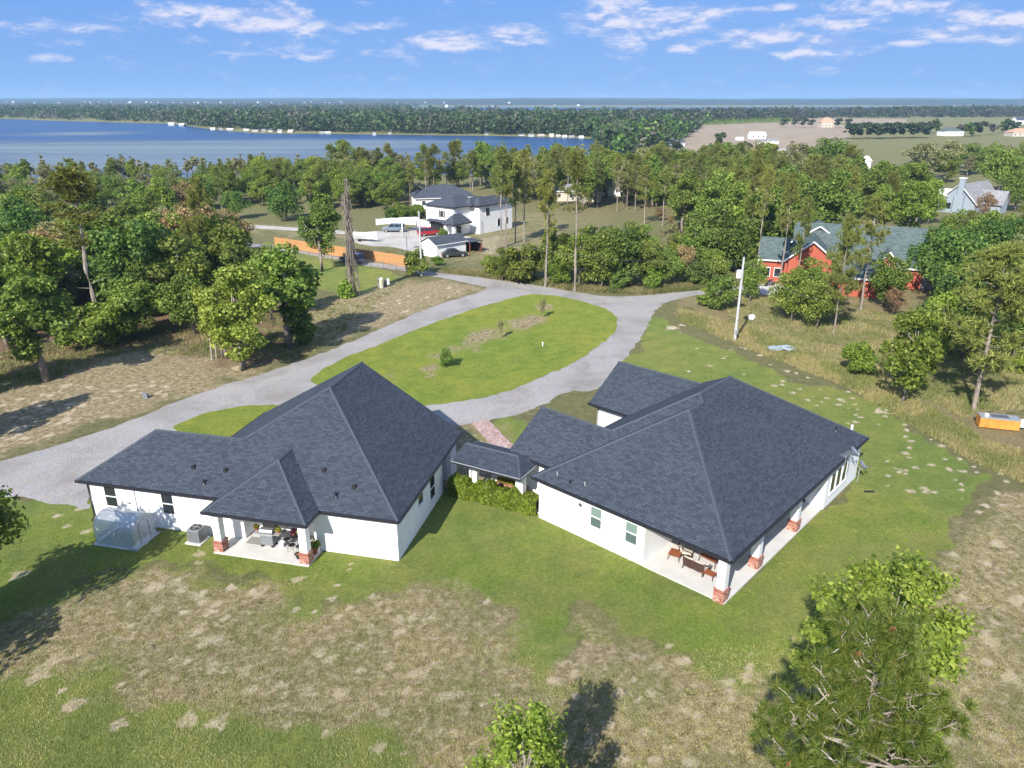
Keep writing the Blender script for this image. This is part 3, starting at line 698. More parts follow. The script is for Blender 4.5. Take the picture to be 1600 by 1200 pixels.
def cap_run(parent, a, b, w=.17, step=.26):
    """row of ridge-cap shingles from a to b, each an own piece sharing one mesh"""
    global CAPME
    if CAPME is None:
        mb = MB(); 
        mb.poly([(-.17, -.17, -.055), (.17, -.17, -.055), (.15, 0, .02), (-.17, 0, .035)], MT['cap']); mb.poly([(-.17, 0, .035), (.15, 0, .02), (.17, .17, -.055), (-.17, .17, -.055)], MT['cap'])
        mb.poly([(-.17, -.17, -.055), (-.17, 0, .035), (-.17, .17, -.055), (-.17, 0, -.03)], MT['cap'])
        CAPME = mb.mesh('ridge_cap')
    a = Vector(a); b = Vector(b); d = b - a; n = max(1, int(d.length / step)); q = d.to_track_quat('X', 'Z')
    for i in range(n):
        o = link_mesh('ridge_cap', CAPME, parent); o.location = a + d * ((i + .5) / n) + Vector((0, 0, .012 + .012 * random.random()))
        o.rotation_mode = 'QUATERNION'; o.rotation_quaternion = q
        o.scale = (.9, .62 + .25 * random.random(), 1)
def wall_seg(mb, a, b, z0, z1, t=.2, mat=None):
    a = Vector(V3(*a, 0)); b = Vector(V3(*b, 0)); d = b - a; L_ = d.length; d.normalize(); nn = Vector((-d.y, d.x, 0))
    M = Matrix(((d.x, nn.x, 0, a.x), (d.y, nn.y, 0, a.y), (0, 0, 1, 0), (0, 0, 0, 1)))
    mb.box((0, -t / 2, z0), (L_, t / 2, z1), mat or MT['stucco'], M)
def window(parent, face, c, a0, a1, z0, z1, glass=('glass', 'glass'), sg=-1, frame=True, mull=True):
    """double-hung window on a wall. face 'v': wall at v=c, spans u a0..a1; face 'u': wall at u=c, spans v. sg = outward sign"""
    f = MB(); fw = .06; o1 = c + sg * .045; o2 = c - sg * .02
    def bx(mb, p0, p1, q0, q1, d0, d1, m):
        if face == 'v': mb.box(V3(p0, d0, q0), V3(p1, d1, q1), m)
        else: mb.box(V3(d0, p0, q0), V3(d1, p1, q1), m)
    F = MT['winframe']
    bx(f, a0 - fw, a0, z0 - fw, z1 + fw, o2, o1, F); bx(f, a1, a1 + fw, z0 - fw, z1 + fw, o2, o1, F)
    bx(f, a0, a1, z1, z1 + fw, o2, o1 - sg * .001, F); bx(f, a0, a1, z0 - fw, z0, o2, o1 - sg * .001, F)
    zm = (z0 + z1) / 2
    if mull: bx(f, a0, a1, zm - .035, zm + .035, o2, o1 - sg * .002, F)
    w = f.build('window', parent)
    s = MB(); bx(s, a0 - .1, a1 + .1, z0 - .12, z0 - .062, o2, c + sg * .09, F); s.build('sill', w)
    for q0, q1, g in ((z0, zm, glass[1]), (zm, z1, glass[0])):
        p = MB(); bx(p, a0, a1, q0 + (.035 if q0 > z0 + .01 and mull else 0), q1 - (.035 if q1 < z1 - .01 and mull else 0), c + sg * .004, c + sg * .018, MT[g]); p.build('pane', w)
    return w
def brick_column(parent, u, v, z1, w=.48, bw=.62, bh=.78):
    c = MB(); c.box(V3(u - w / 2, v - w / 2, bh), V3(u + w / 2, v + w / 2, z1), MT['stucco']); col_ = c.build('column', parent)
    k = MB(); h = bw / 2 - .015; k.box(V3(u - h, v - h, 0), V3(u + h, v + h, bh), MT['mortar']); base = k.build('column_base', col_)
    b = MB(); rows = 10; rh = bh / rows; n = 3; bl = bw / n
    for side in range(4):
        M = Matrix.Translation(Vector(V3(u, v, 0))) @ Matrix.Rotation(side * math.pi / 2, 4, 'Z')
        for r in range(rows):
            off = (r % 2) * bl / 2; x = -bw / 2
            cuts = [x] + [x + off + bl * i for i in range(0 if off else 1, n)] + [bw / 2]
            cuts = sorted(set(round(q, 4) for q in cuts if -bw / 2 <= q <= bw / 2))
            for q0, q1 in zip(cuts, cuts[1:]):
                if q1 - q0 < .03: continue
                pr = random.uniform(0, .006)
                b.box((q0 + .005, h - .02, r * rh + .006), (q1 - .005, bw / 2 + pr, (r + 1) * rh - .006), MT['brick'], M)
    o = b.build('brick_facing', col_, fix=False); tag(o, kind='stuff')
    cp = MB(); cp.box(V3(u - bw / 2 - .02, v - bw / 2 - .02, bh), V3(u + bw / 2 + .02, v + bw / 2 + .02, bh + .05), MT['brick']); cp.build('column_cap', col_)
    return col_
def roof_vent(parent, p, kind='box'):
    m = MB()
    if kind == 'box': m.box((p[0] - .14, p[1] - .14, p[2] - .1), (p[0] + .14, p[1] + .14, p[2] + .13), MT['black'], taper=.03)
    else: m.tube([(p[0], p[1], p[2] - .15), (p[0], p[1], p[2] + .32)], .06, MT['black'] if kind == 'pipe' else MT['galv'], 10); m.lathe([(.15, -.02), (.08, .08)], MT['black'], (p[0], p[1], p[2]), 10)
    return m.build('roof_vent', parent)

# ---- left house
LO = (-6.625, 37.457); LTH = math.radians(76.92)
LH = thing('house', 'left white stucco house with steep charcoal roof, long low wing and small rear patio', 'house', (*LO, 0), LTH)
ZE, SL = 3.1, .649
R = Roof(ZE, SL); sl2 = SL * 7.5 / 8.5
R.plane([(0, 0), (22, 0), (18.4, 3.6), (11.92, 3.6), (7.5, 7.5)], 'v', 0)
R.plane([(22, 0), (22, 7.2), (18.4, 3.6)], 'u', 22, -1)
R.plane([(18.4, 3.6), (22, 7.2), (16, 7.2), (11.92, 3.6)], 'v', 7.2, -1)
R.plane([(11.92, 3.6), (7.5, 7.5), (7.5, 12.75), (16, 12.75), (16, 7.2)], 'u', 16, -1, sl2)
R.plane([(0, 0), (7.5, 7.5), (7.5, 12.75), (0, 12.75)], 'u', 0)
R.plane([(5.0, -1.65), (11.75, -1.65), (8.375, 1.725)], 'v', -1.65)
R.plane([(5.0, -1.65), (5.0, 0), (8.375, 3.375), (8.375, 1.725)], 'u', 5.0)
R.plane([(11.75, -1.65), (11.75, 0), (8.375, 3.375), (8.375, 1.725)], 'u', 11.75, -1)
Lroof = R.mb.build('roof', LH, fix=False)
m = MB(); m.poly([V3(0, 12.74, ZE - .18), V3(16, 12.74, ZE - .18), V3(16, 12.74, ZE), V3(7.5, 12.74, R.z(7.5)), V3(0, 12.74, ZE)], MT['stucco']); m.build('gable_wall', LH, fix=False)
fascia(LH, [(0, 0), (5.0, 0), (5.0, -1.65), (11.75, -1.65), (11.75, 0), (22, 0), (22, 7.2), (16, 7.2), (16, 12.75), (0, 12.75)][::-1], ZE)
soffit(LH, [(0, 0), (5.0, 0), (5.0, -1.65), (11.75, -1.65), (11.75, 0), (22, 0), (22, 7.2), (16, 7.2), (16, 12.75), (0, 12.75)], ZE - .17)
for a, b in (((0, 0, ZE), (7.5, 7.5, R.z(7.5))), ((7.5, 7.5, R.z(7.5)), (7.5, 12.75, R.z(7.5))), ((7.5, 7.5, R.z(7.5)), (11.92, 3.6, R.z(3.6))), ((11.92, 3.6, R.z(3.6)), (18.4, 3.6, R.z(3.6))), ((18.4, 3.6, R.z(3.6)), (22, 0, ZE)),
             ((5.0, -1.65, ZE), (8.375, 1.725, R.z(3.375))), ((8.375, 1.725, R.z(3.375)), (8.375, 3.375, R.z(3.375))), ((8.375, 1.725, R.z(3.375)), (11.75, -1.65, ZE))):
    cap_run(Lroof, V3(*a), V3(*b))
w = MB(); T = ZE - .172; iv = 1.75
for a, b in (((.5, .55), (5.55, .55)), ((5.65, .45), (5.65, iv - .1)), ((5.55, iv), (10.55, iv)), ((10.65, iv + .1), (10.65, .45)), ((10.75, .55), (21.5, .55)), ((21.6, .45), (21.6, 6.7)), ((21.5, 6.6), (15.6, 6.6)), ((15.5, 6.7), (15.5, 12.3)),
             ((15.4, 12.2), (.5, 12.2)), ((.4, 12.3), (.4, 11.0)), ((.4, 9.0), (.4, .45)), ((1.7, 9.1), (1.7, 10.9)), ((.5, 9.1), (1.6, 9.1)), ((.5, 10.9), (1.6, 10.9))): wall_seg(w, a, b, 0, T)
Lwall = w.build('wall', LH)
m = MB(); m.box(V3(5.3, -1.35, 0), V3(11.65, iv - .1, .10), MT['concrete']); m.build('patio_slab', LH)
brick_column(LH, 11.35, -.95, T); brick_column(LH, 5.62, -.95, T)
window(LH, 'v', .45, 19.62, 20.45, 1.2, 2.62); window(LH, 'v', .45, 15.42, 16.22, 1.2, 2.62)
window(LH, 'u', .3, 4.1, 4.9, 1.7, 2.35, mull=False); window(LH, 'u', .3, 6.35, 7.25, .85, 2.4)
m = MB(); m.box(V3(1.58, 9.4, .05), V3(1.62, 10.4, 2.2), MT['darkdoor']); dr = m.build('door', LH); m = MB(); m.box(V3(1.5, 10.25, 1.0), V3(1.58, 10.32, 1.12), MT['chrome']); m.build('handle', dr)
m = MB(); m.box(V3(9.0, iv - .14, .12), V3(10.0, iv - .101, 2.25), MT['darkdoor']); dr = m.build('door', LH)
for q in range(4):
    m = MB(); m.box(V3(9.12, iv - .155, .35 + q * .46), V3(9.88, iv - .141, .70 + q * .46), MT['glass']); m.build('pane', dr)
m = MB(); m.box(V3(9.9, iv - .2, 1.05), V3(9.95, iv - .14, 1.2), MT['chrome']); m.build('handle', dr)
m = MB(); m.tube([V3(21.75, .12, ZE - .16), V3(21.62, .36, ZE - .4), V3(21.62, .38, .25), V3(21.62, .05, .08)], .055, MT['fascia'], 6); m.build('downspout', LH)
m = MB(); m.tube([V3(18.2, .41, ZE - .2), V3(18.2, .41, .95)], .025, MT['galv'], 6); m.box(V3(18.1, .3, .75), V3(18.3, .45, 1.0), MT['galv']); m.build('conduit', LH)
m = MB(); m.lathe([(.02, 0), (.11, .02), (.11, .1), (.05, .12)], MT['galv'], (0, 0, 0), 12); o = m.build('wall_vent', LH); o.location = V3(18.75, .45, 1.65); o.rotation_euler = (0, -math.pi / 2, 0)
m = MB(); m.tube([V3(12.85, .40, .9), V3(12.85, .40, 1.75)], .03, MT['white'], 6); m.box(V3(12.76, .33, 1.7), V3(12.94, .45, 1.95), MT['galv']); m.build('ac_disconnect', LH)
for (px, py, kd) in ((303, 730, 'box'), (353, 735, 'box'), (319, 756, 'pipe'), (507, 735, 'box'), (554, 761, 'box'), (525, 776, 'pipe')):
    # on the near slope z = ZE + SL*v
    o_, th = Vector((*LO, 0)), LTH; vv = Vector((math.cos(th), math.sin(th), 0)); uu = Vector((-vv.y, vv.x, 0)); r = ray(px, py); A = -(o_.dot(vv))
    t = (ZE + SL * A - CH) / (r.z - SL * r.dot(vv)); P = Vector((0, 0, CH)) + r * t - o_
    roof_vent(Lroof, (P.dot(vv), P.dot(uu), ZE + SL * P.dot(vv)), kd)

# ---- right house
RO = (11.613, 33.362); RTH = math.radians(47.48)
RH = thing('house', 'right white stucco house with broad charcoal hip roof and long brick-footed corner porch', 'house', (*RO, 0), RTH)
ZE2, SL = 3.17, .649
R = Roof(ZE2, SL); W1, W2, d0, Lr = 13.95, 15.02, 1.75, 20.88; h1 = W1 / 2; h2 = W2 / 2; wm, w3 = 17.67, 18.8
R.plane([(0, 0), (0, Lr), (h2, Lr - h2), (h2, d0 + h2), (h1, d0 + h1), (h1, h1)], 'u', 0)
R.plane([(0, 0), (h1, h1), (W1, 0)], 'v', 0)
R.plane([(W1, 0), (W1, d0), (h1, d0 + h1), (h1, h1)], 'u', W1, -1)
R.plane([(W1, d0), (wm, d0), (wm, d0 + 3.47), (W2 - 3.47, d0 + 3.47), (h2, d0 + h2), (h1, d0 + h1)], 'v', d0)
R.plane([(wm, d0 + 3.47), (wm, d0 + 6.94), (W2, d0 + 6.94), (W2 - 3.47, d0 + 3.47)], 'v', d0 + 6.94, -1)
R.plane([(W2 - 3.47, d0 + 3.47), (h2, d0 + h2), (h2, Lr - h2), (W2, Lr), (W2, d0 + 6.94)], 'u', W2, -1)
R.plane([(W2, 12.5), (w3, 12.5), (w3, 16.4), (W2 - 3.9, 16.4)], 'v', 12.5)
R.plane([(w3, 16.4), (w3, 20.3), (W2, 20.3), (W2 - 3.9, 16.4)], 'v', 20.3, -1)
R.plane([(0, Lr), (h2, Lr - h2), (W2, Lr)], 'v', Lr, -1)
Rroof = R.mb.build('roof', RH, fix=False)
m = MB()
m.poly([V3(wm - .01, d0, ZE2 - .18), V3(wm - .01, d0, ZE2), V3(wm - .01, d0 + 3.47, R.z(3.47)), V3(wm - .01, d0 + 6.94, ZE2), V3(wm - .01, d0 + 6.94, ZE2 - .18)], MT['stucco'])
m.poly([V3(w3 - .01, 12.5, ZE2 - .18), V3(w3 - .01, 12.5, ZE2), V3(w3 - .01, 16.4, R.z(3.9)), V3(w3 - .01, 20.3, ZE2), V3(w3 - .01, 20.3, ZE2 - .18)], MT['stucco']); m.build('gable_wall', RH, fix=False)
OUT = [(0, 0), (W1, 0), (W1, d0), (wm, d0), (wm, d0 + 6.94), (W2, d0 + 6.94), (W2, 12.5), (w3, 12.5), (w3, 20.3), (W2, 20.3), (W2, Lr), (0, Lr)]
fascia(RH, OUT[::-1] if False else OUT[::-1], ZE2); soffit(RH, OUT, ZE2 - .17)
for a, b in (((0, 0, 0), (h1, h1, h1)), ((W1, 0, 0), (h1, h1, h1)), ((h1, h1, h1), (h1, d0 + h1, h1)), ((W2 - 3.47, d0 + 3.47, 3.47), (h2, d0 + h2, h2)), ((h1, d0 + h1, h1), (h2, d0 + h2, h2)), ((h2, d0 + h2, h2), (h2, Lr - h2, h2)),
             ((h2, Lr - h2, h2), (0, Lr, 0)), ((W2 - 3.47, d0 + 3.47, 3.47), (wm, d0 + 3.47, 3.47)), ((W2 - 3.9, 16.4, 3.9), (w3, 16.4, 3.9))):
    cap_run(Rroof, V3(a[0], a[1], R.z(a[2])), V3(b[0], b[1], R.z(b[2])))
w = MB(); T = ZE2 - .172; pu = 5.6; iv = 5.2; iu = 3.0
for a, b in (((pu, .55), (13.75, .55)), ((13.65, .65), (13.65, d0 + .65)), ((13.75, d0 + .55), (17.2, d0 + .55)), ((17.1, d0 + .65), (17.1, d0 + 6.4)), ((17.0, d0 + 6.3), (14.5, d0 + 6.3)), ((14.4, d0 + 6.4), (14.4, 13.0)),
             ((14.5, 13.1), (18.3, 13.1)), ((18.2, 13.2), (18.2, 19.8)), ((18.1, 19.7), (14.5, 19.7)), ((14.4, 19.8), (14.4, 20.4)), ((14.3, 20.3), (.4, 20.3)), ((.3, 20.4), (.3, 14.2)), ((.4, 14.3), (iu + .1, 14.3)), ((iu, 14.2), (iu, iv + .1)),
             ((iu - .1, iv), (pu + .2, iv)), ((pu + .1, iv - .1), (pu + .1, .65))): wall_seg(w, a, b, 0, T)
w.build('wall', RH)
m = MB(); m.poly([V3(.25, .40, .09), V3(pu, .40, .09), V3(pu, iv - .1, .09), V3(iu - .1, iv - .1, .09), V3(iu - .1, 14.2, .09), V3(.25, 14.2, .09)], MT['concrete'], up=True)
for a, b in (((.25, .40), (pu, .40)), ((.25, 14.2), (.25, .40))): m.poly([V3(*a, 0), V3(*b, 0), V3(*b, .09), V3(*a, .09)], MT['concrete'])
m.build('porch_slab', RH, fix=False)
for v in (.62, 4.85, 10.35): brick_column(RH, .62, v, T)
window(RH, 'v', .45, 8.72, 9.5, 1.2, 2.55, ('glassg', 'glassd')); window(RH, 'v', .45, 6.12, 6.9, 1.2, 2.55, ('glassg', 'glassd'))
for v in (14.95, 16.0, 17.05): window(RH, 'u', .2, v, v + .8, .95, 2.4, mull=False)
m = MB(); m.box(V3(iu - .14, 12.2, .1), V3(iu - .101, 13.3, 2.3), MT['darkdoor']); dr = m.build('door', RH); m = MB(); m.box(V3(iu - .2, 12.3, 1.0), V3(iu - .14, 12.35, 1.15), MT['chrome']); m.build('handle', dr)
m = MB(); m.box(V3(iu - .14, 6.2, .1), V3(iu - .101, 8.6, 2.3), MT['glass']); m.build('sliding_door', RH)
m = MB(); m.box(V3(3.4, iv - .14, .1), V3(5.2, iv - .101, 2.3), MT['glass']); m.build('sliding_door', RH)
for (du, dz) in ((0, .10), (-.1, 0), (.1, 0), (0, -.10)):
    pass
m = MB()
for k in range(4):
    a = k * math.pi / 2 + .3; m.lathe([(.03, 0), (.07, .03), (.03, .06)], MT['black'], (0 + .08 * math.cos(a), .08 * math.sin(a), 0), 8)
o = m.build('wall_light', RH); o.location = V3(10.35, .44, 2.3); o.rotation_euler = (0, -math.pi / 2, 0)
m = MB(); m.tube([V3(w3 - .3, 12.55, ZE2 - .2), V3(18.2, 12.95, ZE2 - .45), V3(18.2, 12.95, .1)], .05, MT['fascia'], 6); m.build('downspout', RH)
for (px, py, kd) in ((871, 742, 'metal'), (891, 755, 'pipe'), (914, 758, 'metal')):
    o_, th = Vector((*RO, 0)), RTH; vv = Vector((math.cos(th), math.sin(th), 0)); uu = Vector((-vv.y, vv.x, 0)); r = ray(px, py)
    A = -(o_.dot(vv)); t = (ZE2 + SL * A - CH) / (r.z - SL * r.dot(vv)); P = Vector((0, 0, CH)) + r * t - o_
    roof_vent(Rroof, (P.dot(vv), P.dot(uu), ZE2 + SL * P.dot(vv) - .1), kd)
roof_vent(Rroof, (18.3, 1.45, ZE2 + SL * 1.45), 'pipe')
m = MB(); m.tube([(20.1, .95, ZE2 + .3), (20.1, .95, ZE2 + .95)], .09, MT['white'], 8); m.build('roof_vent', Rroof)

# ---- covered walk between them
BW = thing('covered_walkway', 'low shingled covered walkway on white posts linking the two white houses', 'walkway roof', (-4.12, 45.64, 0), math.atan2(-2.58, 4.66))
zb = 2.88; bl, bd, rz_ = 5.33, 3.45, .62
ks = math.sqrt(1 + (rz_ / (bd / 2)) ** 2)
m = MB(); h = bd / 2
m.poly([(0, 0, zb), (bl, 0, zb), (bl - 1.1, h, zb + rz_), (0, h, zb + rz_)], MT['shingle'], [(0, 0), (bl, 0), (bl - 1.1, h * ks), (0, h * ks)], up=True)
m.poly([(bl, 0, zb), (bl, bd, zb), (bl - 1.1, h, zb + rz_)], MT['shingle'], [(0, 0), (bd, 0), (h, 1.3)], up=True)
m.poly([(bl, bd, zb), (0, bd, zb), (0, h, zb + rz_), (bl - 1.1, h, zb + rz_)], MT['shingle'], [(0, 0), (bl, 0), (bl, h * ks), (1.1, h * ks)], up=True)
br = m.build('roof', BW, fix=False)
cap_run(br, (0.1, h, zb + rz_), (bl - 1.1, h, zb + rz_)); cap_run(br, (bl - 1.1, h, zb + rz_), (bl, 0, zb))
m = MB()
for a, b in (((0, 0), (bl, 0)), ((bl, 0), (bl, bd)), ((bl, bd), (0, bd)), ((0, bd), (0, 0))):
    A = Vector((*a, 0)); B = Vector((*b, 0)); d = B - A; L_ = d.length; d.normalize(); M = Matrix(((d.x, d.y, 0, A.x), (d.y, -d.x, 0, A.y), (0, 0, 1, 0), (0, 0, 0, 1)))
    m.box((0, -.03, zb - .2), (L_, .04, zb + .01), MT['fascia'], M); m.box((-.03, .04, zb - .05), (L_, .1, zb + .0), MT['galv'], M)
m.build('gutter', BW)
m = MB(); m.poly([(0, 0, zb - .15), (bl, 0, zb - .15), (bl, bd, zb - .15), (0, bd, zb - .15)], MT['soffit']); m.build('soffit', BW, fix=False)
for x, y, s_ in ((.72, 1.25, .09), (1.12, 1.25, .17), (4.68, 1.30, .27), (1.62, 3.1, .22), (4.55, 3.1, .22)):
    m = MB(); m.box((x - s_, y - s_, 0), (x + s_, y + s_, zb - .152), MT['stucco']); m.build('post', BW)
m = MB(); m.box((-.6, .95, 0), (6.4, 3.0, .08), MT['concrete']); m.build('walk_slab', BW)
bed = thing('planting_bed', 'brick edged bed of yellow green plants under the covered walkway', 'planter', (-4.12, 45.64, 0), math.atan2(-2.58, 4.66))
m = MB()
for i in range(16):
    for r in range(5): m.box((1.9 + i * .23 + (r % 2) * .1, 2.62, .1 + r * .075), (2.12 + i * .23 + (r % 2) * .1, 2.74, .165 + r * .075), MT['brick'])
tag(m.build('brick_edging', bed, fix=False), kind='stuff')
m = MB(); m.box((1.85, 2.75, 0), (5.7, 3.5, .42), MT['mulch']); m.build('soil', bed)
MT['dishgray'] = plain('blue_gray_enamel', (.15, .18, .24), .5, var=.05)

# ------------------------------------------------------------------ things round the two houses
def LP(u, v, z=0):
    c, s = math.cos(LTH), math.sin(LTH); return Vector((LO[0] + v * c - u * s, LO[1] + v * s + u * c, z))
def RP(u, v, z=0):
    c, s = math.cos(RTH), math.sin(RTH); return Vector((RO[0] + v * c - u * s, RO[1] + v * s + u * c, z))

# film-covered tunnel greenhouse
g = thing('garden_greenhouse', 'small translucent plastic tunnel greenhouse on the grass by the left house wall', 'greenhouse', LP(18.0, -1.1), LTH + math.pi / 2)
def film_mat():
    m, N, L, bs = nodes('clear_film'); tc = N.new('ShaderNodeTexCoord'); f = noise_node(N, L, tc.outputs['Object'], 2.2, 5, .6, 1.5)
    bs.inputs['Base Color'].default_value = (.62, .68, .72, 1); bs.inputs['Roughness'].default_value = .25
    tr = N.new('ShaderNodeBsdfTransparent'); mx = N.new('ShaderNodeMixShader'); mr = N.new('ShaderNodeMapRange'); mr.inputs['To Min'].default_value = .30; mr.inputs['To Max'].default_value = .75
    L.new(f, mr.inputs[0]); L.new(mr.outputs[0], mx.inputs[0]); L.new(tr.outputs[0], mx.inputs[1]); L.new(bs.outputs[0], mx.inputs[2]); L.new(mx.outputs[0], N['Material Output'].inputs['Surface'])
    bump(N, L, bs, noise_node(N, L, tc.outputs['Object'], 5, 4, .6, 1), .6, .05); return m
FILM = film_mat()
prof = [(-.98, 0), (-.96, 1.1), (-.86, 1.45), (-.62, 1.72), (-.3, 1.86), (0, 1.90), (.3, 1.86), (.62, 1.72), (.86, 1.45), (.96, 1.1), (.98, 0)]
m = MB(); N_ = 8
for i in range(N_):
    x0, x1 = -1.4 + 2.8 * i / N_, -1.4 + 2.8 * (i + 1) / N_
    for (a, b), (c, d) in zip(prof, prof[1:]):
        j = lambda x, y, z: (x, y + .025 * mnoise.noise(Vector((x * 3, y * 3, z * 3))), z + .025 * mnoise.noise(Vector((x * 2, y * 5, z * 3 + 9))))
        m.poly([j(x0, a, b), j(x1, a, b), j(x1, c, d), j(x0, c, d)], FILM)
m.build('film_cover', g, smooth=True)
for x in (-1.4, 1.4):
    m = MB(); m.poly([(x, a, b) for a, b in prof], FILM); m.build('end_panel', g, fix=False)
m = MB()
for x in (-1.4, 0, 1.4): m.tube([(x, a, b) for a, b in prof], .014, MT['galv'], 5)
for a, b in (prof[1], prof[5], prof[9]): m.tube([(-1.4, a, b), (1.4, a, b)], .012, MT['galv'], 5)
m.build('frame', g)
m = MB()   # dark zip round the door of the right-hand end
m.tube([(-1.41, -.45, .05), (-1.41, -.45, 1.1), (-1.41, -.3, 1.45), (-1.41, 0, 1.6), (-1.41, .3, 1.45), (-1.41, .45, 1.1), (-1.41, .45, .05)], .016, MT['gray'], 5); m.build('door_zip', g)
m = MB(); 
for q in ((-1.62, -1.16, -1.0, 1.16), (-1.62, -1.16, 1.62, -.98), (-1.62, .98, 1.62, 1.16), (1.40, -1.16, 1.62, 1.16)): m.box((q[0], q[1], .01), (q[2] if q[2] > q[0] else q[0] + .2, q[3], .035), FILM)
m.build('ground_flap', g)

# air conditioner
a = thing('ac_unit', 'gray square air conditioner unit on pad between greenhouse and patio', 'air conditioner', LP(13.45, -.32), LTH)
m = MB(); m.box((-.55, -.55, 0), (.55, .55, .09), MT['concrete']); m.build('pad', a)
m = MB(); m.box((-.42, -.42, .09), (.42, .42, .98), MT['acgray']); bd_ = m.build('housing', a, bevel=.07)
m = MB()
for i in range(14):
    z = .16 + i * .054
    for s_ in (-1, 1):
        m.box((-.34, s_ * .42, z), (.34, s_ * .432, z + .018), MT['gray']); m.box((s_ * .42, -.34, z), (s_ * .432, .34, z + .018), MT['gray'])
m.build('louvres', a)
m = MB(); m.lathe([(.36, .982), (.36, 1.0), (.30, 1.0), (.28, .985)], MT['black'], (0, 0, 0), 24); fg = m.build('fan_guard', a)
m = MB()
for k in range(4):
    an = k * math.pi / 2; m.box((0, -.05, 1.0), (.27, .05, 1.012), MT['gray'], Matrix.Rotation(an, 4, 'Z'))
m.lathe([(.07, 1.0), (.07, 1.03), (.02, 1.04)], MT['gray'], (0, 0, 0), 12); m.build('fan', fg)

# grill
g = thing('gas_grill', 'silver gray gas grill with side shelves standing on the left house patio', 'grill', LP(8.75, .15, .1), LTH + math.pi / 2 + .06)
m = MB(); m.box((-.4, -.25, .12), (.4, .25, .78), MT['acgray']); m.build('cabinet', g, bevel=.02)
m = MB(); m.box((-.43, -.28, .80), (.43, .28, .93), MT['galv']); m.build('firebox', g)
m = MB(); m.prism([(-.27, .935), (.27, .935), (.27, 1.03), (.18, 1.17), (0, 1.23), (-.18, 1.17), (-.27, 1.03)], -.42, .42, MT['gray'], axis='x'); ld = m.build('lid', g)
m = MB(); m.tube([(-.33, .33, 1.02), (.33, .33, 1.02)], .018, MT['chrome'], 6); m.build('handle', ld)
for s_ in (-1, 1):
    m = MB(); m.box((s_ * .44, -.25, .86), (s_ * .86, .25, .90), MT['galv']); m.build('side_shelf', g)
    m = MB(); m.lathe([(.09, .0), (.11, .05), (.09, .09)], MT['black'], (s_ * .34, -.2, 0), 10); m.lathe([(.09, .0), (.11, .05), (.09, .09)], MT['black'], (s_ * .34, .2, 0), 10); m.build('wheel', g)

def leaf_tuft(n, r, h, size, seed=0, flat=False):
    q = np.random.default_rng(seed); d = q.normal(size=(n, 3)); d /= np.linalg.norm(d, axis=1)[:, None]; d[:, 2] = abs(d[:, 2])
    c = d * np.array([r, r, h]) * (q.random((n, 1)) ** .4); return leaves(c, size, d, q)
def leaves(c, size, nrm, q, elong=1.5, jitter=.9):
    """rhombic leaves at c facing roughly nrm"""
    n = len(c); nn = nrm + q.normal(size=(n, 3)) * jitter; nn /= np.linalg.norm(nn, axis=1)[:, None] + 1e-9
    t = q.normal(size=(n, 3)); t -= nn * (t * nn).sum(1)[:, None]; t /= np.linalg.norm(t, axis=1)[:, None] + 1e-9; b = np.cross(nn, t)
    s = (size * (.6 + .8 * q.random((n, 1))))
    return np.stack([c - t * s * elong * .5, c + b * s * .5 - t * s * .08, c + t * s * elong * .5, c - b * s * .5 - t * s * .08], 1)
def potted(name, label, loc, r=.17, h=.3, mat='terracotta', leaf='leafb', lh=.4, seed=0, n=120, grp=None):
    t = thing(name, label, 'potted plant', loc, 0, grp)
    m = MB(); m.lathe([(r * .7, 0), (r, h * .85), (r * 1.1, h * .85), (r * 1.1, h), (r * .9, h), (r * .88, h * .9)], MT[mat], (0, 0, 0), 12); m.build('pot', t)
    V = leaf_tuft(n, r * 1.6, lh, .09, seed); V[:, :, 2] += h; link_mesh('leaves', quads_mesh('leaves', V, MT[leaf]), t); return t
potted('potted_plant', 'potted yellow green plant on the left side shelf of the grill', LP(9.55, .25, 1.0), .12, .18, 'terracotta', 'yellowflower', .25, 1)
potted('potted_plant', 'potted yellow green plant on the right side shelf of the grill', LP(8.05, .25, 1.0), .12, .18, 'terracotta', 'yellowflower', .25, 2)
m = MB(); m.box((-.55, -.38, .1), (.55, .38, .115), MT['mat']); o = m.build('doormat'); o.location = LP(9.75, .35); o.rotation_euler = (0, 0, LTH + math.pi / 2); tag(o, 'gray rectangular doormat on the left patio slab before the dark door', 'doormat')
m = MB(); m.lathe([(.14, 0), (.17, .36), (.18, .36), (.18, .38), (.15, .38), (.14, .3)], MT['white'], (0, 0, 0), 14); o = m.build('bucket'); o.location = LP(7.85, .1, .1); tag(o, 'white plastic bucket beside the grill', 'bucket')
m = MB(); m.lathe([(.14, 0), (.17, .36), (.18, .38), (.02, .4)], MT['galv'], (0, 0, 0), 14); o = m.build('garbage_can'); o.location = LP(8.05, .75, .1); o.scale = (1.3, 1.3, 1.9); tag(o, 'dull gray lidded can against the wall behind the grill', 'can')
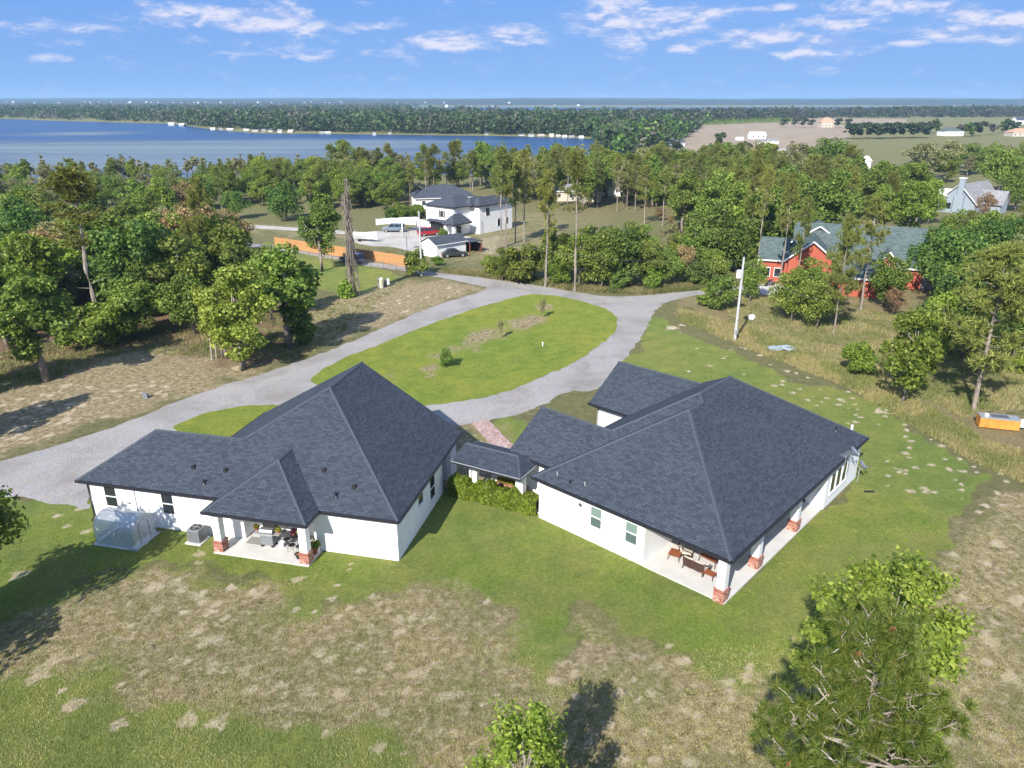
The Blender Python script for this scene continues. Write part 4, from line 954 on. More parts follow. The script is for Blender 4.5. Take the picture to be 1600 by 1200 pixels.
# wrought iron table with chairs, pots on the table
tb = thing('patio_table', 'small round black wrought iron table with pots on the left patio', 'table', LP(7.0, .55, .1), LTH)
m = MB(); m.lathe([(.42, .70), (.42, .72)], MT['black'], (0, 0, 0), 20); m.build('table_top', tb)
for k in range(4):
    a_ = k * math.pi / 2 + .5; m = MB(); m.tube([(.36 * math.cos(a_), .36 * math.sin(a_), 0), (.2 * math.cos(a_), .2 * math.sin(a_), .35), (.33 * math.cos(a_), .33 * math.sin(a_), .70)], .014, MT['black'], 5); m.build('leg', tb)
def iron_chair(label, loc, rz):
    c = thing('iron_chair', label, 'chair', loc, rz, 'black iron chairs round the patio table')
    m = MB(); m.lathe([(.21, .42), (.22, .44), (.21, .45)], MT['black'], (0, 0, 0), 14); m.build('seat', c)
    m = MB(); m.tube([(-.19, .17, .44), (-.2, .24, .8), (-.1, .26, .95), (.1, .26, .95), (.2, .24, .8), (.19, .17, .44)], .013, MT['black'], 5)
    for x in (-.08, 0, .08): m.tube([(x, .19, .45), (x, .25, .93)], .008, MT['black'], 4)
    m.build('backrest', c)
    for x, y in ((-.17, -.15), (.17, -.15), (-.17, .15), (.17, .15)):
        m = MB(); m.tube([(x, y, .43), (x * 1.25, y * 1.3, 0)], .012, MT['black'], 5); m.build('leg', c)
iron_chair('black iron chair left of the patio table, nearest the bucket', LP(7.62, .35, .1), LTH + math.pi / 2 - 1.9)
iron_chair('black iron chair in front of the patio table', LP(7.0, -.15, .1), LTH - math.pi / 2)
iron_chair('black iron chair right of the patio table, beside the column', LP(6.3, .3, .1), LTH + 3.0)
potted('potted_plant', 'potted purple leaved plant at the left of the iron table', LP(7.2, .5, .82), .13, .2, 'terracotta', 'purple', .28, 5)
potted('potted_plant', 'potted purple and brown plant in the middle of the iron table', LP(6.95, .75, .82), .13, .2, 'wood_red', 'purple', .3, 6)
potted('potted_plant', 'potted yellow green plant at the right of the iron table', LP(6.75, .45, .82), .12, .2, 'terracotta', 'yellowflower', .25, 7)
potted('potted_plant', 'dark flower pot with red rim at the foot of the right patio column', LP(6.25, -.75, .1), .2, .32, 'black', 'leafr', .08, 8, 30)
potted('potted_plant', 'terracotta pot of tall green stems between right column and wall', LP(5.55, -.05, .1), .22, .38, 'terracotta', 'leafd', .8, 9, 160)
potted('potted_plant', 'white planter with low greenery against the patio end wall', LP(5.5, .15, .1), .2, .45, 'white', 'leafb', .25, 10)

# garden seating on the right porch
def loveseat(label, loc, rz):
    c = thing('wicker_loveseat', label, 'sofa', loc, rz, 'wicker loveseats on the porch')
    m = MB(); m.box((-.68, -.36, .18), (.68, .34, .27), MT['wicker']); m.build('seat_frame', c)
    for k in (-1, 0, 1):
        M = Matrix.Translation((k * .45, .36, .22)) @ Matrix.Rotation(-.18, 4, 'X') @ Matrix.Rotation(-k * .1, 4, 'Z')
        m = MB(); m.box((-.225, -.03, 0), (.225, .03, .62), MT['wicker'], M); m.build('back_panel', c)
    for s_ in (-1, 1):
        m = MB(); m.tube([(s_ * .70, .38, .8), (s_ * .74, .1, .62), (s_ * .74, -.3, .55), (s_ * .72, -.4, .3), (s_ * .70, -.38, 0)], .028, MT['wicker'], 6); m.build('arm', c)
        m = MB(); m.tube([(s_ * .66, .36, .2), (s_ * .68, .42, 0)], .028, MT['wicker'], 6); m.build('leg', c)
        m = MB(); m.box((s_ * .02, -.36, .27), (s_ * .66, .28, .40), MT['cushion']); m.build('seat_cushion', c, bevel=.04)
        M = Matrix.Translation((0, .27, .38)) @ Matrix.Rotation(-.22, 4, 'X')
        m = MB(); m.box((s_ * .02, -.07, 0), (s_ * .66, .06, .48), MT['cushion'], M); m.build('back_cushion', c, bevel=.04)
def low_table(label, loc, rz, w=.9, d=.5, h=.4):
    c = thing('low_table', label, 'side table', loc, rz, 'low wooden tables on the porch')
    m = MB()
    for i in range(5): m.box((-w / 2, -d / 2 + i * d / 5 + .004, h - .03), (w / 2, -d / 2 + (i + 1) * d / 5 - .004, h), MT['wood_red'])
    m.build('table_top', c)
    for x in (-1, 1):
        for y in (-1, 1):
            m = MB(); m.tube([(x * (w / 2 - .05), y * (d / 2 - .05), h - .03), (x * w / 2, y * d / 2, 0)], .02, MT['wicker'], 5); m.build('leg', c)
zf = .09
loveseat('wicker loveseat with beige cushions showing, facing along the porch', RP(4.25, 3.35, zf), RTH + .3)
loveseat('wicker loveseat seen from behind, its brown back toward the lawn', RP(3.0, 2.15, zf), RTH + math.pi / 2)
low_table('reddish low table left of the two loveseats', RP(4.55, 2.35, zf), RTH + .25, .75, .7)
low_table('reddish long coffee table in front of the loveseats', RP(2.75, 3.25, zf), RTH + math.pi / 2 - .1, 1.15, .55, .45)
low_table('reddish small end table nearest the corner column', RP(2.05, 1.95, zf), RTH + math.pi / 2, .7, .5, .36)
# satellite dish on its own post and roof-edge antenna
def dish(label, loc, rz, r=.45, hpost=1.6, name='satellite_dish', dm='dishgray'):
    t = thing(name, label, 'satellite dish', loc, rz)
    m = MB(); m.tube([(0, 0, 0), (0, 0, hpost)], .03, MT['galv'], 8); m.build('mast', t)
    m = MB(); m.lathe([(.02, .0), (r * .5, .05), (r * .85, .14), (r, .2), (r * .98, .21), (r * .5, .07), (.02, .02)], MT[dm], (0, 0, 0), 24); o = m.build('dish', t, smooth=True); o.location = (0, -.05, hpost + .1); o.rotation_euler = (math.radians(62), 0, 0)
    m = MB(); m.tube([(0, -.05, hpost - .25), (0, -.62, hpost + .05)], .015, MT['galv'], 6); m.box((-.05, -.7, hpost), (.05, -.58, hpost + .12), MT['gray']); m.build('feed_arm', t)
dish('blue gray satellite dish on a short post in the grass behind the right house', RP(-.15, 19.75), RTH + .75, .42, 1.25)
dish('small satellite dish mounted on mast at the porch side eave above three windows', RP(-.15, 17.1, 1.9), RTH + .9, .42, 1.35)
t = thing('tv_antenna', 'thin rod television antenna fixed to right house eave', 'antenna', RP(-.12, 16.2, 2.2), RTH)
m = MB(); m.tube([(0, 0, 0), (0, 0, 1.3)], .02, MT['galv'], 6); m.tube([(-.2, 0, 1.2), (1.3, 0, 1.2)], .012, MT['galv'], 5)
for k in range(8): m.tube([(-.15 + k * .2, -.35 + k * .02, 1.2), (-.15 + k * .2, .35 - k * .02, 1.2)], .007, MT['galv'], 4)
m.build('rods', t)
t = thing('hanging_light', 'black hook lamp fixed on the middle porch column of right house', 'lamp', RP(.33, 10.35, 2.0), RTH)
m = MB(); m.tube([(0, 0, .3), (0, -.0, .4), (.3, 0, .4)], .02, MT['black'], 5); m.lathe([(.05, 0), (.09, .05), (.07, .22), (.02, .28)], MT['black'], (.3, 0, .08), 8); m.build('lamp_body', t)
m = MB(); m.box((-.35, -.08, .02), (.35, .08, .09), MT['black']); o = m.build('drain_cover'); o.location = at(1358, 769); tag(o, 'small black slab lying on the lawn right of the right house', 'slab')
for i in range(1): pass
# pavers of the brick path
pth = thing('brick_path', 'pinkish brick paver path from the gravel drive to the walkway', 'path', (0, 0, 0)); del pth['category']; del pth['label']; pth['kind'] = 'structure'
def paver_mat():
    m, N, L, bs = nodes('pink_paver'); oi = N.new('ShaderNodeObjectInfo'); geo = N.new('ShaderNodeNewGeometry')
    L.new(ramp(N, L, geo.outputs['Random Per Island'], [(0, (.27, .17, .15)), (.5, (.36, .25, .225)), (1, (.46, .36, .33))]), bs.inputs['Base Color']); bs.inputs['Roughness'].default_value = .9; return m
PAV = paver_mat()
c0 = [at(750, 659), at(766, 676), at(783, 694), at(800, 703)]; m = MB(); m2 = MB()
cl = smooth_outline([(p.x, p.y) for p in c0], .21, 0, closed=False)
for a_, b_ in zip(cl, cl[1:]):
    d = (b_ - a_).normalized(); nn = Vector((-d.y, d.x, 0)); rw = random.random() * .1; Lk = (b_ - a_).length
    for k in range(14):
        s0 = -.78 + k * .112; A = a_ + nn * (s0 + rw * 0)
        M = Matrix(((d.x, nn.x, 0, A.x), (d.y, nn.y, 0, A.y), (0, 0, 1, 0), (0, 0, 0, 1)))
        m.box((.004, .004, .0), (Lk - .004, .108, .034 + random.uniform(0, .006)), PAV, M)
tag(m.build('paver', pth, fix=False), kind='stuff')

# ------------------------------------------------------------------ poles, wires, odd things
def wood_pole(label, base, ytop, r=.16, lean=(0, 0), trans=None):
    b = at(*base); h = height_at(b, ytop); t = thing('utility_pole', label, 'utility pole', b, .3)
    m = MB(); m.tube([(0, 0, 0), (lean[0], lean[1], h)], [r, r * .65], MT['poleconc'], 10); m.build('pole', t)
    m = MB(); m.lathe([(.05, 0), (.06, .12), (.03, .16)], MT['gray'], (0, 0, h), 8); m.build('insulator', t)
    if trans:
        m = MB(); m.lathe([(.26, 0), (.28, .05), (.28, .8), (.2, .9), (.05, .93)], MT['white'], (-.42, 0, h - 2.3), 14); m.box((-.16, -.05, h - 2.0), (0, .05, h - 1.9), MT['galv']); m.build('transformer', t)
        m = MB(); m.box((-.12, -.3, .8), (.12, -.1, 1.3), MT['galv']); m.build('meter_box', t)
    return b, h
pb, ph = wood_pole('pale gray utility pole with white transformer, beside the right lawn', (1148, 532), 402, .17, trans=True)
pb2, ph2 = wood_pole('tall pale utility pole at the lane bend near the white shed', (659, 431), 330, .17)
def wire(name, label, a, b, sag=1.2):
    pts = [a.lerp(b, i / 16) - Vector((0, 0, sag * 4 * (i / 16) * (1 - i / 16))) for i in range(17)]
    m = MB(); m.tube(pts, .012, MT['gray'], 4); tag(m.build(name), label, 'power line')
wire('power_line', 'thin power line from the transformer pole to the lane pole', pb + Vector((0, 0, ph - .3)), pb2 + Vector((0, 0, ph2 - .5)), 2.5)
wire('power_line', 'thin power line running from the transformer pole toward the red house', pb + Vector((0, 0, ph - .3)), at(1290, 470, 5), .8)
t = thing('water_filter_tank', 'upright cream fiberglass water tank in the dry grass by the lane', 'water tank', at(595, 450))
m = MB(); m.lathe([(.28, 0), (.45, .05), (.45, 1.35), (.35, 1.5), (.1, 1.55)], plain('cream_tank', (.62, .58, .45), .6), (0, 0, 0), 16); m.build('tank', t, smooth=False)
m = MB(); m.tube([(0, 0, 1.55), (.3, 0, 1.6), (.3, .2, .1)], .03, MT['white'], 6); m.build('pipe', t)
t = thing('well_pump', 'dark pump and pipework with white box beside the cream tank', 'pump', at(603, 448), .4)
m = MB(); m.lathe([(.2, 0), (.24, .9), (.18, 1.1), (.05, 1.15)], MT['gray'], (0, 0, 0), 12); m.build('pressure_tank', t)
m = MB(); m.box((.2, -.2, .3), (.5, .1, 1.2), MT['white']); m.build('control_box', t)
m = MB(); m.lathe([(.2, 0), (.38, .1), (.42, .35), (.36, .6), (.15, .72)], MT['white'], (0, 0, 0), 14); o = m.build('white_tank', smooth=True); o.location = at(1174, 500); tag(o, 'small white round tank in golden grass near the utility pole', 'tank')
bm_ = bmesh.new(); bmesh.ops.create_grid(bm_, x_segments=14, y_segments=8, size=1)
for v in bm_.verts: v.co = Vector((v.co.x * 1.5, v.co.y * .8, .12 + .16 * (mnoise.noise(v.co * 2.3) + .5) * max(0, 1 - abs(v.co.x) ** 3)))
me = bpy.data.meshes.new('tarp'); bm_.to_mesh(me); bm_.free(); me.materials.append(plain('pale_blue_tarp', (.35, .42, .52), .5, var=.25)); o = link_mesh('tarp', me); o.location = at(1222, 546); o.rotation_euler.z = .1; tag(o, 'crumpled pale blue tarp in weeds at lawn edge', 'tarp')
m = MB(); m.lathe([(.06, 0), (.08, .45), (.05, .5)], MT['white'], (0, 0, 0), 8); o = m.build('marker_post'); o.location = at(848, 541); tag(o, 'tiny white post on the grass island right of the saplings', 'post')
m = MB(); m.box((-.22, -.15, 0), (.22, .15, .5), MT['acgray']); o = m.build('utility_box'); o.location = at(228, 622); tag(o, 'small dark utility box in the dry strip by the left woods', 'box')

# orange container in the weeds
t = thing('orange_container', 'long rusty orange steel container with gray lid in the weeds at right edge', 'container', at(1557, 668), -.28)
m = MB(); m.box((-1.5, -.55, .1), (1.5, .55, .95), MT['orange']); bod = m.build('body', t, bevel=.03)
for i in range(7):
    m = MB(); m.box((-1.42 + i * .46, -.575, .15), (-1.36 + i * .46, -.551, .9), MT['orange']); m.build('rib', bod)
m = MB(); m.box((-1.5, -.58, .952), (1.5, .58, 1.02), MT['galv']); lid = m.build('lid', t)
m = MB(); m.box((-.6, -.35, 1.022), (.7, .35, 1.05), MT['gray']); m.build('hatch', lid)
m = MB(); m.box((-1.1, -.2, 1.02), (-.85, .1, 1.2), MT['white']); m.build('cap', lid)
m = MB(); m.lathe([(.1, 0), (.3, .1), (.32, .5), (.15, .7)], MT['white'], (1.85, .1, .2), 12); m.build('pump_end', t)

# ------------------------------------------------------------------ fences
def board_fence(label, pts, h=1.8, pw=2.4):
    P = [at(x, y) for x, y in pts]; t = thing('board_fence', label, 'fence', P[0]); O = P[0]
    wood = plain('new_cedar_boards', (.42, .22, .085), .8, var=.16, scale=1.2); wd2 = plain('cedar_post', (.42, .2, .07), .8)
    for a, b in zip(P, P[1:]):
        n = max(1, round((b - a).length / pw)); d = (b - a) / n; dl = d.length; u = d.normalized(); nn = Vector((u.y, -u.x, 0))
        bw = .14; nb = int(dl / bw)
        M0 = Matrix(((u.x, nn.x, 0, 0), (u.y, nn.y, 0, 0), (0, 0, 1, 0), (0, 0, 0, 1)))
        mb = MB()
        for i in range(nb): mb.box((i * dl / nb + .004, 0, .05), ((i + 1) * dl / nb - .004, .02, h + random.uniform(-.015, .015)), wood)
        mb.box((0, -.05, .4), (dl, -.001, .5), wd2); mb.box((0, -.05, 1.4), (dl, -.001, 1.5), wd2); me = mb.mesh('fence_panel')
        pm = MB(); pm.box((-.06, -.15, 0), (.06, -.055, h + .1), wd2); pme = pm.mesh('fence_post')
        for k in range(n):
            q = a + d * k - O; rz = math.atan2(u.y, u.x)
            o = link_mesh('fence_panel', me, t, q, rz); o.scale = (1, -1, 1)
            o = link_mesh('fence_post', pme, t, q, rz); o.scale = (1, -1, 1)
board_fence('long new orange cedar board fence beside the lane', [(430, 386), (500, 397), (560, 406), (610, 413), (641, 419)], 1.9)
def chain_fence(label, pts, h=1.3, step=3.0):
    P = [at(x, y) for x, y in pts]; t = thing('chain_link_fence', label, 'fence', P[0]); O = P[0]
    pm = MB(); pm.tube([(0, 0, 0), (0, 0, h)], .04, MT['gray'], 6); pme = pm.mesh('fence_post'); m = MB(); w_ = MB()
    mesh_ = bpy.data.materials.get('wire_mesh')
    if not mesh_:
        mesh_, N, L, bs = nodes('wire_mesh'); bs.inputs['Base Color'].default_value = (.1, .1, .1, 1)
    for a, b in zip(P, P[1:]):
        n = max(1, round((b - a).length / step)); d = (b - a) / n
        for k in range(n): link_mesh('fence_post', pme, t, a + d * k - O)
        m.tube([a - O + Vector((0, 0, h - .03)), b - O + Vector((0, 0, h - .03))], .03, MT['gray'], 5)
        u = (b - a).normalized(); L_ = (b - a).length; s = .35; x = 0
        while x < L_:      # woven wire, drawn as crossing strands
            p = a - O + u * x; q = a - O + u * min(L_, x + h); 
            w_.tube([p + Vector((0, 0, .03)), p + u * min(h, L_ - x) + Vector((0, 0, .03 + min(h, L_ - x) * .95))], .006, mesh_, 3, False)
            w_.tube([p + Vector((0, 0, h * .98)), p + u * min(h, L_ - x) + Vector((0, 0, h * .98 - min(h, L_ - x) * .95))], .006, mesh_, 3, False); x += s
    m.build('top_rail', t, fix=False); tag(w_.build('wire', t, fix=False), kind='stuff')
chain_fence('dark chain link fence along the near side of the lane', [(560, 417), (600, 421), (640, 426)], 1.3, 2.6)
chain_fence('dark chain link fence behind the left woods by the lane', [(330, 388), (380, 389), (440, 397), (500, 408), (560, 417)], 1.3, 2.6)

# ------------------------------------------------------------------ vehicles
def paint_mat(name, c):
    m, N, L, bs = nodes(name); bs.inputs['Base Color'].default_value = (*c, 1); bs.inputs['Roughness'].default_value = .35; bs.inputs['Coat Weight'].default_value = .6; return m
def car(name, label, loc, rz, c, kind='suv', L_=4.6, W=1.8, H=1.65, grp=None):
    t = thing(name, label, 'truck' if kind == 'pickup' else 'car', loc, rz, grp); P = paint_mat(name + '_paint', c); k = L_ / 4.6
    if kind == 'suv': low = [(-2.25, .35), (2.2, .35), (2.28, .6), (2.2, .88), (1.25, 1.02), (-2.15, 1.05), (-2.28, .8)]; top = [(1.2, 1.0), (.55, H), (-1.9, H - .02), (-2.2, 1.03)]
    elif kind == 'sedan': low = [(-2.25, .32), (2.2, .32), (2.28, .55), (2.2, .75), (1.2, .92), (-1.7, .98), (-2.25, .88)]; top = [(1.1, .9), (.35, H), (-1.0, H), (-1.85, .95)]
    else: low = [(-2.5, .5), (2.4, .5), (2.5, .8), (2.4, 1.05), (1.3, 1.15), (-2.5, 1.1)]; top = [(1.2, 1.12), (.6, H), (-.65, H), (-.8, 1.1)]
    low = [(x * k, z) for x, z in low]; top = [(x * k, z) for x, z in top]
    m = MB(); m.prism(low, -W / 2, W / 2, P); b = m.build('body', t, bevel=.06, smooth=True)
    m = MB(); y = W / 2 - .12; yt = W / 2 - .28
    bot = [top[0], top[3]]; up = [top[1], top[2]]
    for s_ in (-1, 1): m.poly([(top[0][0], s_ * y, top[0][1]), (top[1][0], s_ * yt, top[1][1]), (top[2][0], s_ * yt, top[2][1]), (top[3][0], s_ * y, top[3][1])], MT['glass'])
    m.poly([(top[0][0], -y, top[0][1]), (top[0][0], y, top[0][1]), (top[1][0], yt, top[1][1]), (top[1][0], -yt, top[1][1])], MT['glass'])
    m.poly([(top[3][0], -y, top[3][1]), (top[3][0], y, top[3][1]), (top[2][0], yt, top[2][1]), (top[2][0], -yt, top[2][1])], MT['glass'])
    m.build('windows', t)
    m = MB(); m.box((top[2][0] - .03, -yt - .03, H), (top[1][0] + .03, yt + .03, H + .04), P)
    for s_ in (-1, 1):
        for f in (0, .36, .68, 1):
            a = Vector((top[0][0] * (1 - f) + top[3][0] * f, s_ * (y + .01), top[0][1] * (1 - f) + top[3][1] * f)); c_ = Vector((top[1][0] * (1 - f) + top[2][0] * f, s_ * (yt + .01), H)); m.tube([a, c_], .04, P, 4)
    m.build('roof_panel', t)
    if kind == 'pickup': m = MB(); m.box((-2.4 * k, -W / 2 + .15, 1.06), (-.95 * k, W / 2 - .15, 1.12), MT['black']); m.build('cargo_bed', t)
    for x in (-1.38 * k, 1.42 * k):
        for s_ in (-1, 1):
            m = MB(); m.lathe([(.2, -.11), (.34, -.11), (.36, -.06), (.36, .06), (.34, .11), (.2, .11)], MT['rubber'], (0, 0, 0), 16); o = m.build('wheel', t); o.location = (x, s_ * (W / 2 - .08), .36); o.rotation_euler = (math.pi / 2, 0, 0)
            m = MB(); m.lathe([(.2, -.115), (.2, .115)], MT['galv'], (0, 0, 0), 12); m.build('rim', o)
    for s_ in (-1, 1):
        m = MB(); m.box((2.17 * k, s_ * (W / 2 - .4), .68), (2.31 * k, s_ * (W / 2 - .08), .82), MT['chrome']); m.build('headlight', t)
        m = MB(); m.box((-2.32 * k, s_ * (W / 2 - .25), .75), (-2.2 * k, s_ * (W / 2 - .07), .98), plain('red_lens', (.4, .02, .02), .3)); m.build('taillight', t)
    return t
def ang_px(a, b): A, B = at(*a), at(*b); return math.atan2(B.y - A.y, B.x - A.x)
car('parked_car', 'dark blue car on the lane beside the orange fence', at(551, 410), ang_px((534, 407), (568, 413)) + math.pi, (.015, .025, .11), 'suv', 4.7)
car('parked_car', 'blue gray SUV parked on the pale gravel court', at(616, 362), ang_px((603, 362), (631, 362)) + math.pi, (.13, .17, .22), 'suv', 4.9)
car('parked_truck', 'red pickup parked before the white house garage', at(670, 368), ang_px((659, 369), (683, 367)), (.30, .012, .02), 'suv', 4.6)
car('parked_car', 'dark sedan half hidden behind the white shed front', at(709, 401), ang_px((695, 402), (725, 400)), (.03, .035, .04), 'sedan', 4.6, H=1.4)
# boat on trailer
t = thing('boat_on_trailer', 'white covered boat on trailer at the edge of the gravel court', 'boat', at(572, 377), ang_px((557, 377), (590, 379)))
m = MB(); hull = [(-2.6, 1.0, 1.25), (-1.2, 1.1, 1.25), (.6, 1.0, 1.3), (1.8, .6, 1.4), (2.5, .05, 1.5)]
for (x0, w0, z0), (x1, w1, z1) in zip(hull, hull[1:]):
    for s_ in (-1, 1):
        m.poly([(x0, s_ * w0, z0), (x1, s_ * w1, z1), (x1, s_ * w1 * .4, .55), (x0, s_ * w0 * .5, .5)], MT['white']); m.poly([(x0, s_ * w0 * .5, .5), (x1, s_ * w1 * .4, .55), (x1, 0, .45), (x0, 0, .4)], MT['white'])
    m.poly([(x0, -w0, z0), (x1, -w1, z1), (x1, 0, z1 + .45), (x0, 0, z0 + .5)], MT['white']); m.poly([(x0, w0, z0), (x1, w1, z1), (x1, 0, z1 + .45), (x0, 0, z0 + .5)], MT['white'])
m.poly([(-2.6, -1, 1.25), (-2.6, 1, 1.25), (-2.6, .5, .5), (-2.6, -.5, .5)], MT['white']); m.build('hull', t)
m = MB(); m.tube([(-2.4, 0, .35), (3.6, 0, .4)], .06, MT['galv'], 6); m.build('trailer_frame', t)
for s_ in (-1, 1):
    m = MB(); m.lathe([(.15, -.1), (.3, -.1), (.3, .1), (.15, .1)], MT['rubber'], (0, 0, 0), 12); o = m.build('wheel', t); o.location = (-.9, s_ * .95, .3); o.rotation_euler = (math.pi / 2, 0, 0)

# ------------------------------------------------------------------ neighbouring buildings
def simple_house(name, label, P, rz, L_, W, h, rh, roof='shingle_gray', wall='stucco', ov=.4, kind='gable', cat='house', wins=True, parent_grp=None, end_hip=0):
    """ridge along local x"""
    t = thing(name, label, cat, P, rz, parent_grp); m = MB(); m.box((-L_ / 2, -W / 2, 0), (L_ / 2, W / 2, h), MT[wall])
    if kind == 'gable':
        for s_ in (-1, 1): m.poly([(s_ * L_ / 2, -W / 2, h), (s_ * L_ / 2, W / 2, h), (s_ * L_ / 2, 0, h + rh)], MT[wall])
    m.build('wall', t, fix=False)
    r = MB(); X, Y = L_ / 2 + ov, W / 2 + ov; zz = h - ov * rh / (W / 2); hx = X - (Y if kind == 'hip' else 0); hx = max(.1, hx); k = math.hypot(Y, rh) ; top = h + rh + .05
    for s_ in (-1, 1): r.poly([(-X, s_ * Y, zz), (X, s_ * Y, zz), (hx, 0, top), (-hx, 0, top)], MT[roof], [(0, 0), (2 * X, 0), (X + hx, k), (X - hx, k)], up=True)
    if kind == 'hip':
        for s_ in (-1, 1): r.poly([(s_ * X, -Y, zz), (s_ * X, Y, zz), (s_ * hx, 0, top)], MT[roof], [(0, 0), (2 * Y, 0), (Y, k)], up=True)
    r.build('roof', t, fix=False)
    f = MB(); a = .12
    for s_ in (-1, 1): f.box((-X, s_ * Y - .02, zz - a), (X, s_ * Y + .02, zz + .02), MT['white'])
    f.build('fascia', t)
    if wins:
        n = max(1, int(L_ / 3.2))
        for s_ in (-1, 1):
            for i in range(n):
                x = -L_ / 2 + (i + .5) * L_ / n; w = MB(); w.box((x - .5, s_ * (W / 2 - .02), .95), (x + .5, s_ * (W / 2 + .04), 2.15), MT['winframe']); o = w.build('window', t)
                w = MB(); w.box((x - .42, s_ * (W / 2 + .03), 1.03), (x + .42, s_ * (W / 2 + .055), 2.07), MT['glass']); w.build('pane', o)
    return t
# white two-storey house (frame from photo points)
A = at(710, 369); Lf = at(673.5, 361.5); M_ = at(749.4, 366); Rt = at(793.8, 357)
u1 = (Lf - A).normalized(); wdt = (Lf - A).length; dirR = (Rt - M_).normalized()
rz = math.atan2(u1.y, u1.x) - math.pi / 2 + math.radians(8)       # local y = along front to the left, local x = depth
WH = thing('house', 'white two story stucco house with dark hip roofs and small gabled entry porch', 'house', A, rz)
inv = Matrix.Rotation(-rz, 3, 'Z')
def wl(p): return inv @ (p - A)
m2_ = wl(M_); r2_ = wl(Rt)
def body(mb, x0, y0, x1, y1, z0, z1): mb.box((x0, y0, z0), (x1, y1, z1), MT['stucco'])
def hip(mb, x0, y0, x1, y1, z, rh, ov=.45, mat='shingle_dark'):
    x0 -= ov; y0 -= ov; x1 += ov; y1 += ov; wx, wy = x1 - x0, y1 - y0; q = min(wx, wy) / 2; k = math.hypot(q, rh)
    if wx < wy: a, b = ((x0 + x1) / 2, y0 + q), ((x0 + x1) / 2, y1 - q)
    else: a, b = (x0 + q, (y0 + y1) / 2), (x1 - q, (y0 + y1) / 2)
    a3, b3 = (*a, z + rh), (*b, z + rh); c = [(x0, y0, z), (x1, y0, z), (x1, y1, z), (x0, y1, z)]; G = MT[mat]
    if wx < wy:
        mb.poly([c[0], c[1], a3], G, [(0, 0), (wx, 0), (wx / 2, k)], up=True); mb.poly([c[2], c[3], b3], G, [(0, 0), (wx, 0), (wx / 2, k)], up=True)
        mb.poly([c[1], c[2], b3, a3], G, [(0, 0), (wy, 0), (wy - q, k), (q, k)], up=True); mb.poly([c[3], c[0], a3, b3], G, [(0, 0), (wy, 0), (wy - q, k), (q, k)], up=True)
    else:
        mb.poly([c[0], c[3], a3], G, [(0, 0), (wy, 0), (wy / 2, k)], up=True); mb.poly([c[1], c[2], b3], G, [(0, 0), (wy, 0), (wy / 2, k)], up=True)
        mb.poly([c[0], c[1], b3, a3], G, [(0, 0), (wx, 0), (wx - q, k), (q, k)], up=True); mb.poly([c[3], c[2], b3, a3], G, [(0, 0), (wx, 0), (wx - q, k), (q, k)], up=True)
    mb.box((x0, y0, z - .2), (x1, y1, z - .002), MT['fascia'])
H2 = height_at(A, 324); b2 = wdt
dM = m2_
m = MB(); body(m, 0, 0, 9.0, b2, 0, H2); body(m, dM.x, dM.y, dM.x + 10.5, dM.y + 2.6 + 0 * b2, 0, H2); body(m, 5, dM.y + .5, 9.2, .5, 0, H2 - .02)
body(m, dM.x + .6, dM.y - .0, dM.x + 1.2, dM.y + .3, 0, 2.5); m.build('wall', WH, fix=False)
m = MB(); hip(m, 0, 0, 9.0, b2, H2, 1.9); hip(m, dM.x, dM.y, dM.x + 10.5, dM.y + 2.6, H2, 1.5); hip(m, 4.0, dM.y + 1.5, 9.0, 1.0, H2, 1.5)
m.build('roof', WH, fix=False)
m = MB(); hip(m, -2.0, dM.y + .6, 3.0, 1.1, 2.7, 1.8, .3); hip(m, -.9, .8, .3, b2 - .8, 2.7, .35, .05); m.build('porch_roof', WH, fix=False)
for y in (dM.y + .9, .7):
    m = MB(); m.box((-1.9, y - .3, 0), (-1.3, y + .3, 2.5), MT['stucco']); m.build('post', WH)
def wh_win(x, y, z0, z1, ax, w=.9, sh=False):
    p = MB()
    if ax == 'x': p.box((x - .05, y - w / 2, z0), (x + .02, y + w / 2, z1), MT['winframe'])
    else: p.box((x - w / 2, y - .05, z0), (x + w / 2, y + .02, z1), MT['winframe'])
    o = p.build('window', WH); g_ = MB()
    if ax == 'x': g_.box((x - .08, y - w / 2 + .08, z0 + .08), (x - .04, y + w / 2 - .08, z1 - .08), MT['glass'])
    else: g_.box((x - w / 2 + .08, y - .08, z0 + .08), (x + w / 2 - .08, y - .04, z1 - .08), MT['glass'])
    g_.build('pane', o)
    if sh:
        for s_ in (-1, 1): q = MB(); q.box((x - .07, y + s_ * (w / 2 + .05), z0), (x - .01, y + s_ * (w / 2 + .35), z1), MT['darkdoor']); q.build('shutter', o)
wh_win(0, b2 * .42, H2 - 2.3, H2 - .9, 'x', .9, True)
wh_win(dM.x + 2.5, dM.y, H2 - 2.2, H2 - .6, 'y', 1.2); wh_win(dM.x + 6.0, dM.y, 1.0, 2.6, 'y', .9); wh_win(dM.x + 8.6, dM.y, 1.2, 2.6, 'y', .8)
m = MB(); m.box((-.05, b2 - 5.0, 0), (.02, b2 - 1.2, 2.3), MT['darkdoor']); m.build('garage_door', WH)
m = MB(); m.box((.0, dM.y + 1.0, 0), (.6, dM.y + 2.0, 2.1), MT['darkdoor']); m.build('door', WH)
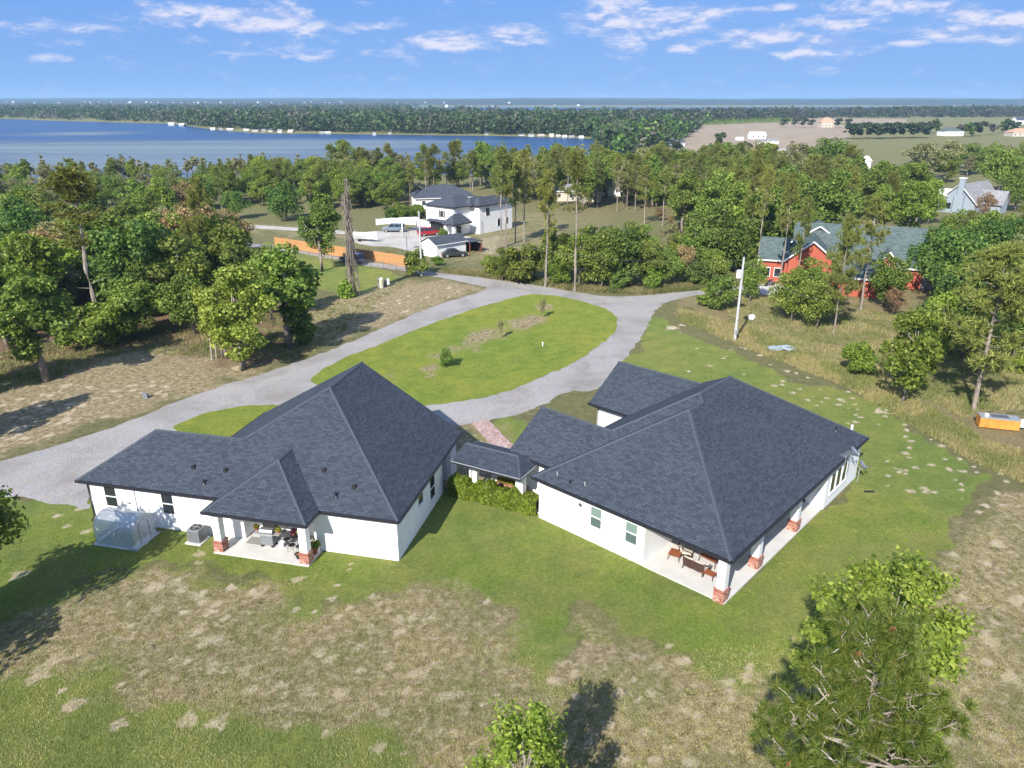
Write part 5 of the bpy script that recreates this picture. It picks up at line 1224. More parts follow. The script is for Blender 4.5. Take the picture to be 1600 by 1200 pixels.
# white shed with lean-to, gray roof
s0, s1, s2 = at(659, 397.5), at(683, 404), at(729, 396)
dS = (s2 - s1); Ls = dS.length; rzs = math.atan2(dS.y, dS.x); ctr = (s0 + s2) / 2
simple_house('garden_shed', 'low white shed with patched blue gray roof beside the gravel court', ctr, rzs, Ls, 4.2, 2.4, .95, 'shingle_dark', 'stucco', .3, 'gable', 'shed', wins=False)
t = thing('carport_leanto', 'dark open lean-to attached at the right end of the white shed', 'lean-to', at(735, 393), rzs)
m = MB(); m.box((-1.6, -1.7, 2.0), (1.5, 1.7, 2.12), MT['shingle_dark']); m.build('roof', t)
m = MB(); m.box((-1.5, 1.5, 0), (1.4, 1.6, 2.0), MT['wicker']); m.box((1.3, -1.6, 0), (1.4, 1.49, 1.6), MT['wicker']); m.build('wall', t)
for x in (-1.4, 1.35):
    m = MB(); m.box((x - .06, -1.6, 0), (x + .06, -1.48, 2.0), MT['wood_red']); m.build('post', t)
# white board fence & pergola
def white_fence(label, pts, h=1.35):
    P = [at(x, y) for x, y in pts]; t = thing('privacy_fence', label, 'fence', P[0]); O = P[0]
    for a, b in zip(P, P[1:]):
        n = max(1, round((b - a).length / 2.4)); d = (b - a) / n; u = d.normalized(); rz = math.atan2(u.y, u.x); mb = MB(); mb.box((.05, -.02, .05), (d.length - .05, .02, h), MT['white']); me = mb.mesh('fence_panel'); pm = MB(); pm.box((-.06, -.06, 0), (.06, .06, h + .12), MT['white']); pme = pm.mesh('fence_post')
        for k in range(n): link_mesh('fence_panel', me, t, a + d * k - O, rz); link_mesh('fence_post', pme, t, a + d * k - O, rz)
white_fence('white panel fence at the back of the gravel court', [(588, 352), (612, 350), (640, 351), (668, 354)])
t = thing('pergola', 'small white open carport beside the blue gray SUV', 'carport', at(640, 361), .3)
m = MB(); m.box((-2.0, -1.8, 2.5), (2.0, 1.8, 2.65), MT['white']); m.build('roof', t)
for x in (-1.8, 1.8):
    for y in (-1.6, 1.6): m = MB(); m.box((x - .1, y - .1, 0), (x + .1, y + .1, 2.5), MT['white']); m.build('post', t)
t = thing('basketball_hoop', 'basketball hoop on a post at the edge of the gravel court', 'basketball hoop', at(636, 391), -.4)
m = MB(); m.tube([(0, 0, 0), (0, 0, 2.9)], .07, MT['gray'], 6); m.build('post', t); m = MB(); m.box((-.65, -.3, 2.5), (.65, -.25, 3.3), MT['galv']); m.build('backboard', t)
m = MB(); m.tube([(.22 * math.cos(a), -.5 + .22 * math.sin(a), 2.7) for a in np.linspace(0, 2 * math.pi, 13)], .02, MT['orange'], 4); m.build('rim', t)
simple_house('house', 'wide gray roofed house with pale walls behind the two story white house', at(692, 322), .25, 15, 10, 3.0, 2.4, 'shingle_dark', 'stucco', .5, 'hip')
simple_house('house', 'low house with blue gray metal roof among lakeside trees left of centre', at(514, 303), .5, 9, 7, 3.0, 1.8, 'shingle_dark', 'stucco_gray', .4)
simple_house('house', 'white flat walled building among pines near the lake', at(568, 304), .3, 9, 7, 5.0, .9, 'shingle_gray', 'stucco', .2)
simple_house('house', 'pinkish house with gray roof glimpsed behind the pine belt', at(902, 312), -.1, 13, 8, 2.8, 1.4, 'shingle_gray', 'cushion', .4, 'hip')
simple_house('house', 'low white roofed house behind the pines right of centre', at(940, 304), .1, 11, 8, 3.0, 1.6, 'white', 'stucco', .4, 'hip')
simple_house('house', 'white house seen through sparse trees behind the pine belt', at(1180, 276), .2, 14, 8, 4.0, 2, 'white', 'stucco', .3)
simple_house('house', 'bluish white house behind the round oak on the right', at(1337, 262), .1, 9, 6, 3.0, 1.5, 'white', 'stucco', .3)

# red house with green roofs
rzr = math.radians(-20)
RB = thing('house', 'red sided house with gray green shingle roofs and white trim behind the pines', 'house', (40.6, 109.6, 0), math.radians(-20))
def gable(mb, x0, x1, y0, y1, h, rh, ax, mw='redwall', mr='shingle_green', ov=.45, tr=None):
    mb.box((x0, y0, 0), (x1, y1, h), MT[mw]); 
    if ax == 'y':
        xm = (x0 + x1) / 2; W = (x1 - x0) / 2 + ov; zz = h - ov * rh / (W - ov); k = math.hypot(W, rh)
        for y in (y0, y1): mb.poly([(x0, y, h), (x1, y, h), (xm, y, h + rh)], MT[mw])
        for s_ in (-1, 1): mb.poly([(xm + s_ * W, y0 - ov, zz), (xm + s_ * W, y1 + ov, zz), (xm, y1 + ov, h + rh + .06), (xm, y0 - ov, h + rh + .06)], MT[mr], [(0, 0), (y1 - y0 + 2 * ov, 0), (y1 - y0 + 2 * ov, k), (0, k)], up=True)
        if tr is not None:
            for s_ in (-1, 1): tr.tube([(xm + s_ * W, y0 - ov - .03, zz - .08), (xm, y0 - ov - .03, h + rh - .04)], .12, MT['white'], 4)
    else:
        ym = (y0 + y1) / 2; W = (y1 - y0) / 2 + ov; zz = h - ov * rh / (W - ov); k = math.hypot(W, rh)
        for x in (x0, x1): mb.poly([(x, y0, h), (x, y1, h), (x, ym, h + rh)], MT[mw])
        for s_ in (-1, 1): mb.poly([(x0 - ov, ym + s_ * W, zz), (x1 + ov, ym + s_ * W, zz), (x1 + ov, ym, h + rh + .06), (x0 - ov, ym, h + rh + .06)], MT[mr], [(0, 0), (x1 - x0 + 2 * ov, 0), (x1 - x0 + 2 * ov, k), (0, k)], up=True)
        if tr is not None:
            tr.box((x0 - ov, ym - W - .06, zz - .2), (x1 + ov, ym - W - .01, zz), MT['white'])
trm = MB()
m = MB(); gable(m, -3.4, 0, .3, 6, 4.0, 2.4, 'x', tr=trm); m.build('left_wing', RB, fix=False)
m = MB(); gable(m, .02, 7.2, -.8, 7, 4.0, 2.8, 'y', tr=trm); m.build('front_gable', RB, fix=False)
m = MB(); gable(m, 1.0, 8.0, 8.2, 14.8, 5.4, 2.3, 'y', tr=trm); m.build('rear_gable', RB, fix=False)
m = MB(); gable(m, 1.2, 19, 3.5, 15, 3.4, 4.6, 'x', tr=trm); m.build('main_block', RB, fix=False)
m = MB(); gable(m, 7.5, 12.6, -4.4, 5, 2.9, 1.7, 'x', tr=trm); m.build('front_porch', RB, fix=False)
m = MB(); gable(m, 12.9, 15.3, 2.6, 8, 3.8, 1.6, 'y', tr=trm); m.build('dormer', RB, fix=False)
trm.build('trim', RB, fix=False)
m = MB(); m.tube([(12, 9.5, 6.5), (12, 9.5, 8.6)], .16, MT['white'], 8); m.build('flue', RB)
for x in (-2.4, -.9):
    m = MB(); m.box((x - .5, .22, 1.0), (x + .5, .299, 2.4), MT['winframe']); o = m.build('window', RB); m = MB(); m.box((x - .42, .19, 1.08), (x + .42, .219, 2.32), MT['glass']); m.build('pane', o)
m = MB(); m.box((2.0, -.9, 0), (5.2, -.801, 2.4), MT['winframe']); m.build('garage_door', RB)
t = thing('metal_hut', 'dark gray arched metal hut behind the red house', 'hut', at(1440, 446), rzr + .9)
pr = [(-2.6, 0)] + [(-2.6 * math.cos(a), 2.0 + 2.2 * math.sin(a)) for a in np.linspace(0, math.pi, 11)] + [(2.6, 0)]
m = MB(); m.prism(pr, -4, 4, MT['acgray']); m.build('shell', t)
m = MB(); m.box((-.6, -4.08, 0), (.6, -4.01, 2.2), MT['galv']); m.build('door', t)
for i in range(9):
    m = MB(); m.tube([(x * 1.01, -3.8 + i * .95, z * 1.01) for x, z in pr], .05, MT['galv'], 4); m.build('rib', t)
t = thing('motorcycle', 'dark motorcycle parked on the red house apron', 'motorcycle', at(1202, 447), .4)
m = MB(); m.tube([(-.5, 0, .75), (0, 0, .8), (.4, 0, .95)], [.12, .18, .1], MT['black'], 8); m.tube([(.4, 0, .95), (.7, 0, .33)], .04, MT['chrome'], 6); m.tube([(.38, -.35, 1.05), (.38, .35, 1.05)], .02, MT['chrome'], 5); m.box((-.2, -.12, .3), (.3, .12, .65), MT['gray']); m.build('body', t)
for x in (-.6, .72):
    m = MB(); m.lathe([(.2, -.05), (.32, -.05), (.32, .05), (.2, .05)], MT['rubber'], (0, 0, 0), 14); o = m.build('wheel', t); o.location = (x, 0, .32); o.rotation_euler = (math.pi / 2, 0, 0)

# white house far right: gable end with broad chimney
t = thing('house', 'pale blue gray house with tall broad chimney on its gable end, far right', 'house', at(1492, 333), math.radians(38))
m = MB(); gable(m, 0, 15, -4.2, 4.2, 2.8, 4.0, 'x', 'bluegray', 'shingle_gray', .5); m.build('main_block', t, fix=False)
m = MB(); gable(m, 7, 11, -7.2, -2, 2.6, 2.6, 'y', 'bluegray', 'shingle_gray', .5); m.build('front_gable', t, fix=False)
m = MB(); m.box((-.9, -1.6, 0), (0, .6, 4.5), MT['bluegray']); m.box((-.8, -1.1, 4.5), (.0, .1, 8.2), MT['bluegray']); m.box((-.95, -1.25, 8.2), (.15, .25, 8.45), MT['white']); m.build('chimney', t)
m = MB(); m.tube([(-.52, -4.75, 2.35), (-.52, 0, 6.9), (-.52, 4.75, 2.35)], .13, MT['white'], 4); m.build('trim', t)
m = MB(); m.box((-.03, 1.3, .9), (-.001, 3.0, 2.3), MT['glass']); m.build('window', t)
m = MB(); m.box((-.4, 2.6, 2.9), (4.5, 5.2, 5.2), MT['white']); m.build('dormer', t)

# far farm buildings and lakeside houses
def far_building(label, px, py, wpx, hpx, roof, wall='stucco', rz=.1, kind='gable', cat='house', grp=None, depth=.6):
    P = at(px, py); Dd = Vector((P.x, P.y, CH)).length; L_ = wpx * Dd / FPX; h = hpx * Dd / FPX
    return simple_house('house' if cat == 'house' else cat.replace(' ', '_'), label, P, rz, L_, L_ * depth, h * .6, h * .45, roof, wall, .3, kind, cat, wins=(wpx > 16), parent_grp=grp)
far_building('white metal barn standing in the tan field', 1182, 217, 22, 9, 'white', cat='barn', rz=.05)
far_building('small white trailer left of the white barn in the tan field', 1155, 219, 10, 4, 'white', cat='trailer')
far_building('long low pale house right of the barn with gray roof', 1199, 224, 26, 6, 'shingle_gray')
far_building('white and gray house beyond the belt with bluish roof', 1055, 228, 24, 8, 'shingle_dark')
far_building('small white house left of the bluish roofed one', 1046, 222, 10, 6, 'white')
far_building('orange pink house beside dark trees on the horizon field', 1290, 199, 18, 12, 'roof_tan', 'cushion', kind='hip')
far_building('house with pale teal roof among the dark oaks', 1484, 212, 26, 10, 'shingle_green', kind='hip')
far_building('reddish roofed house at the right edge', 1590, 213, 26, 9, 'roof_tan', 'cushion', kind='hip')
far_building('gray roofed white house at the far right edge', 1594, 194, 18, 8, 'shingle_dark')
far_building('pale roofed building across the lake right side', 1003, 196, 20, 8, 'white')
far_building('white house with bright roof above the far shore', 518, 190, 22, 8, 'white', kind='hip')
far_building('white gabled house above the far shore trees', 633, 188, 12, 10, 'white')
far_building('pale house among trees right on the far shore', 712, 188, 8, 6, 'cushion', 'cushion')
far_building('white house cluster left of the far shore point', 820, 190, 12, 8, 'white')
rs = random.Random(5)
g0 = None
lab = 'small pale boathouse on the far lake shore'
for i, (px, py) in enumerate([(268, 196), (285, 197), (333, 203), (345, 203.5), (360, 204), (385, 205), (400, 206), (412, 206.5), (424, 206), (438, 207), (455, 207), (503, 209), (512, 209), (585, 211), (610, 210), (760, 211), (815, 212), (830, 213), (845, 213), (862, 213.5), (872, 214), (882, 215), (893, 215), (908, 216)]):
    far_building(lab, px, py, rs.uniform(4, 9), rs.uniform(2.6, 4.2), rs.choice(['white', 'shingle_gray', 'shingle_gray', 'shingle_dark', 'cushion']), rs.choice(['stucco_gray', 'bluegray', 'cushion', 'stucco']), rs.uniform(-.4, .4), cat='boathouse', grp='boathouses on the far lake shore')
for i in range(26):
    far_building('tiny white house of the settlement across the lake, far left', rs.uniform(0, 250), rs.uniform(168, 177), rs.uniform(3, 7), rs.uniform(2, 3.2), rs.choice(['shingle_gray', 'shingle_gray', 'cushion']), 'stucco', rs.uniform(-.5, .5), grp='distant houses across the lake')
t = thing('lattice_mast', 'hair thin communications mast on the horizon at the right edge', 'mast', at(1594, 166))
Dm = at(1594, 166).length; m = MB(); m.tube([(0, 0, 0), (0, 0, 26 + 26 / 1160 * Dm * .0 + 27 * Dm / FPX)], 1.2, MT['gray'], 4); m.build('mast', t)

# ------------------------------------------------------------------ vegetation
def unit(v): return v / (np.linalg.norm(v, axis=-1, keepdims=True) + 1e-9)
def broad_variant(seed, H=10., R=3.2, low=.18, n=3000, size=.36, blobs=26, mat='leaf', top=1.0, bark='bark', multi=1, gap=.0, shape=1.0):
    q = np.random.default_rng(seed); cz = H * (low + (1 - low) * .5); hz = H * (1 - low) * .5
    B = []; 
    while len(B) < blobs:
        d = q.normal(size=3); d /= np.linalg.norm(d); r = q.random() ** .45
        z = d[2] * r; rad = R * (1 - .35 * max(0, z) ** 1.5 * shape - .25 * max(0, -z))
        c = np.array([d[0] * r * rad, d[1] * r * rad, cz + z * hz * .86]); B.append((c, q.uniform(.17, .36) * R))
    pts = []; nr = []
    wts = np.array([b[1] ** 2 for b in B]); wts /= wts.sum(); cnt = q.multinomial(n, wts)
    for (c, r), k in zip(B, cnt):
        d = unit(q.normal(size=(k, 3))); d[:, 2] += .25; d = unit(d); rr = r * (.72 + .42 * q.random((k, 1)) ** .7); rr *= 1 + .25 * np.sin(d[:, :1] * 7 + seed) * np.cos(d[:, 1:2] * 6)
        p = c + d * rr * np.array([1, 1, .8]); pts.append(p); nr.append(d)
    P = np.concatenate(pts); Nn = np.concatenate(nr); Vv = leaves(P, size, Nn + np.array([0, 0, .35]), q)
    cm = quads_mesh('crown', Vv, MT[mat])
    mb = MB()
    for k in range(multi):
        ox, oy = (0, 0) if multi == 1 else (q.uniform(-.4, .4), q.uniform(-.4, .4)); r0 = .022 * H / (multi ** .5)
        path = [(ox, oy, 0)]; 
        for j in range(1, 6): path.append((ox + q.uniform(-.12, .12) * j * H * .05, oy + q.uniform(-.12, .12) * j * H * .05, H * .16 * j))
        mb.tube(path, [r0 * (1.25 - .2 * j) for j in range(6)], MT[bark], 7)
        bl = sorted(B, key=lambda b: b[0][2])
        for (c, r) in bl[::max(1, len(bl) // (9 if multi == 1 else 4))]:
            z0 = min(c[2] * .75, H * .62); i_ = min(4, int(z0 / (H * .16))); f = z0 / (H * .16) - i_; a = Vector(path[i_]).lerp(Vector(path[min(5, i_ + 1)]), f); e = Vector(c)
            mid = a.lerp(e, .55) + Vector((0, 0, -.06 * H)); mb.tube([a, mid, e], [r0 * .45, r0 * .3, r0 * .1], MT[bark], 5)
    tm = mb.mesh('trunk'); tm.polygons.foreach_set('use_smooth', [True] * len(tm.polygons)); return dict(H=H, parts=[('trunk', tm), ('crown', cm)])
def needle_tufts(C, D, q, n=18, ln=.45, w=.05, spread=.9):
    """spiky tufts: triangles fanning from each centre C round direction D"""
    k = len(C); d = unit(D[:, None, :] * (1.15 - spread * .5) + unit(q.normal(size=(k, n, 3))) * spread); L_ = ln * (.65 + .5 * q.random((k, n, 1)))
    s = unit(np.cross(d, q.normal(size=(k, n, 3)))) * w; c = C[:, None, :]
    return np.stack([c - s * .5 + d * .02, c + s * .5 + d * .02, c + d * L_], 2).reshape(-1, 3, 3)
def pine_variant(seed, H=15., cb=.45, R=2.4, nb=36, mat='needle', n=24, ln=.5, w=.075, dead=4, bark='bark', crown_taper=.55):
    q = np.random.default_rng(seed); mb = MB(); path = [(0, 0, 0)]; x = y = 0
    for j in range(1, 8): x += q.uniform(-.12, .12); y += q.uniform(-.12, .12); path.append((x, y, H * j / 7.3))
    r0 = .0115 * H; mb.tube(path, [r0 * (1.15 - .13 * j) for j in range(8)], MT[bark], 8)
    def tp(z): f = z / (H / 7.3); i = min(6, int(f)); return np.array(Vector(path[i]).lerp(Vector(path[i + 1]), min(1, f - i)))
    C = []; D = []
    for b in range(nb):
        f = q.random() ** .85; z = H * (cb + (1 - cb) * f) * .985; a = q.uniform(0, 2 * math.pi); prof = math.sin(math.pi * min(1, (.22 + .72 * f))) ** .7 * (1 - crown_taper * f ** 2)
        L_ = R * prof * q.uniform(.55, 1.15); up = q.uniform(-.05, .5) + .4 * f; d = np.array([math.cos(a), math.sin(a), up]); d /= np.linalg.norm(d); p0 = tp(z * .97); p1 = p0 + d * L_ + np.array([0, 0, .12 * L_])
        mb.tube([p0, (p0 + p1) / 2 - np.array([0, 0, .05 * L_]), p1], [r0 * .32, r0 * .2, r0 * .08], MT[bark], 4, False)
        for t in range(int(6 + L_ * 4.2)):
            g = q.uniform(.35, 1.05); off = q.normal(size=3) * .34 * (.5 + g * .6) * np.array([1, 1, .7]); C.append(p0 + (p1 - p0) * g + off); D.append(unit(d + off * .8 + np.array([0, 0, .35])))
    for b in range(dead):
        z = H * q.uniform(cb * .5, cb * 1.05); a = q.uniform(0, 6.28); p0 = tp(z); e = p0 + np.array([math.cos(a), math.sin(a), q.uniform(-.1, .5)]) * q.uniform(.6, 1.6); mb.tube([p0, e], [r0 * .2, r0 * .05], MT[bark], 4, False)
    tm = mb.mesh('trunk'); cm = quads_mesh('crown', needle_tufts(np.array(C), np.array(D), q, n, ln, w), MT[mat]); return dict(H=H, parts=[('trunk', tm), ('crown', cm)])

VAR = {}
VAR['oak'] = [broad_variant(100 + i, 10, 3.6, .10, 8500, .23, 46, 'leaf') for i in range(4)]
VAR['dark'] = [broad_variant(120 + i, 9, 4.2, .08, 9000, .24, 44, 'leafd', shape=.6) for i in range(2)]
VAR['tall'] = [broad_variant(140 + i, 11, 2.7, .12, 7500, .22, 44, 'leaf') for i in range(3)]
VAR['yellow'] = [broad_variant(160 + i, 10, 2.6, .06, 9000, .19, 46, 'leafy', multi=3) for i in range(2)]
VAR['bright'] = [broad_variant(180 + i, 9, 3.0, .10, 6500, .22, 38, 'leafb') for i in range(3)]
VAR['dull'] = [broad_variant(200 + i, 10, 2.7, .22, 4200, .20, 36, 'leafg', bark='bark') for i in range(3)]
VAR['brown'] = [broad_variant(220 + i, 8, 2.6, .12, 3600, .19, 32, 'leafr') for i in range(2)]
VAR['bush'] = [broad_variant(240 + i, 4, 2.0, .0, 4200, .18, 26, ['leaf', 'leafb', 'leafd'][i % 3], bark='barkd', shape=.4) for i in range(3)]
VAR['bushy'] = [broad_variant(260, 4, 1.9, .0, 4000, .17, 26, 'leafy', bark='barkd', shape=.4)]
VAR['pine'] = [pine_variant(300 + i, 15, [.42, .5, .38, .55, .46][i], [2.3, 2.0, 2.6, 2.1, 1.9][i], 34) for i in range(5)]
VAR['bigpine'] = [pine_variant(320 + i, 13, .28, 3.6, 60, n=22, ln=.55, w=.075, dead=7) for i in range(2)]
VAR['far'] = [broad_variant(400 + i, 11, [3.6, 4.4, 3.0][i], .1, 420, 1.0, 18, ['leafd', 'fard', 'farw'][i]) for i in range(3)]
VAR['cypress'] = [broad_variant(420 + i, 12, 2.0, .25, 520, .6, 18, 'leafg', multi=1, shape=1.2) for i in range(3)]
UID = [0]
KINDW = dict(oak='round crowned green tree', dark='broad dark green tree', tall='narrow leafy green tree', yellow='yellow green tree', bright='light green tree', dull='sparse gray green tree', brown='brownish dry tree', bush='low bush', bushy='yellowish bush', pine='tall slim pine', bigpine='full crowned pine', far='dense dark tree', cypress='gray green cypress')
CATS = dict(oak='tree', dark='tree', tall='tree', yellow='tree', bright='tree', dull='tree', brown='tree', bush='bush', bushy='bush', pine='pine tree', bigpine='pine tree', far='tree', cypress='cypress tree')
NM = dict(oak='oak_tree', dark='oak_tree', tall='tall_tree', yellow='slender_tree', bright='leafy_tree', dull='sparse_tree', brown='dry_tree', bush='bush', bushy='bush', pine='pine_tree', bigpine='pine_tree', far='distant_tree', cypress='cypress_tree')
def plant(kind, P, h, label, group=None, rz=None, wide=1.0, v=None):
    UID[0] += 1; vs = VAR[kind]; va = vs[(UID[0] * 7) % len(vs)] if v is None else vs[v]
    label = label.replace('@', KINDW[kind] + ' '); t = thing(NM[kind], label, CATS[kind], P, random.uniform(0, 6.28) if rz is None else rz, group); s = h / va['H']; t.scale = (s * wide, s * wide, s)
    for n_, me in va['parts']:
        if n_ == 'trunk' and kind in ('far',): continue
        o = bpy.data.objects.new(n_, me); col.objects.link(o); o.parent = t
    return t
def tree(kind, bx, by, top, label, group=None, wide=1.0, v=None):
    P = at(bx, by); return plant(kind, P, height_at(P, top), label, group, None, wide, v)

# --- trees one can single out, left side
tree('tall', 72, 596, 405, 'bushy bright green tree with low branches standing alone at the left edge', wide=1.15)
tree('pine', 159, 530, 250, 'tallest pine with long bare leaning trunk at far left', wide=1.35, v=1)
tree('bush', 134, 545, 474, 'small round leaved tree at the foot of the tall left pine', wide=1.2)
tree('bush', 182, 538, 458, 'compact tree just right of the tall left pine trunk', wide=.85)
tree('yellow', 384, 578, 408, 'yellow green slender stemmed tree by the gravel drive', wide=1.1)
tree('yellow', 350, 560, 425, 'yellow green companion tree just left of the slender stemmed one', wide=.95)
tree('tall', 452, 542, 372, 'full green tree at the right end of the left woods', wide=1.35)
tree('bush', 470, 538, 470, 'leafy bush at the foot of the tree ending the left woods', wide=.9)
tree('tall', 425, 500, 380, 'dark green tree behind the one ending the left woods', wide=1.0)
tree('pine', 330, 470, 268, 'thin pine with bare trunk rising over the left woods', wide=.75, v=3)
tree('pine', 309, 480, 330, 'short thin pine left of the bare trunked one in the woods', wide=.7, v=0)
for (x, y) in ((331, 562), (346, 557), (338, 560)):
    P = at(x, y); m = MB(); h = height_at(P, y - 75); m.tube([(0, 0, 0), (.1, .05, h * .5), (0.05, .2, h)], [.09, .07, .03], MT['branchw'], 6); o = m.build('bare_stem'); o.location = P
    tag(o, 'bare pale stem standing beside the yellow green slender tree', 'tree trunk', 'bare stems by the slender tree')
tree('dark', 371, 342, 297, 'round dark oak at the left of the sandy track', wide=1.0)
tree('dark', 448, 345, 284, 'broad dark oak right of the round one on the sandy track', wide=1.15)
tree('tall', 503, 424, 290, 'tall light green tree behind the orange fence', wide=.95)
tree('bush', 651, 432, 388, 'dark bush at the foot of the lane utility pole', wide=.9)
tree('bush', 683, 415, 398, 'low bush in front of the white shed', wide=1.2)
# vine-hung dead tree
P = at(553, 463); h = height_at(P, 274); t = thing('vine_covered_snag', 'gray vine covered dead tree trunk by the dry strip', 'dead tree', P)
m = MB(); q = np.random.default_rng(9); m.tube([(0, 0, 0), (-.1, 0, h * .4), (.1, .1, h * .75), (0, 0, h)], [.55, .42, .25, .06], MT['barkd'], 8)
for k in range(110):
    z = h * q.uniform(.35, .97); a = q.uniform(0, 6.28); L_ = q.uniform(.5, 1.6) * (1.2 - z / h * .7); m.tube([(0, 0, z), (math.cos(a) * L_ * .6, math.sin(a) * L_ * .6, z + .2), (math.cos(a) * L_, math.sin(a) * L_, z - q.uniform(.2, 1.4))], [.05, .035, .012], MT['bark'], 4, False)
m.build('trunk', t, fix=False)
m = MB()
for k in range(200):
    a = q.uniform(0, 6.28); z = h * q.uniform(.15, .9); r = .12 + .75 * (1 - z / h) + q.uniform(0, .25) * (1.1 - z / h); L_ = q.uniform(1.2, 3.5); z1 = max(.02, z - L_)
    m.tube([(math.cos(a) * r * .7, math.sin(a) * r * .7, z), (math.cos(a + .2) * r, math.sin(a + .2) * r, (z + z1) / 2), (math.cos(a) * r * 1.15, math.sin(a) * r * 1.15, z1)], .03, MT['bark' if k % 3 else 'barkd'], 3, False)
tag(m.build('vines', t, fix=False), kind='stuff')
V = leaf_tuft(900, 1.3, 2.6, .28, 77); link_mesh('leaves', quads_mesh('leaves', V + np.array([-.9, -.3, 0]), MT['leafb']), t)

# --- saplings on the island
for (x, y, tp_, kd, lb) in ((697, 574, 545, 'bush', 'nearest sapling, a low broad one in the dry patch of the island'), (782, 529, 496, 'dull', 'middle sapling of the grass island, slim and upright'), (848, 497, 464, 'dull', 'farthest sapling of the grass island, near the lane')):
    tree(kd, x, y, tp_, lb, wide=.75 if kd == 'bush' else .6)

# --- single trees and bushes on the right
tree('bigpine', 1302, 521, 338, 'crooked pine with open crown before the red house', wide=.62, v=0)
tree('pine', 1345, 484, 300, 'leaning pine trunk crossing the red house roof', wide=.85, v=2)
tree('pine', 1241, 470, 300, 'slim pine in front of the red house left gable', wide=.6, v=0)
tree('pine', 1215, 466, 262, 'slim pine at the left corner of the red house', wide=.6, v=3)
tree('pine', 1181, 432, 256, 'slim bare pine left of the red house', wide=.6, v=1)
tree('pine', 1170, 400, 230, 'tall pale trunked pine behind the lane end', wide=.7, v=4)
tree('bush', 1125, 484, 432, 'bush on the lane side left of the transformer pole', wide=1.0)
tree('bushy', 1103, 478, 448, 'low gray green bush at the very lane edge', wide=1.2)
tree('oak', 1172, 470, 398, 'bushy tree between the transformer pole and the red house', wide=.85)
tree('oak', 1237, 502, 415, 'large dark bush tree left of the crooked pine', wide=1.1)
tree('oak', 1276, 512, 425, 'large bush tree touching the crooked pine trunk', wide=1.0)
tree('oak', 1262, 480, 402, 'bush tree behind the large pair before the red house', wide=.9)
tree('oak', 1380, 480, 392, 'green tree before the gray metal hut', wide=1.0)
tree('brown', 1395, 492, 448, 'brown thicket below the green tree at the hut', wide=1.2)
tree('bush', 1337, 586, 528, 'solitary dense green bush at the right lawn edge', wide=.85)
tree('bright', 1411, 628, 478, 'bright green open tree at the edge of right lawn', wide=.80)
tree('bright', 1462, 565, 452, 'bright light green tree behind the open one at lawn edge', wide=.8)
tree('bigpine', 1521, 640, 375, 'big pine with bare lower trunk above the orange container', wide=1.05, v=1)
tree('dark', 1500, 560, 420, 'dark broadleaf tree behind the big right pine', wide=1.1)
tree('oak', 1585, 560, 400, 'dense tree cut by the right edge behind the big pine', wide=1.2)
tree('bush', 1598, 585, 545, 'dark bush at the right frame edge in golden grass', wide=1.0)
tree('brown', 1535, 345, 298, 'brown leafless looking tree before the pale blue house', wide=.9)
tree('dark', 1290, 292, 214, 'large round oak beyond the pine belt on the right', wide=1.0)
tree('dull', 1330, 290, 226, 'thin tree at the right side of the large round oak', wide=.9)
tree('bright', 1450, 350, 278, 'bright yellow green round tree left of the pale blue house', wide=.95)
tree('oak', 1585, 330, 262, 'dense tree at the right of the pale blue house', wide=1.2)
tree('oak', 1560, 300, 224, 'tall spreading tree beyond the pale blue house', wide=1.2)
tree('dull', 1440, 290, 212, 'wide olive gray tree in the middle of the right fields', wide=1.6)
tree('dull', 1475, 280, 216, 'second olive gray tree touching the wide one', wide=1.3)

# --- bands of trees
def band(poly, n, kinds, hr, labels, group, seed, wide=(.85, 1.2), mind=1.6, avoid=()):
    r = random.Random(seed); pts = scatter_px(poly, n * 3, seed); placed = []
    for x, y in pts:
        P = at(x, y)
        if any((P - p).length < mind for p in placed): continue
        if any(x0 < x < x1 and y0 < y < y1 for x0, y0, x1, y1 in avoid): continue
        placed.append(P); k = r.choice(kinds); plant(k, P, r.uniform(*hr) * (.55 if k in ('bush', 'bushy') else 1), (labels if isinstance(labels, str) else [l for lim, l in labels if x < lim][0]), group, None, r.uniform(*wide))
        if len(placed) >= n: break
    return placed
band([(-30, 500), (-30, 330), (120, 318), (330, 350), (380, 400), (345, 450), (395, 470), (360, 508), (250, 505), (200, 480), (60, 520)], 62, ['oak', 'oak', 'tall', 'bright', 'dull', 'brown', 'tall', 'dark'], (8.0, 12.5), [(180, '@in the left woodland, on the tall left pine side'), (2000, '@in the left woodland, on the gravel drive side')], 'trees of the left woodland', 21, (.9, 1.25), 2.6)
band([(-40, 330), (-40, 285), (200, 285), (330, 300), (335, 345), (200, 325)], 72, ['oak', 'tall', 'dull', 'dark', 'dull', 'pine'], (5.5, 9), [(150, '@in the strip between left woodland and lake, at far left'), (2000, '@in the strip between left woodland and lake, near the sandy track')], 'trees between left woodland and lake', 22, (.9, 1.3), 3)
band([(330, 335), (330, 295), (500, 290), (650, 292), (640, 328), (500, 335)], 46, ['pine', 'tall', 'pine', 'oak'], (7, 11), '@in the dense row above the sandy track', 'trees above the sandy track', 35, (.95, 1.25), 2.4, avoid=[(352, 325, 480, 352)])
for i, (x, y, h_) in enumerate([(-55, 625, 10), (-70, 690, 9), (-130, 640, 11), (-140, 720, 10)]): plant('tall', at(x, y), h_, 'tree beyond the left edge throwing long shadows over the dry strip', 'trees beyond the left edge by the dry strip')
band([(-40, 560), (-40, 430), (40, 430), (30, 560)], 8, ['tall', 'oak'], (8, 12), '@crowding the left frame edge behind the lone green tree', 'trees at the left frame edge', 23, (1, 1.2), 3)
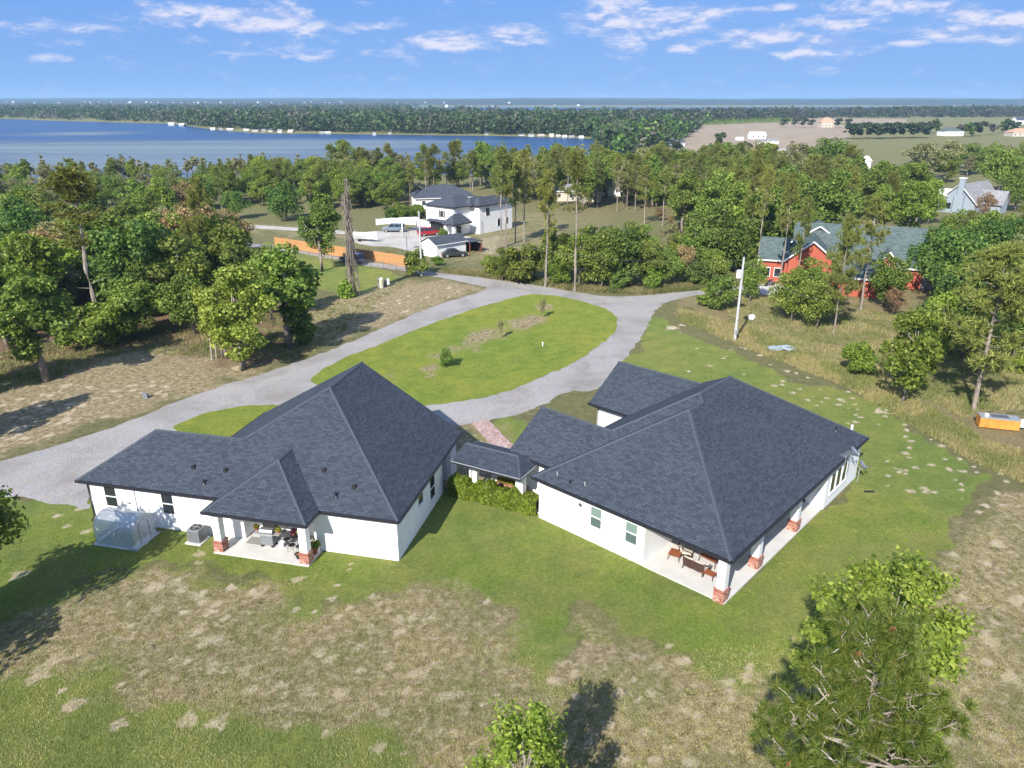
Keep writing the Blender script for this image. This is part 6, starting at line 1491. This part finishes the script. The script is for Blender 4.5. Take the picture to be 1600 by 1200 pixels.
band([(330, 330), (330, 290), (500, 285), (640, 290), (650, 325), (520, 330), (430, 300)], 62, ['tall', 'pine', 'pine', 'bright', 'dull', 'oak'], (6.5, 10.5), [(480, '@behind the sandy track and its two oaks'), (2000, '@between the tall tree at the fence and the lake')], 'trees behind the sandy track', 24, (.8, 1.1), 3, avoid=[(352, 325, 480, 352)])
band([(520, 300), (520, 285), (950, 283), (1330, 285), (1330, 335), (1120, 340), (1000, 322), (860, 330), (800, 312), (760, 300), (640, 300)], 175, ['pine', 'pine', 'pine', 'pine', 'tall', 'dull'], (10.5, 14.5), [(660, '@of the middle belt, left of the two story house'), (800, '@of the middle belt, behind the two story house'), (950, '@of the middle belt, around the low pinkish house'), (1120, '@of the middle belt, above the clearing'), (2000, '@of the middle belt, toward the large round oak')], 'trees of the middle belt', 25, (.95, 1.4), 2.4)
band([(960, 345), (1330, 330), (1330, 400), (1190, 420), (1120, 410), (1060, 360)], 34, ['pine', 'pine', 'oak', 'tall', 'oak'], (9, 15), [(1150, '@between the clearing and the lane end'), (2000, '@behind the red house, below the middle belt')], 'trees between middle belt and red house', 26, (.8, 1.1), 3)
band([(1330, 300), (1440, 300), (1460, 360), (1400, 385), (1330, 350)], 14, ['pine', 'tall', 'oak', 'bright'], (9, 13), '@behind the red house, left of the pale blue house', 'trees behind the red house', 27, (.9, 1.2), 3, avoid=[(1430, 300, 1600, 345)])
band([(1440, 400), (1620, 380), (1650, 500), (1560, 540), (1480, 500), (1450, 450)], 22, ['bigpine', 'oak', 'dark', 'bigpine', 'dull'], (7.5, 11), '@in the thicket right of the gray metal hut', 'trees of the right thicket', 28, (.8, 1.1), 2.6, avoid=[(1400, 380, 1462, 470)])
# pines with bare trunks standing in front of the belt
for i, (x, y, tp_, lb) in enumerate([(783, 388, 222, 'left pine of the close pair beside the white two story house'), (790, 386, 236, 'right pine of the close pair beside the white two story house'), (805, 380, 240, 'vine hung pine right of the close pair'), (819, 378, 228, 'dark trunked pine third to the right of the white house'),
      (852, 449, 262, 'vine clad pine rising from the thicket by the lane'), (898, 455, 228, 'straight tall pale trunked pine at the lane, centre right'), (964, 330, 238, 'bare trunk pine at the clearing edge, leftmost of four'), (979, 328, 246, 'bare trunk pine at the clearing edge, second of four'), (992, 330, 240, 'bare trunk pine at the clearing edge, third of four'),
      (1067, 340, 240, 'bare trunk pine right of the clearing by brown brush'), (1088, 346, 236, 'dark trunk pine above the big thicket right end'), (1104, 362, 258, 'pale forked snaggy pine at the right end of thicket'), (735, 300, 232, 'slender pine behind the roof of the two story house'), (668, 302, 238, 'slender pine left behind the two story house'), (928, 322, 236, 'tall pine before the low pinkish house')]):
    tree('pine', x, y, tp_, lb, wide=.8)
# thicket along the lane
thk = [('oak', 785, 438, 385), ('bushy', 810, 442, 380), ('oak', 835, 436, 378), ('tall', 865, 440, 352), ('oak', 905, 448, 362), ('oak', 940, 452, 352), ('oak', 925, 430, 345), ('dark', 965, 448, 352), ('oak', 985, 440, 345), ('oak', 1012, 448, 375), ('oak', 1040, 448, 385), ('brown', 1070, 440, 378), ('oak', 1060, 425, 362),
       ('oak', 1085, 430, 345), ('dark', 1115, 425, 320), ('bright', 1135, 418, 318), ('oak', 1000, 415, 350), ('dull', 1045, 400, 345), ('oak', 880, 425, 360), ('bush', 770, 432, 398), ('bush', 1020, 452, 415), ('bush', 1090, 448, 410), ('oak', 1150, 425, 352), ('bush', 870, 446, 405), ('bush', 965, 455, 420), ('tall', 1080, 395, 330), ('oak', 1110, 445, 385)]
for k, x, y, tp_ in thk: tree(k, x, y, tp_, '@in the thicket behind the lane, ' + ('left of the vine clad pine' if x < 850 else 'between the two lane pines' if x < 900 else 'under the power line' if x < 1000 else 'at its right end'), 'trees of the lane thicket', wide=random.uniform(.9, 1.15))
tree('brown', 1030, 345, 322, 'brown brush heap at the far side of the clearing', wide=1.3); tree('brown', 1048, 352, 335, 'smaller brown brush heap right of the first', wide=1.2)
# white house garden, court edge
band([(600, 345), (660, 335), (660, 342), (610, 350)], 5, ['bush'], (5, 8), 'small garden tree behind the white panel fence', 'trees behind the white panel fence', 29)
tree('bush', 695, 376, 355, 'palm like shrub beside the garage of the white house', wide=.8)
# lake shore cypresses
band([(-20, 285), (-20, 276), (300, 270), (600, 263), (760, 262), (950, 268), (950, 280), (600, 278), (300, 284)], 150, ['cypress'], (4.5, 8), [(300, 'gray green shore cypress at the far left of the near lake shore'), (620, 'gray green shore cypress on the near shore above the sandy track'), (2000, 'gray green shore cypress on the near shore above the middle belt')], 'cypresses on the near lake shore', 30, (.9, 1.4), 3)
band([(820, 262), (1000, 240), (1110, 236), (1240, 250), (1320, 262), (1320, 280), (950, 280)], 60, ['cypress', 'far', 'far'], (4.5, 8.5), '@beyond the middle belt, right of the lake end', 'trees right of the lake end', 31, (.9, 1.3), 4, avoid=[(1125, 205, 1215, 232), (1030, 218, 1070, 232)])
for i in range(10): tree('far', 1330 + i * 13, 217 - i * .2 + (i % 2), 192 - (i % 3), 'dark oak of the tree row crossing the pasture', 'oaks of the pasture row', wide=1.35, v=1)
for (x, y, tp_) in ((1225, 200, 184), (1242, 199, 184), (1255, 200, 183), (1268, 199, 186), (1310, 200, 184), (1325, 199, 185)): tree('far', x, y, tp_, 'dark oak beside the orange pink house', 'oaks by the orange pink house', wide=1.2, v=1)
for (x, y, tp_) in ((1500, 212, 190), (1515, 214, 190), (1530, 213, 189), (1550, 211, 190), (1568, 208, 184), (1580, 210, 188), (1450, 210, 186), (1462, 208, 184)): tree('far', x, y, tp_, 'oak round the teal roofed house', 'oaks by the teal roofed house', wide=1.3)
tree('far', 1125, 232, 206, 'isolated dark tree in front of the white barn', wide=1.0, v=1)
band([(1380, 330), (1500, 250), (1620, 230), (1650, 290), (1500, 300), (1430, 340)], 18, ['oak', 'dull', 'far'], (8, 12), '@on the pasture in front of the dark oak row', 'pasture trees on the right', 32, (1, 1.4), 5, avoid=[(1430, 285, 1600, 345)])

# --- far woods, too many to count: joined crowns
def forest(name, label, poly, n, hr, seed, mats, lv=26, size=(2.2, 3.4)):
    q = np.random.default_rng(seed); pts = np.array([tuple(at(x, y))[:2] for x, y in scatter_px(poly, n, seed)]); h = q.uniform(*hr, size=n)
    d = unit(q.normal(size=(n, lv, 3))); R_ = np.stack([h * .38, h * .38, h * .5], 1)[:, None, :]; C = np.zeros((n, 1, 3)); C[:, 0, :2] = pts; C[:, 0, 2] = h * .52
    c = C + d * R_ * (.75 + .4 * q.random((n, lv, 1))); c[:, :, 2] = np.maximum(c[:, :, 2], .3)
    s = np.repeat(q.uniform(*size, size=n) * h / 11, lv)[:, None]
    V = leaves(c.reshape(-1, 3), 1.0, (d + np.array([0, 0, .4])).reshape(-1, 3), q); V = c.reshape(-1, 1, 3) + (V - c.reshape(-1, 1, 3)) * s[:, None, :]
    me = quads_mesh(name, V, MT[mats[0]])
    for m_ in mats[1:]: me.materials.append(MT[m_])
    if len(mats) > 1:
        mi = np.repeat(q.integers(0, len(mats), n), lv).astype(np.int32); me.polygons.foreach_set('material_index', mi)
    o = link_mesh(name, me); tag(o, label, 'woods', None, 'stuff'); return o
forest('far_shore_woods', 'wooded far shore behind the boathouses', [(-60, 183), (-60, 172), (200, 172), (520, 174), (650, 177), (750, 180), (960, 182), (1000, 200), (930, 215), (860, 211), (640, 209), (400, 204), (330, 200), (270, 192), (130, 188)], 3000, (9, 15), 51, ['farg', 'fard', 'farw', 'farg', 'farg', 'fard'], 44, (1.3, 2.1))
forest('right_distant_woods', 'distant woods over the open fields on the right', [(960, 196), (960, 183), (1200, 180), (1380, 178), (1460, 173), (1700, 171), (1700, 183), (1300, 184), (1240, 186), (1080, 192)], 2400, (9, 14), 52, ['farg', 'fard', 'farw', 'farg'], 34, (1.3, 2.2))
forest('horizon_woods', 'hazy woods toward the horizon on the left', [(-100, 173), (-100, 164.5), (660, 164.5), (640, 172), (500, 175)], 3000, (8, 12), 53, ['fard', 'farg', 'farw'], 12, (3, 4.5))
forest('low_horizon_woods', 'low woods before the far strip of water', [(640, 177), (720, 176.5), (900, 177.5), (1150, 177), (1400, 175.5), (1400, 178), (1000, 182), (700, 180)], 1500, (4, 6.5), 56, ['fard', 'farg', 'farw'], 20, (2.5, 3.5))
forest('mid_right_woods', 'patchy woods between the lake end and tan field', [(930, 225), (940, 205), (1040, 196), (1110, 190), (1090, 205), (1040, 230), (1010, 238), (1000, 245), (960, 240)], 330, (8, 13), 54, ['farg', 'leafd', 'farw', 'fard'], 60, (1.2, 2.0))
forest('citrus_grove', 'rows of young citrus green beyond the tan field', [(1080, 190), (1230, 184), (1240, 190), (1100, 195)], 700, (2.5, 3.6), 55, ['leafb', 'leaf'], 10, (1.5, 3))
# low hills on the horizon
def hills(name, dist, h0, h1, seed, mat, x0=-6300, x1=6300, depth=900):
    nx_, ny_ = 240, 7; Vv = []; F = []
    for j in range(ny_):
        f = j / (ny_ - 1)
        for i in range(nx_):
            x = x0 + (x1 - x0) * i / (nx_ - 1); e = math.sin(math.pi * f) ** .8; n_ = mnoise.fractal(Vector((x * .0009 + seed, f, seed)), 1, 2, 6) + .25 * mnoise.noise(Vector((x * .02, f * 3, seed)))
            z = (h0 + (h1 - h0) * (.5 + .6 * n_)) * e; Vv.append((x, dist + depth * f, max(.1, z)))
    for j in range(ny_ - 1):
        for i in range(nx_ - 1): a = j * nx_ + i; F.append((a, a + 1, a + nx_ + 1, a + nx_))
    me = bpy.data.meshes.new(name); me.from_pydata(Vv, [], F); me.materials.append(mat); tag(link_mesh(name, me), kind='structure')
hm, N, L, bs = nodes('wooded_hill'); tc = N.new('ShaderNodeTexCoord'); f_ = noise_node(N, L, tc.outputs['Object'], .012, 8, .7)
L.new(ramp(N, L, f_, [(.3, (.012, .022, .016)), (.6, (.026, .04, .026)), (.74, (.07, .075, .05))]), bs.inputs['Base Color']); bs.inputs['Roughness'].default_value = 1
hills('hills', 3700, 17, 27, 1.3, hm); hills('hills', 5200, 27, 38, 4.1, hm)
# settlements scattered over those hills
rs = np.random.default_rng(8); nT = 130; c = np.stack([rs.normal(-1500, 700, nT), rs.uniform(2700, 3900, nT), rs.uniform(3, 9, nT)], 1)
mb = MB()
for i, p in enumerate(c):
    z = 0 if p[1] < 3600 else 8; w_ = rs.uniform(5, 11); mb.box((p[0] - w_ / 2, p[1], z), (p[0] + w_ / 2, p[1] + 9, z + 5 + rs.uniform(0, 4)), MT['bluegray' if i % 3 else 'stucco_gray'])
tag(mb.build('distant_town', fix=False), 'pale specks of a distant town under the hills', 'town', None, 'stuff')

# --- hedge between the houses
hg = thing('hedge', 'clipped leafy green hedge in front of the covered walkway', 'hedge', (0, 0, 0)); q = np.random.default_rng(70)
ha, hb = np.array([-4.2, 46.35]), np.array([1.75, 43.6]); n = 15000; f = q.random(n); P = ha + (hb - ha) * f[:, None]; dn = unit(hb - ha); pn = np.array([-dn[1], dn[0]])
top = 1.12 + .16 * np.sin(f * 19) + .12 * np.sin(f * 43 + 1); hw = .50 + .10 * np.sin(f * 27 + 2); s = q.uniform(-1, 1, n); z = q.random(n) ** .6 * top; edge = q.random(n) < .55
s = np.where(edge, np.sign(s) * (.85 + .3 * q.random(n)), s); z = np.where(edge, q.random(n) * top, top * (.88 + .2 * q.random(n)))
C = np.stack([P[:, 0] + pn[0] * s * hw, P[:, 1] + pn[1] * s * hw, z], 1); Nn = np.stack([pn[0] * s, pn[1] * s, np.where(edge, .3, 1.)], 1); link_mesh('leaves', quads_mesh('leaves', leaves(C, .13, Nn, q), MT['hedge']), hg)
m = MB()
for i in range(24): p = ha + (hb - ha) * (i + .5) / 24; m.tube([(p[0], p[1], 0), (p[0] + q.uniform(-.15, .15), p[1] + q.uniform(-.15, .15), 1.1)], [.03, .012], MT['barkd'], 5)
m.build('stems', hg, fix=False)
V = leaf_tuft(700, 1.0, .5, .13, 71); V = V * np.array([2.0, .4, 1]); V[:, :, 2] += .42; o = link_mesh('plants', quads_mesh('plants', V + np.array([3.7, 3.1, 0]), MT['yellowflower']), bed)

# --- rough grass as real blades
def grass(name, label, poly, n, ln, w, mats, seed, z=0):
    q = np.random.default_rng(seed); pts = np.array([tuple(at(x, y))[:2] for x, y in scatter_px(poly, n, seed)]); k = 7
    c = np.zeros((n, k, 3)); c[:, :, :2] = pts[:, None, :] + q.normal(size=(n, k, 2)) * .16; c[:, :, 2] = z
    d = unit(np.concatenate([q.normal(size=(n, k, 2)) * .45, np.ones((n, k, 1))], 2)); s = unit(np.cross(d, q.normal(size=(n, k, 3)))) * w; L_ = ln * (.5 + .8 * q.random((n, 1, 1))) * (.7 + .5 * q.random((n, k, 1)))
    V = np.stack([c - s, c + s, c + d * L_], 2).reshape(-1, 3, 3); me = quads_mesh(name, V, MT[mats[0]])
    if len(mats) > 1:
        me.materials.append(MT[mats[1]]); cl = np.array([mnoise.noise(Vector((p[0] * .25, p[1] * .25, seed))) + .25 * q.random() for p in pts]) > .12; me.polygons.foreach_set('material_index', np.repeat(cl, k).astype(np.int32))
    tag(link_mesh(name, me), label, 'grass', None, 'stuff')
grass('long_grass', 'long golden grass east of the lawn', [(1110, 470), (1200, 462), (1450, 500), (1620, 520), (1640, 640), (1530, 640), (1500, 655), (1450, 628), (1350, 588), (1200, 536)], 9000, .32, .03, ['drygrass', 'weed'], 81)
grass('roadside_grass', 'rough grass along the lane and thicket', [(690, 420), (800, 430), (900, 447), (1000, 452), (1100, 442), (1150, 450), (1105, 452), (1000, 461), (900, 455), (800, 439), (700, 427)], 5000, .6, .05, ['drygrass', 'weed'], 82)
grass('weeds', 'green weeds fringing the right lawn', [(1060, 480), (1180, 515), (1340, 580), (1440, 630), (1500, 665), (1540, 690), (1640, 715), (1640, 770), (1530, 725), (1420, 660), (1330, 608), (1160, 542), (1060, 500)], 9000, .32, .03, ['weed', 'drygrass'], 83)
grass('woodland_edge_grass', 'tufts of dry grass under the left woods', [(-30, 620), (60, 600), (200, 550), (330, 560), (480, 560), (640, 440), (560, 470), (470, 470), (300, 500), (100, 530), (-30, 560)], 3500, .3, .04, ['drygrass', 'weed'], 84)
grass('turf_tufts', 'low ragged tufts in the dry rear turf', [(-40, 960), (250, 890), (740, 935), (860, 1050), (1080, 1020), (1400, 980), (1545, 780), (1640, 770), (1700, 1260), (-60, 1260)], 26000, .11, .014, ['weed', 'drygrass'], 85)
grass('lawn_grass', 'short blades of the green rear lawn', [(0, 800), (620, 880), (860, 815), (1128, 950), (1340, 760), (1500, 800), (1400, 960), (1150, 1040), (900, 1000), (740, 935), (250, 890), (0, 950)], 18000, .07, .012, ['leafb', 'weed'], 86)

# --- foreground trees
def hero_broad(name, label, P, H, R, low, n, size, seed, mat, blobs=46):
    q = np.random.default_rng(seed); t = thing(name, label, 'tree', P); B = []; cz = H * (low + (1 - low) * .5); hz = H * (1 - low) * .5
    mb = MB(); path = [(0, 0, 0)]; 
    for j in range(1, 7): path.append((q.uniform(-.1, .1) * j * .4, q.uniform(-.1, .1) * j * .4, H * .14 * j))
    mb.tube(path, [.16 * (1.2 - .17 * j) for j in range(7)], MT['bark'], 9); pts = []; nr = []
    for k in range(blobs):
        a = q.uniform(0, 6.28); f = q.random(); z = H * (low + (1 - low) * f); prof = (math.sin(math.pi * (.15 + .78 * f))) ** .8; rr = R * prof * q.uniform(.35, 1.0); c = np.array([math.cos(a) * rr, math.sin(a) * rr, z]); i_ = min(5, int(z * .72 / (H * .14)))
        p0 = np.array(path[i_]); mid = (p0 + c) / 2 + np.array([0, 0, -.2]); mb.tube([p0, mid, c], [.05, .032, .01], MT['branchw' if k % 4 == 0 else 'bark'], 5, False)
        for s_ in range(5):     # twigs with sprays of leaves
            d = unit(q.normal(size=3) * np.array([1, 1, .6]) + np.array([0, 0, .3])); e = c + d * q.uniform(.35, .8); mb.tube([c, e], [.014, .005], MT['bark'], 4, False); m_ = n // (blobs * 5)
            g = q.random((m_, 1)); p = c + (e - c) * g + q.normal(size=(m_, 3)) * .17; pts.append(p); nr.append(np.tile(d, (m_, 1)))
    mb.build('trunk', t, fix=False, smooth=True); P_ = np.concatenate(pts); link_mesh('crown', quads_mesh('crown', leaves(P_, size, np.concatenate(nr) + np.array([0, 0, .8]), q, 1.7, .8), MT[mat]), t); return t
hero_broad('leafy_tree', 'bright green broadleaf tree behind the big foreground pine', (13.0, 21.0, 0), 11.3, 3.2, .30, 22000, .11, 90, 'leafb', 60)
hero_broad('leafy_tree', 'bright green tree top poking up at the bottom edge centre', (.5, 19.4, 0), 6.35, 1.9, .15, 10000, .10, 91, 'leafb', 34)
def hero_pine(name, label, P, H, R, cb, seed, nb=56, ln=.36, nt=120, w=.022):
    q = np.random.default_rng(seed); t = thing(name, label, 'pine tree', P); mb = MB(); path = [(0, 0, 0)]; x = y = 0
    for j in range(1, 9): x += q.uniform(-.06, .06); y += q.uniform(-.06, .06); path.append((x, y, H * j / 8.1))
    mb.tube(path, [.20 * (1.1 - .125 * j) for j in range(9)], MT['bark'], 10)
    def tp(z): f = z / (H / 8.1); i = min(7, int(f)); return np.array(Vector(path[i]).lerp(Vector(path[i + 1]), min(1, f - i)))
    C = []; D = []
    for b in range(nb):
        f = (b + .5) / nb; z = H * (cb + (1 - cb) * f) * .98; a = b * 2.4 + q.uniform(-.5, .5); L_ = R * (1 - .75 * f ** 1.4) * q.uniform(.65, 1.1); up = .25 + .9 * f; d = unit(np.array([math.cos(a), math.sin(a), up * .6])); p0 = tp(z * .98)
        mid = p0 + d * L_ * .5 - np.array([0, 0, .12]); p1 = p0 + d * L_ + np.array([0, 0, .22 * L_]); mt = MT['branchw' if q.random() < .35 else 'bark']; mb.tube([p0, mid, p1], [.055 * (1.1 - .6 * f), .035, .016], mt, 6, False)
        for s_ in range(int(4 + L_ * 3.0)):
            g = q.uniform(.35, 1.0); pp = p0 + (p1 - p0) * g; dd = unit(d + q.normal(size=3) * .75 + np.array([0, 0, .35])); e = pp + dd * q.uniform(.25, .65); kink = (pp + e) / 2 + q.normal(size=3) * .06; mb.tube([pp, kink, e], [.018, .014, .009], mt, 4, False)
            C.append(e); D.append(unit(dd + np.array([0, 0, .35])))
    C.append(np.array(path[-1])); D.append(np.array([0, 0, 1.]))
    mb.build('trunk', t, fix=False, smooth=True); C = np.array(C); D = np.array(D)
    # needles sit round the last part of each twig, not at one point
    parts = []
    for k in range(4): parts.append(needle_tufts(C - D * .045 * k, D, q, nt // 4, ln, w, 1.05))
    link_mesh('needles', quads_mesh('needles', np.concatenate(parts), MT['needleh']), t)
    dead = q.random(len(C)) < .06; parts = needle_tufts(C[dead] - np.array([0, 0, .12]), -D[dead] * .3 + np.array([0, 0, -1.]), q, 50, .26, .010, .6); link_mesh('dead_needles', quads_mesh('dead_needles', parts, MT['terracotta']), t)
    return t
hero_pine('pine_tree', 'big long needled pine filling the bottom right corner', (9.7, 15.5, 0), 13.4, 3.1, .40, 95, 84)
# trees standing just outside the left edge; their shadows cross the lawn
plant('oak', Vector((-28.4, 31.2, 0)), 10.6, 'tree at the left frame edge whose shadow reaches the greenhouse', wide=.82, v=0)
plant('oak', Vector((-30.6, 26.3, 0)), 9.5, 'tree outside the left edge shading the rear lawn', wide=.95, v=1)
plant('oak', Vector((-31.5, 21.0, 0)), 9.5, 'second tree outside the left edge shading the rear lawn', wide=.95, v=2)
plant('tall', Vector((-22.0, 15.4, 0)), 6.0, 'small tree outside the lower left corner', wide=1.0)
band([(520, 318), (520, 292), (950, 292), (1330, 290), (1330, 330), (1120, 345), (1060, 330), (940, 308), (860, 318), (800, 306), (770, 300), (640, 296), (600, 318)], 120, ['bush', 'oak', 'oak', 'tall'], (5.5, 9), [(800, '@between the belt trunks near the two story house'), (1050, '@between the belt trunks round the clearing'), (2000, '@between the belt trunks behind the lane end')], 'understory of the middle belt', 33, (1.0, 1.5), 2.5, avoid=[(640, 296, 770, 330), (880, 296, 960, 318)])
band([(-30, 530), (20, 520), (120, 490), (200, 500), (205, 535), (330, 522), (345, 460), (350, 400), (100, 400), (-30, 440)], 46, ['oak', 'bush', 'tall', 'bright'], (6.5, 9.5), '@filling the front of the left woodland', 'front trees of the left woodland', 34, (1.0, 1.3), 2.5)

# ------------------------------------------------------------------ air: one closed box of thin haze round everything
hz_m = bpy.data.materials.new('haze_air'); hz_m.use_nodes = True; nt = hz_m.node_tree; nt.nodes.clear()
pv = nt.nodes.new('ShaderNodeVolumePrincipled'); mo = nt.nodes.new('ShaderNodeOutputMaterial'); nt.links.new(pv.outputs[0], mo.inputs['Volume'])
pv.inputs['Color'].default_value = (.45, .72, 1.0, 1); pv.inputs['Density'].default_value = .00013; pv.inputs['Anisotropy'].default_value = 0
m = MB(); m.box((-6500, -500, -1), (6500, 7000, 62), MT['white']); hz = m.build('haze'); hz.data.materials.clear(); hz.data.materials.append(hz_m); tag(hz, 'thin blue haze of the air toward the horizon', 'haze', None, 'stuff')
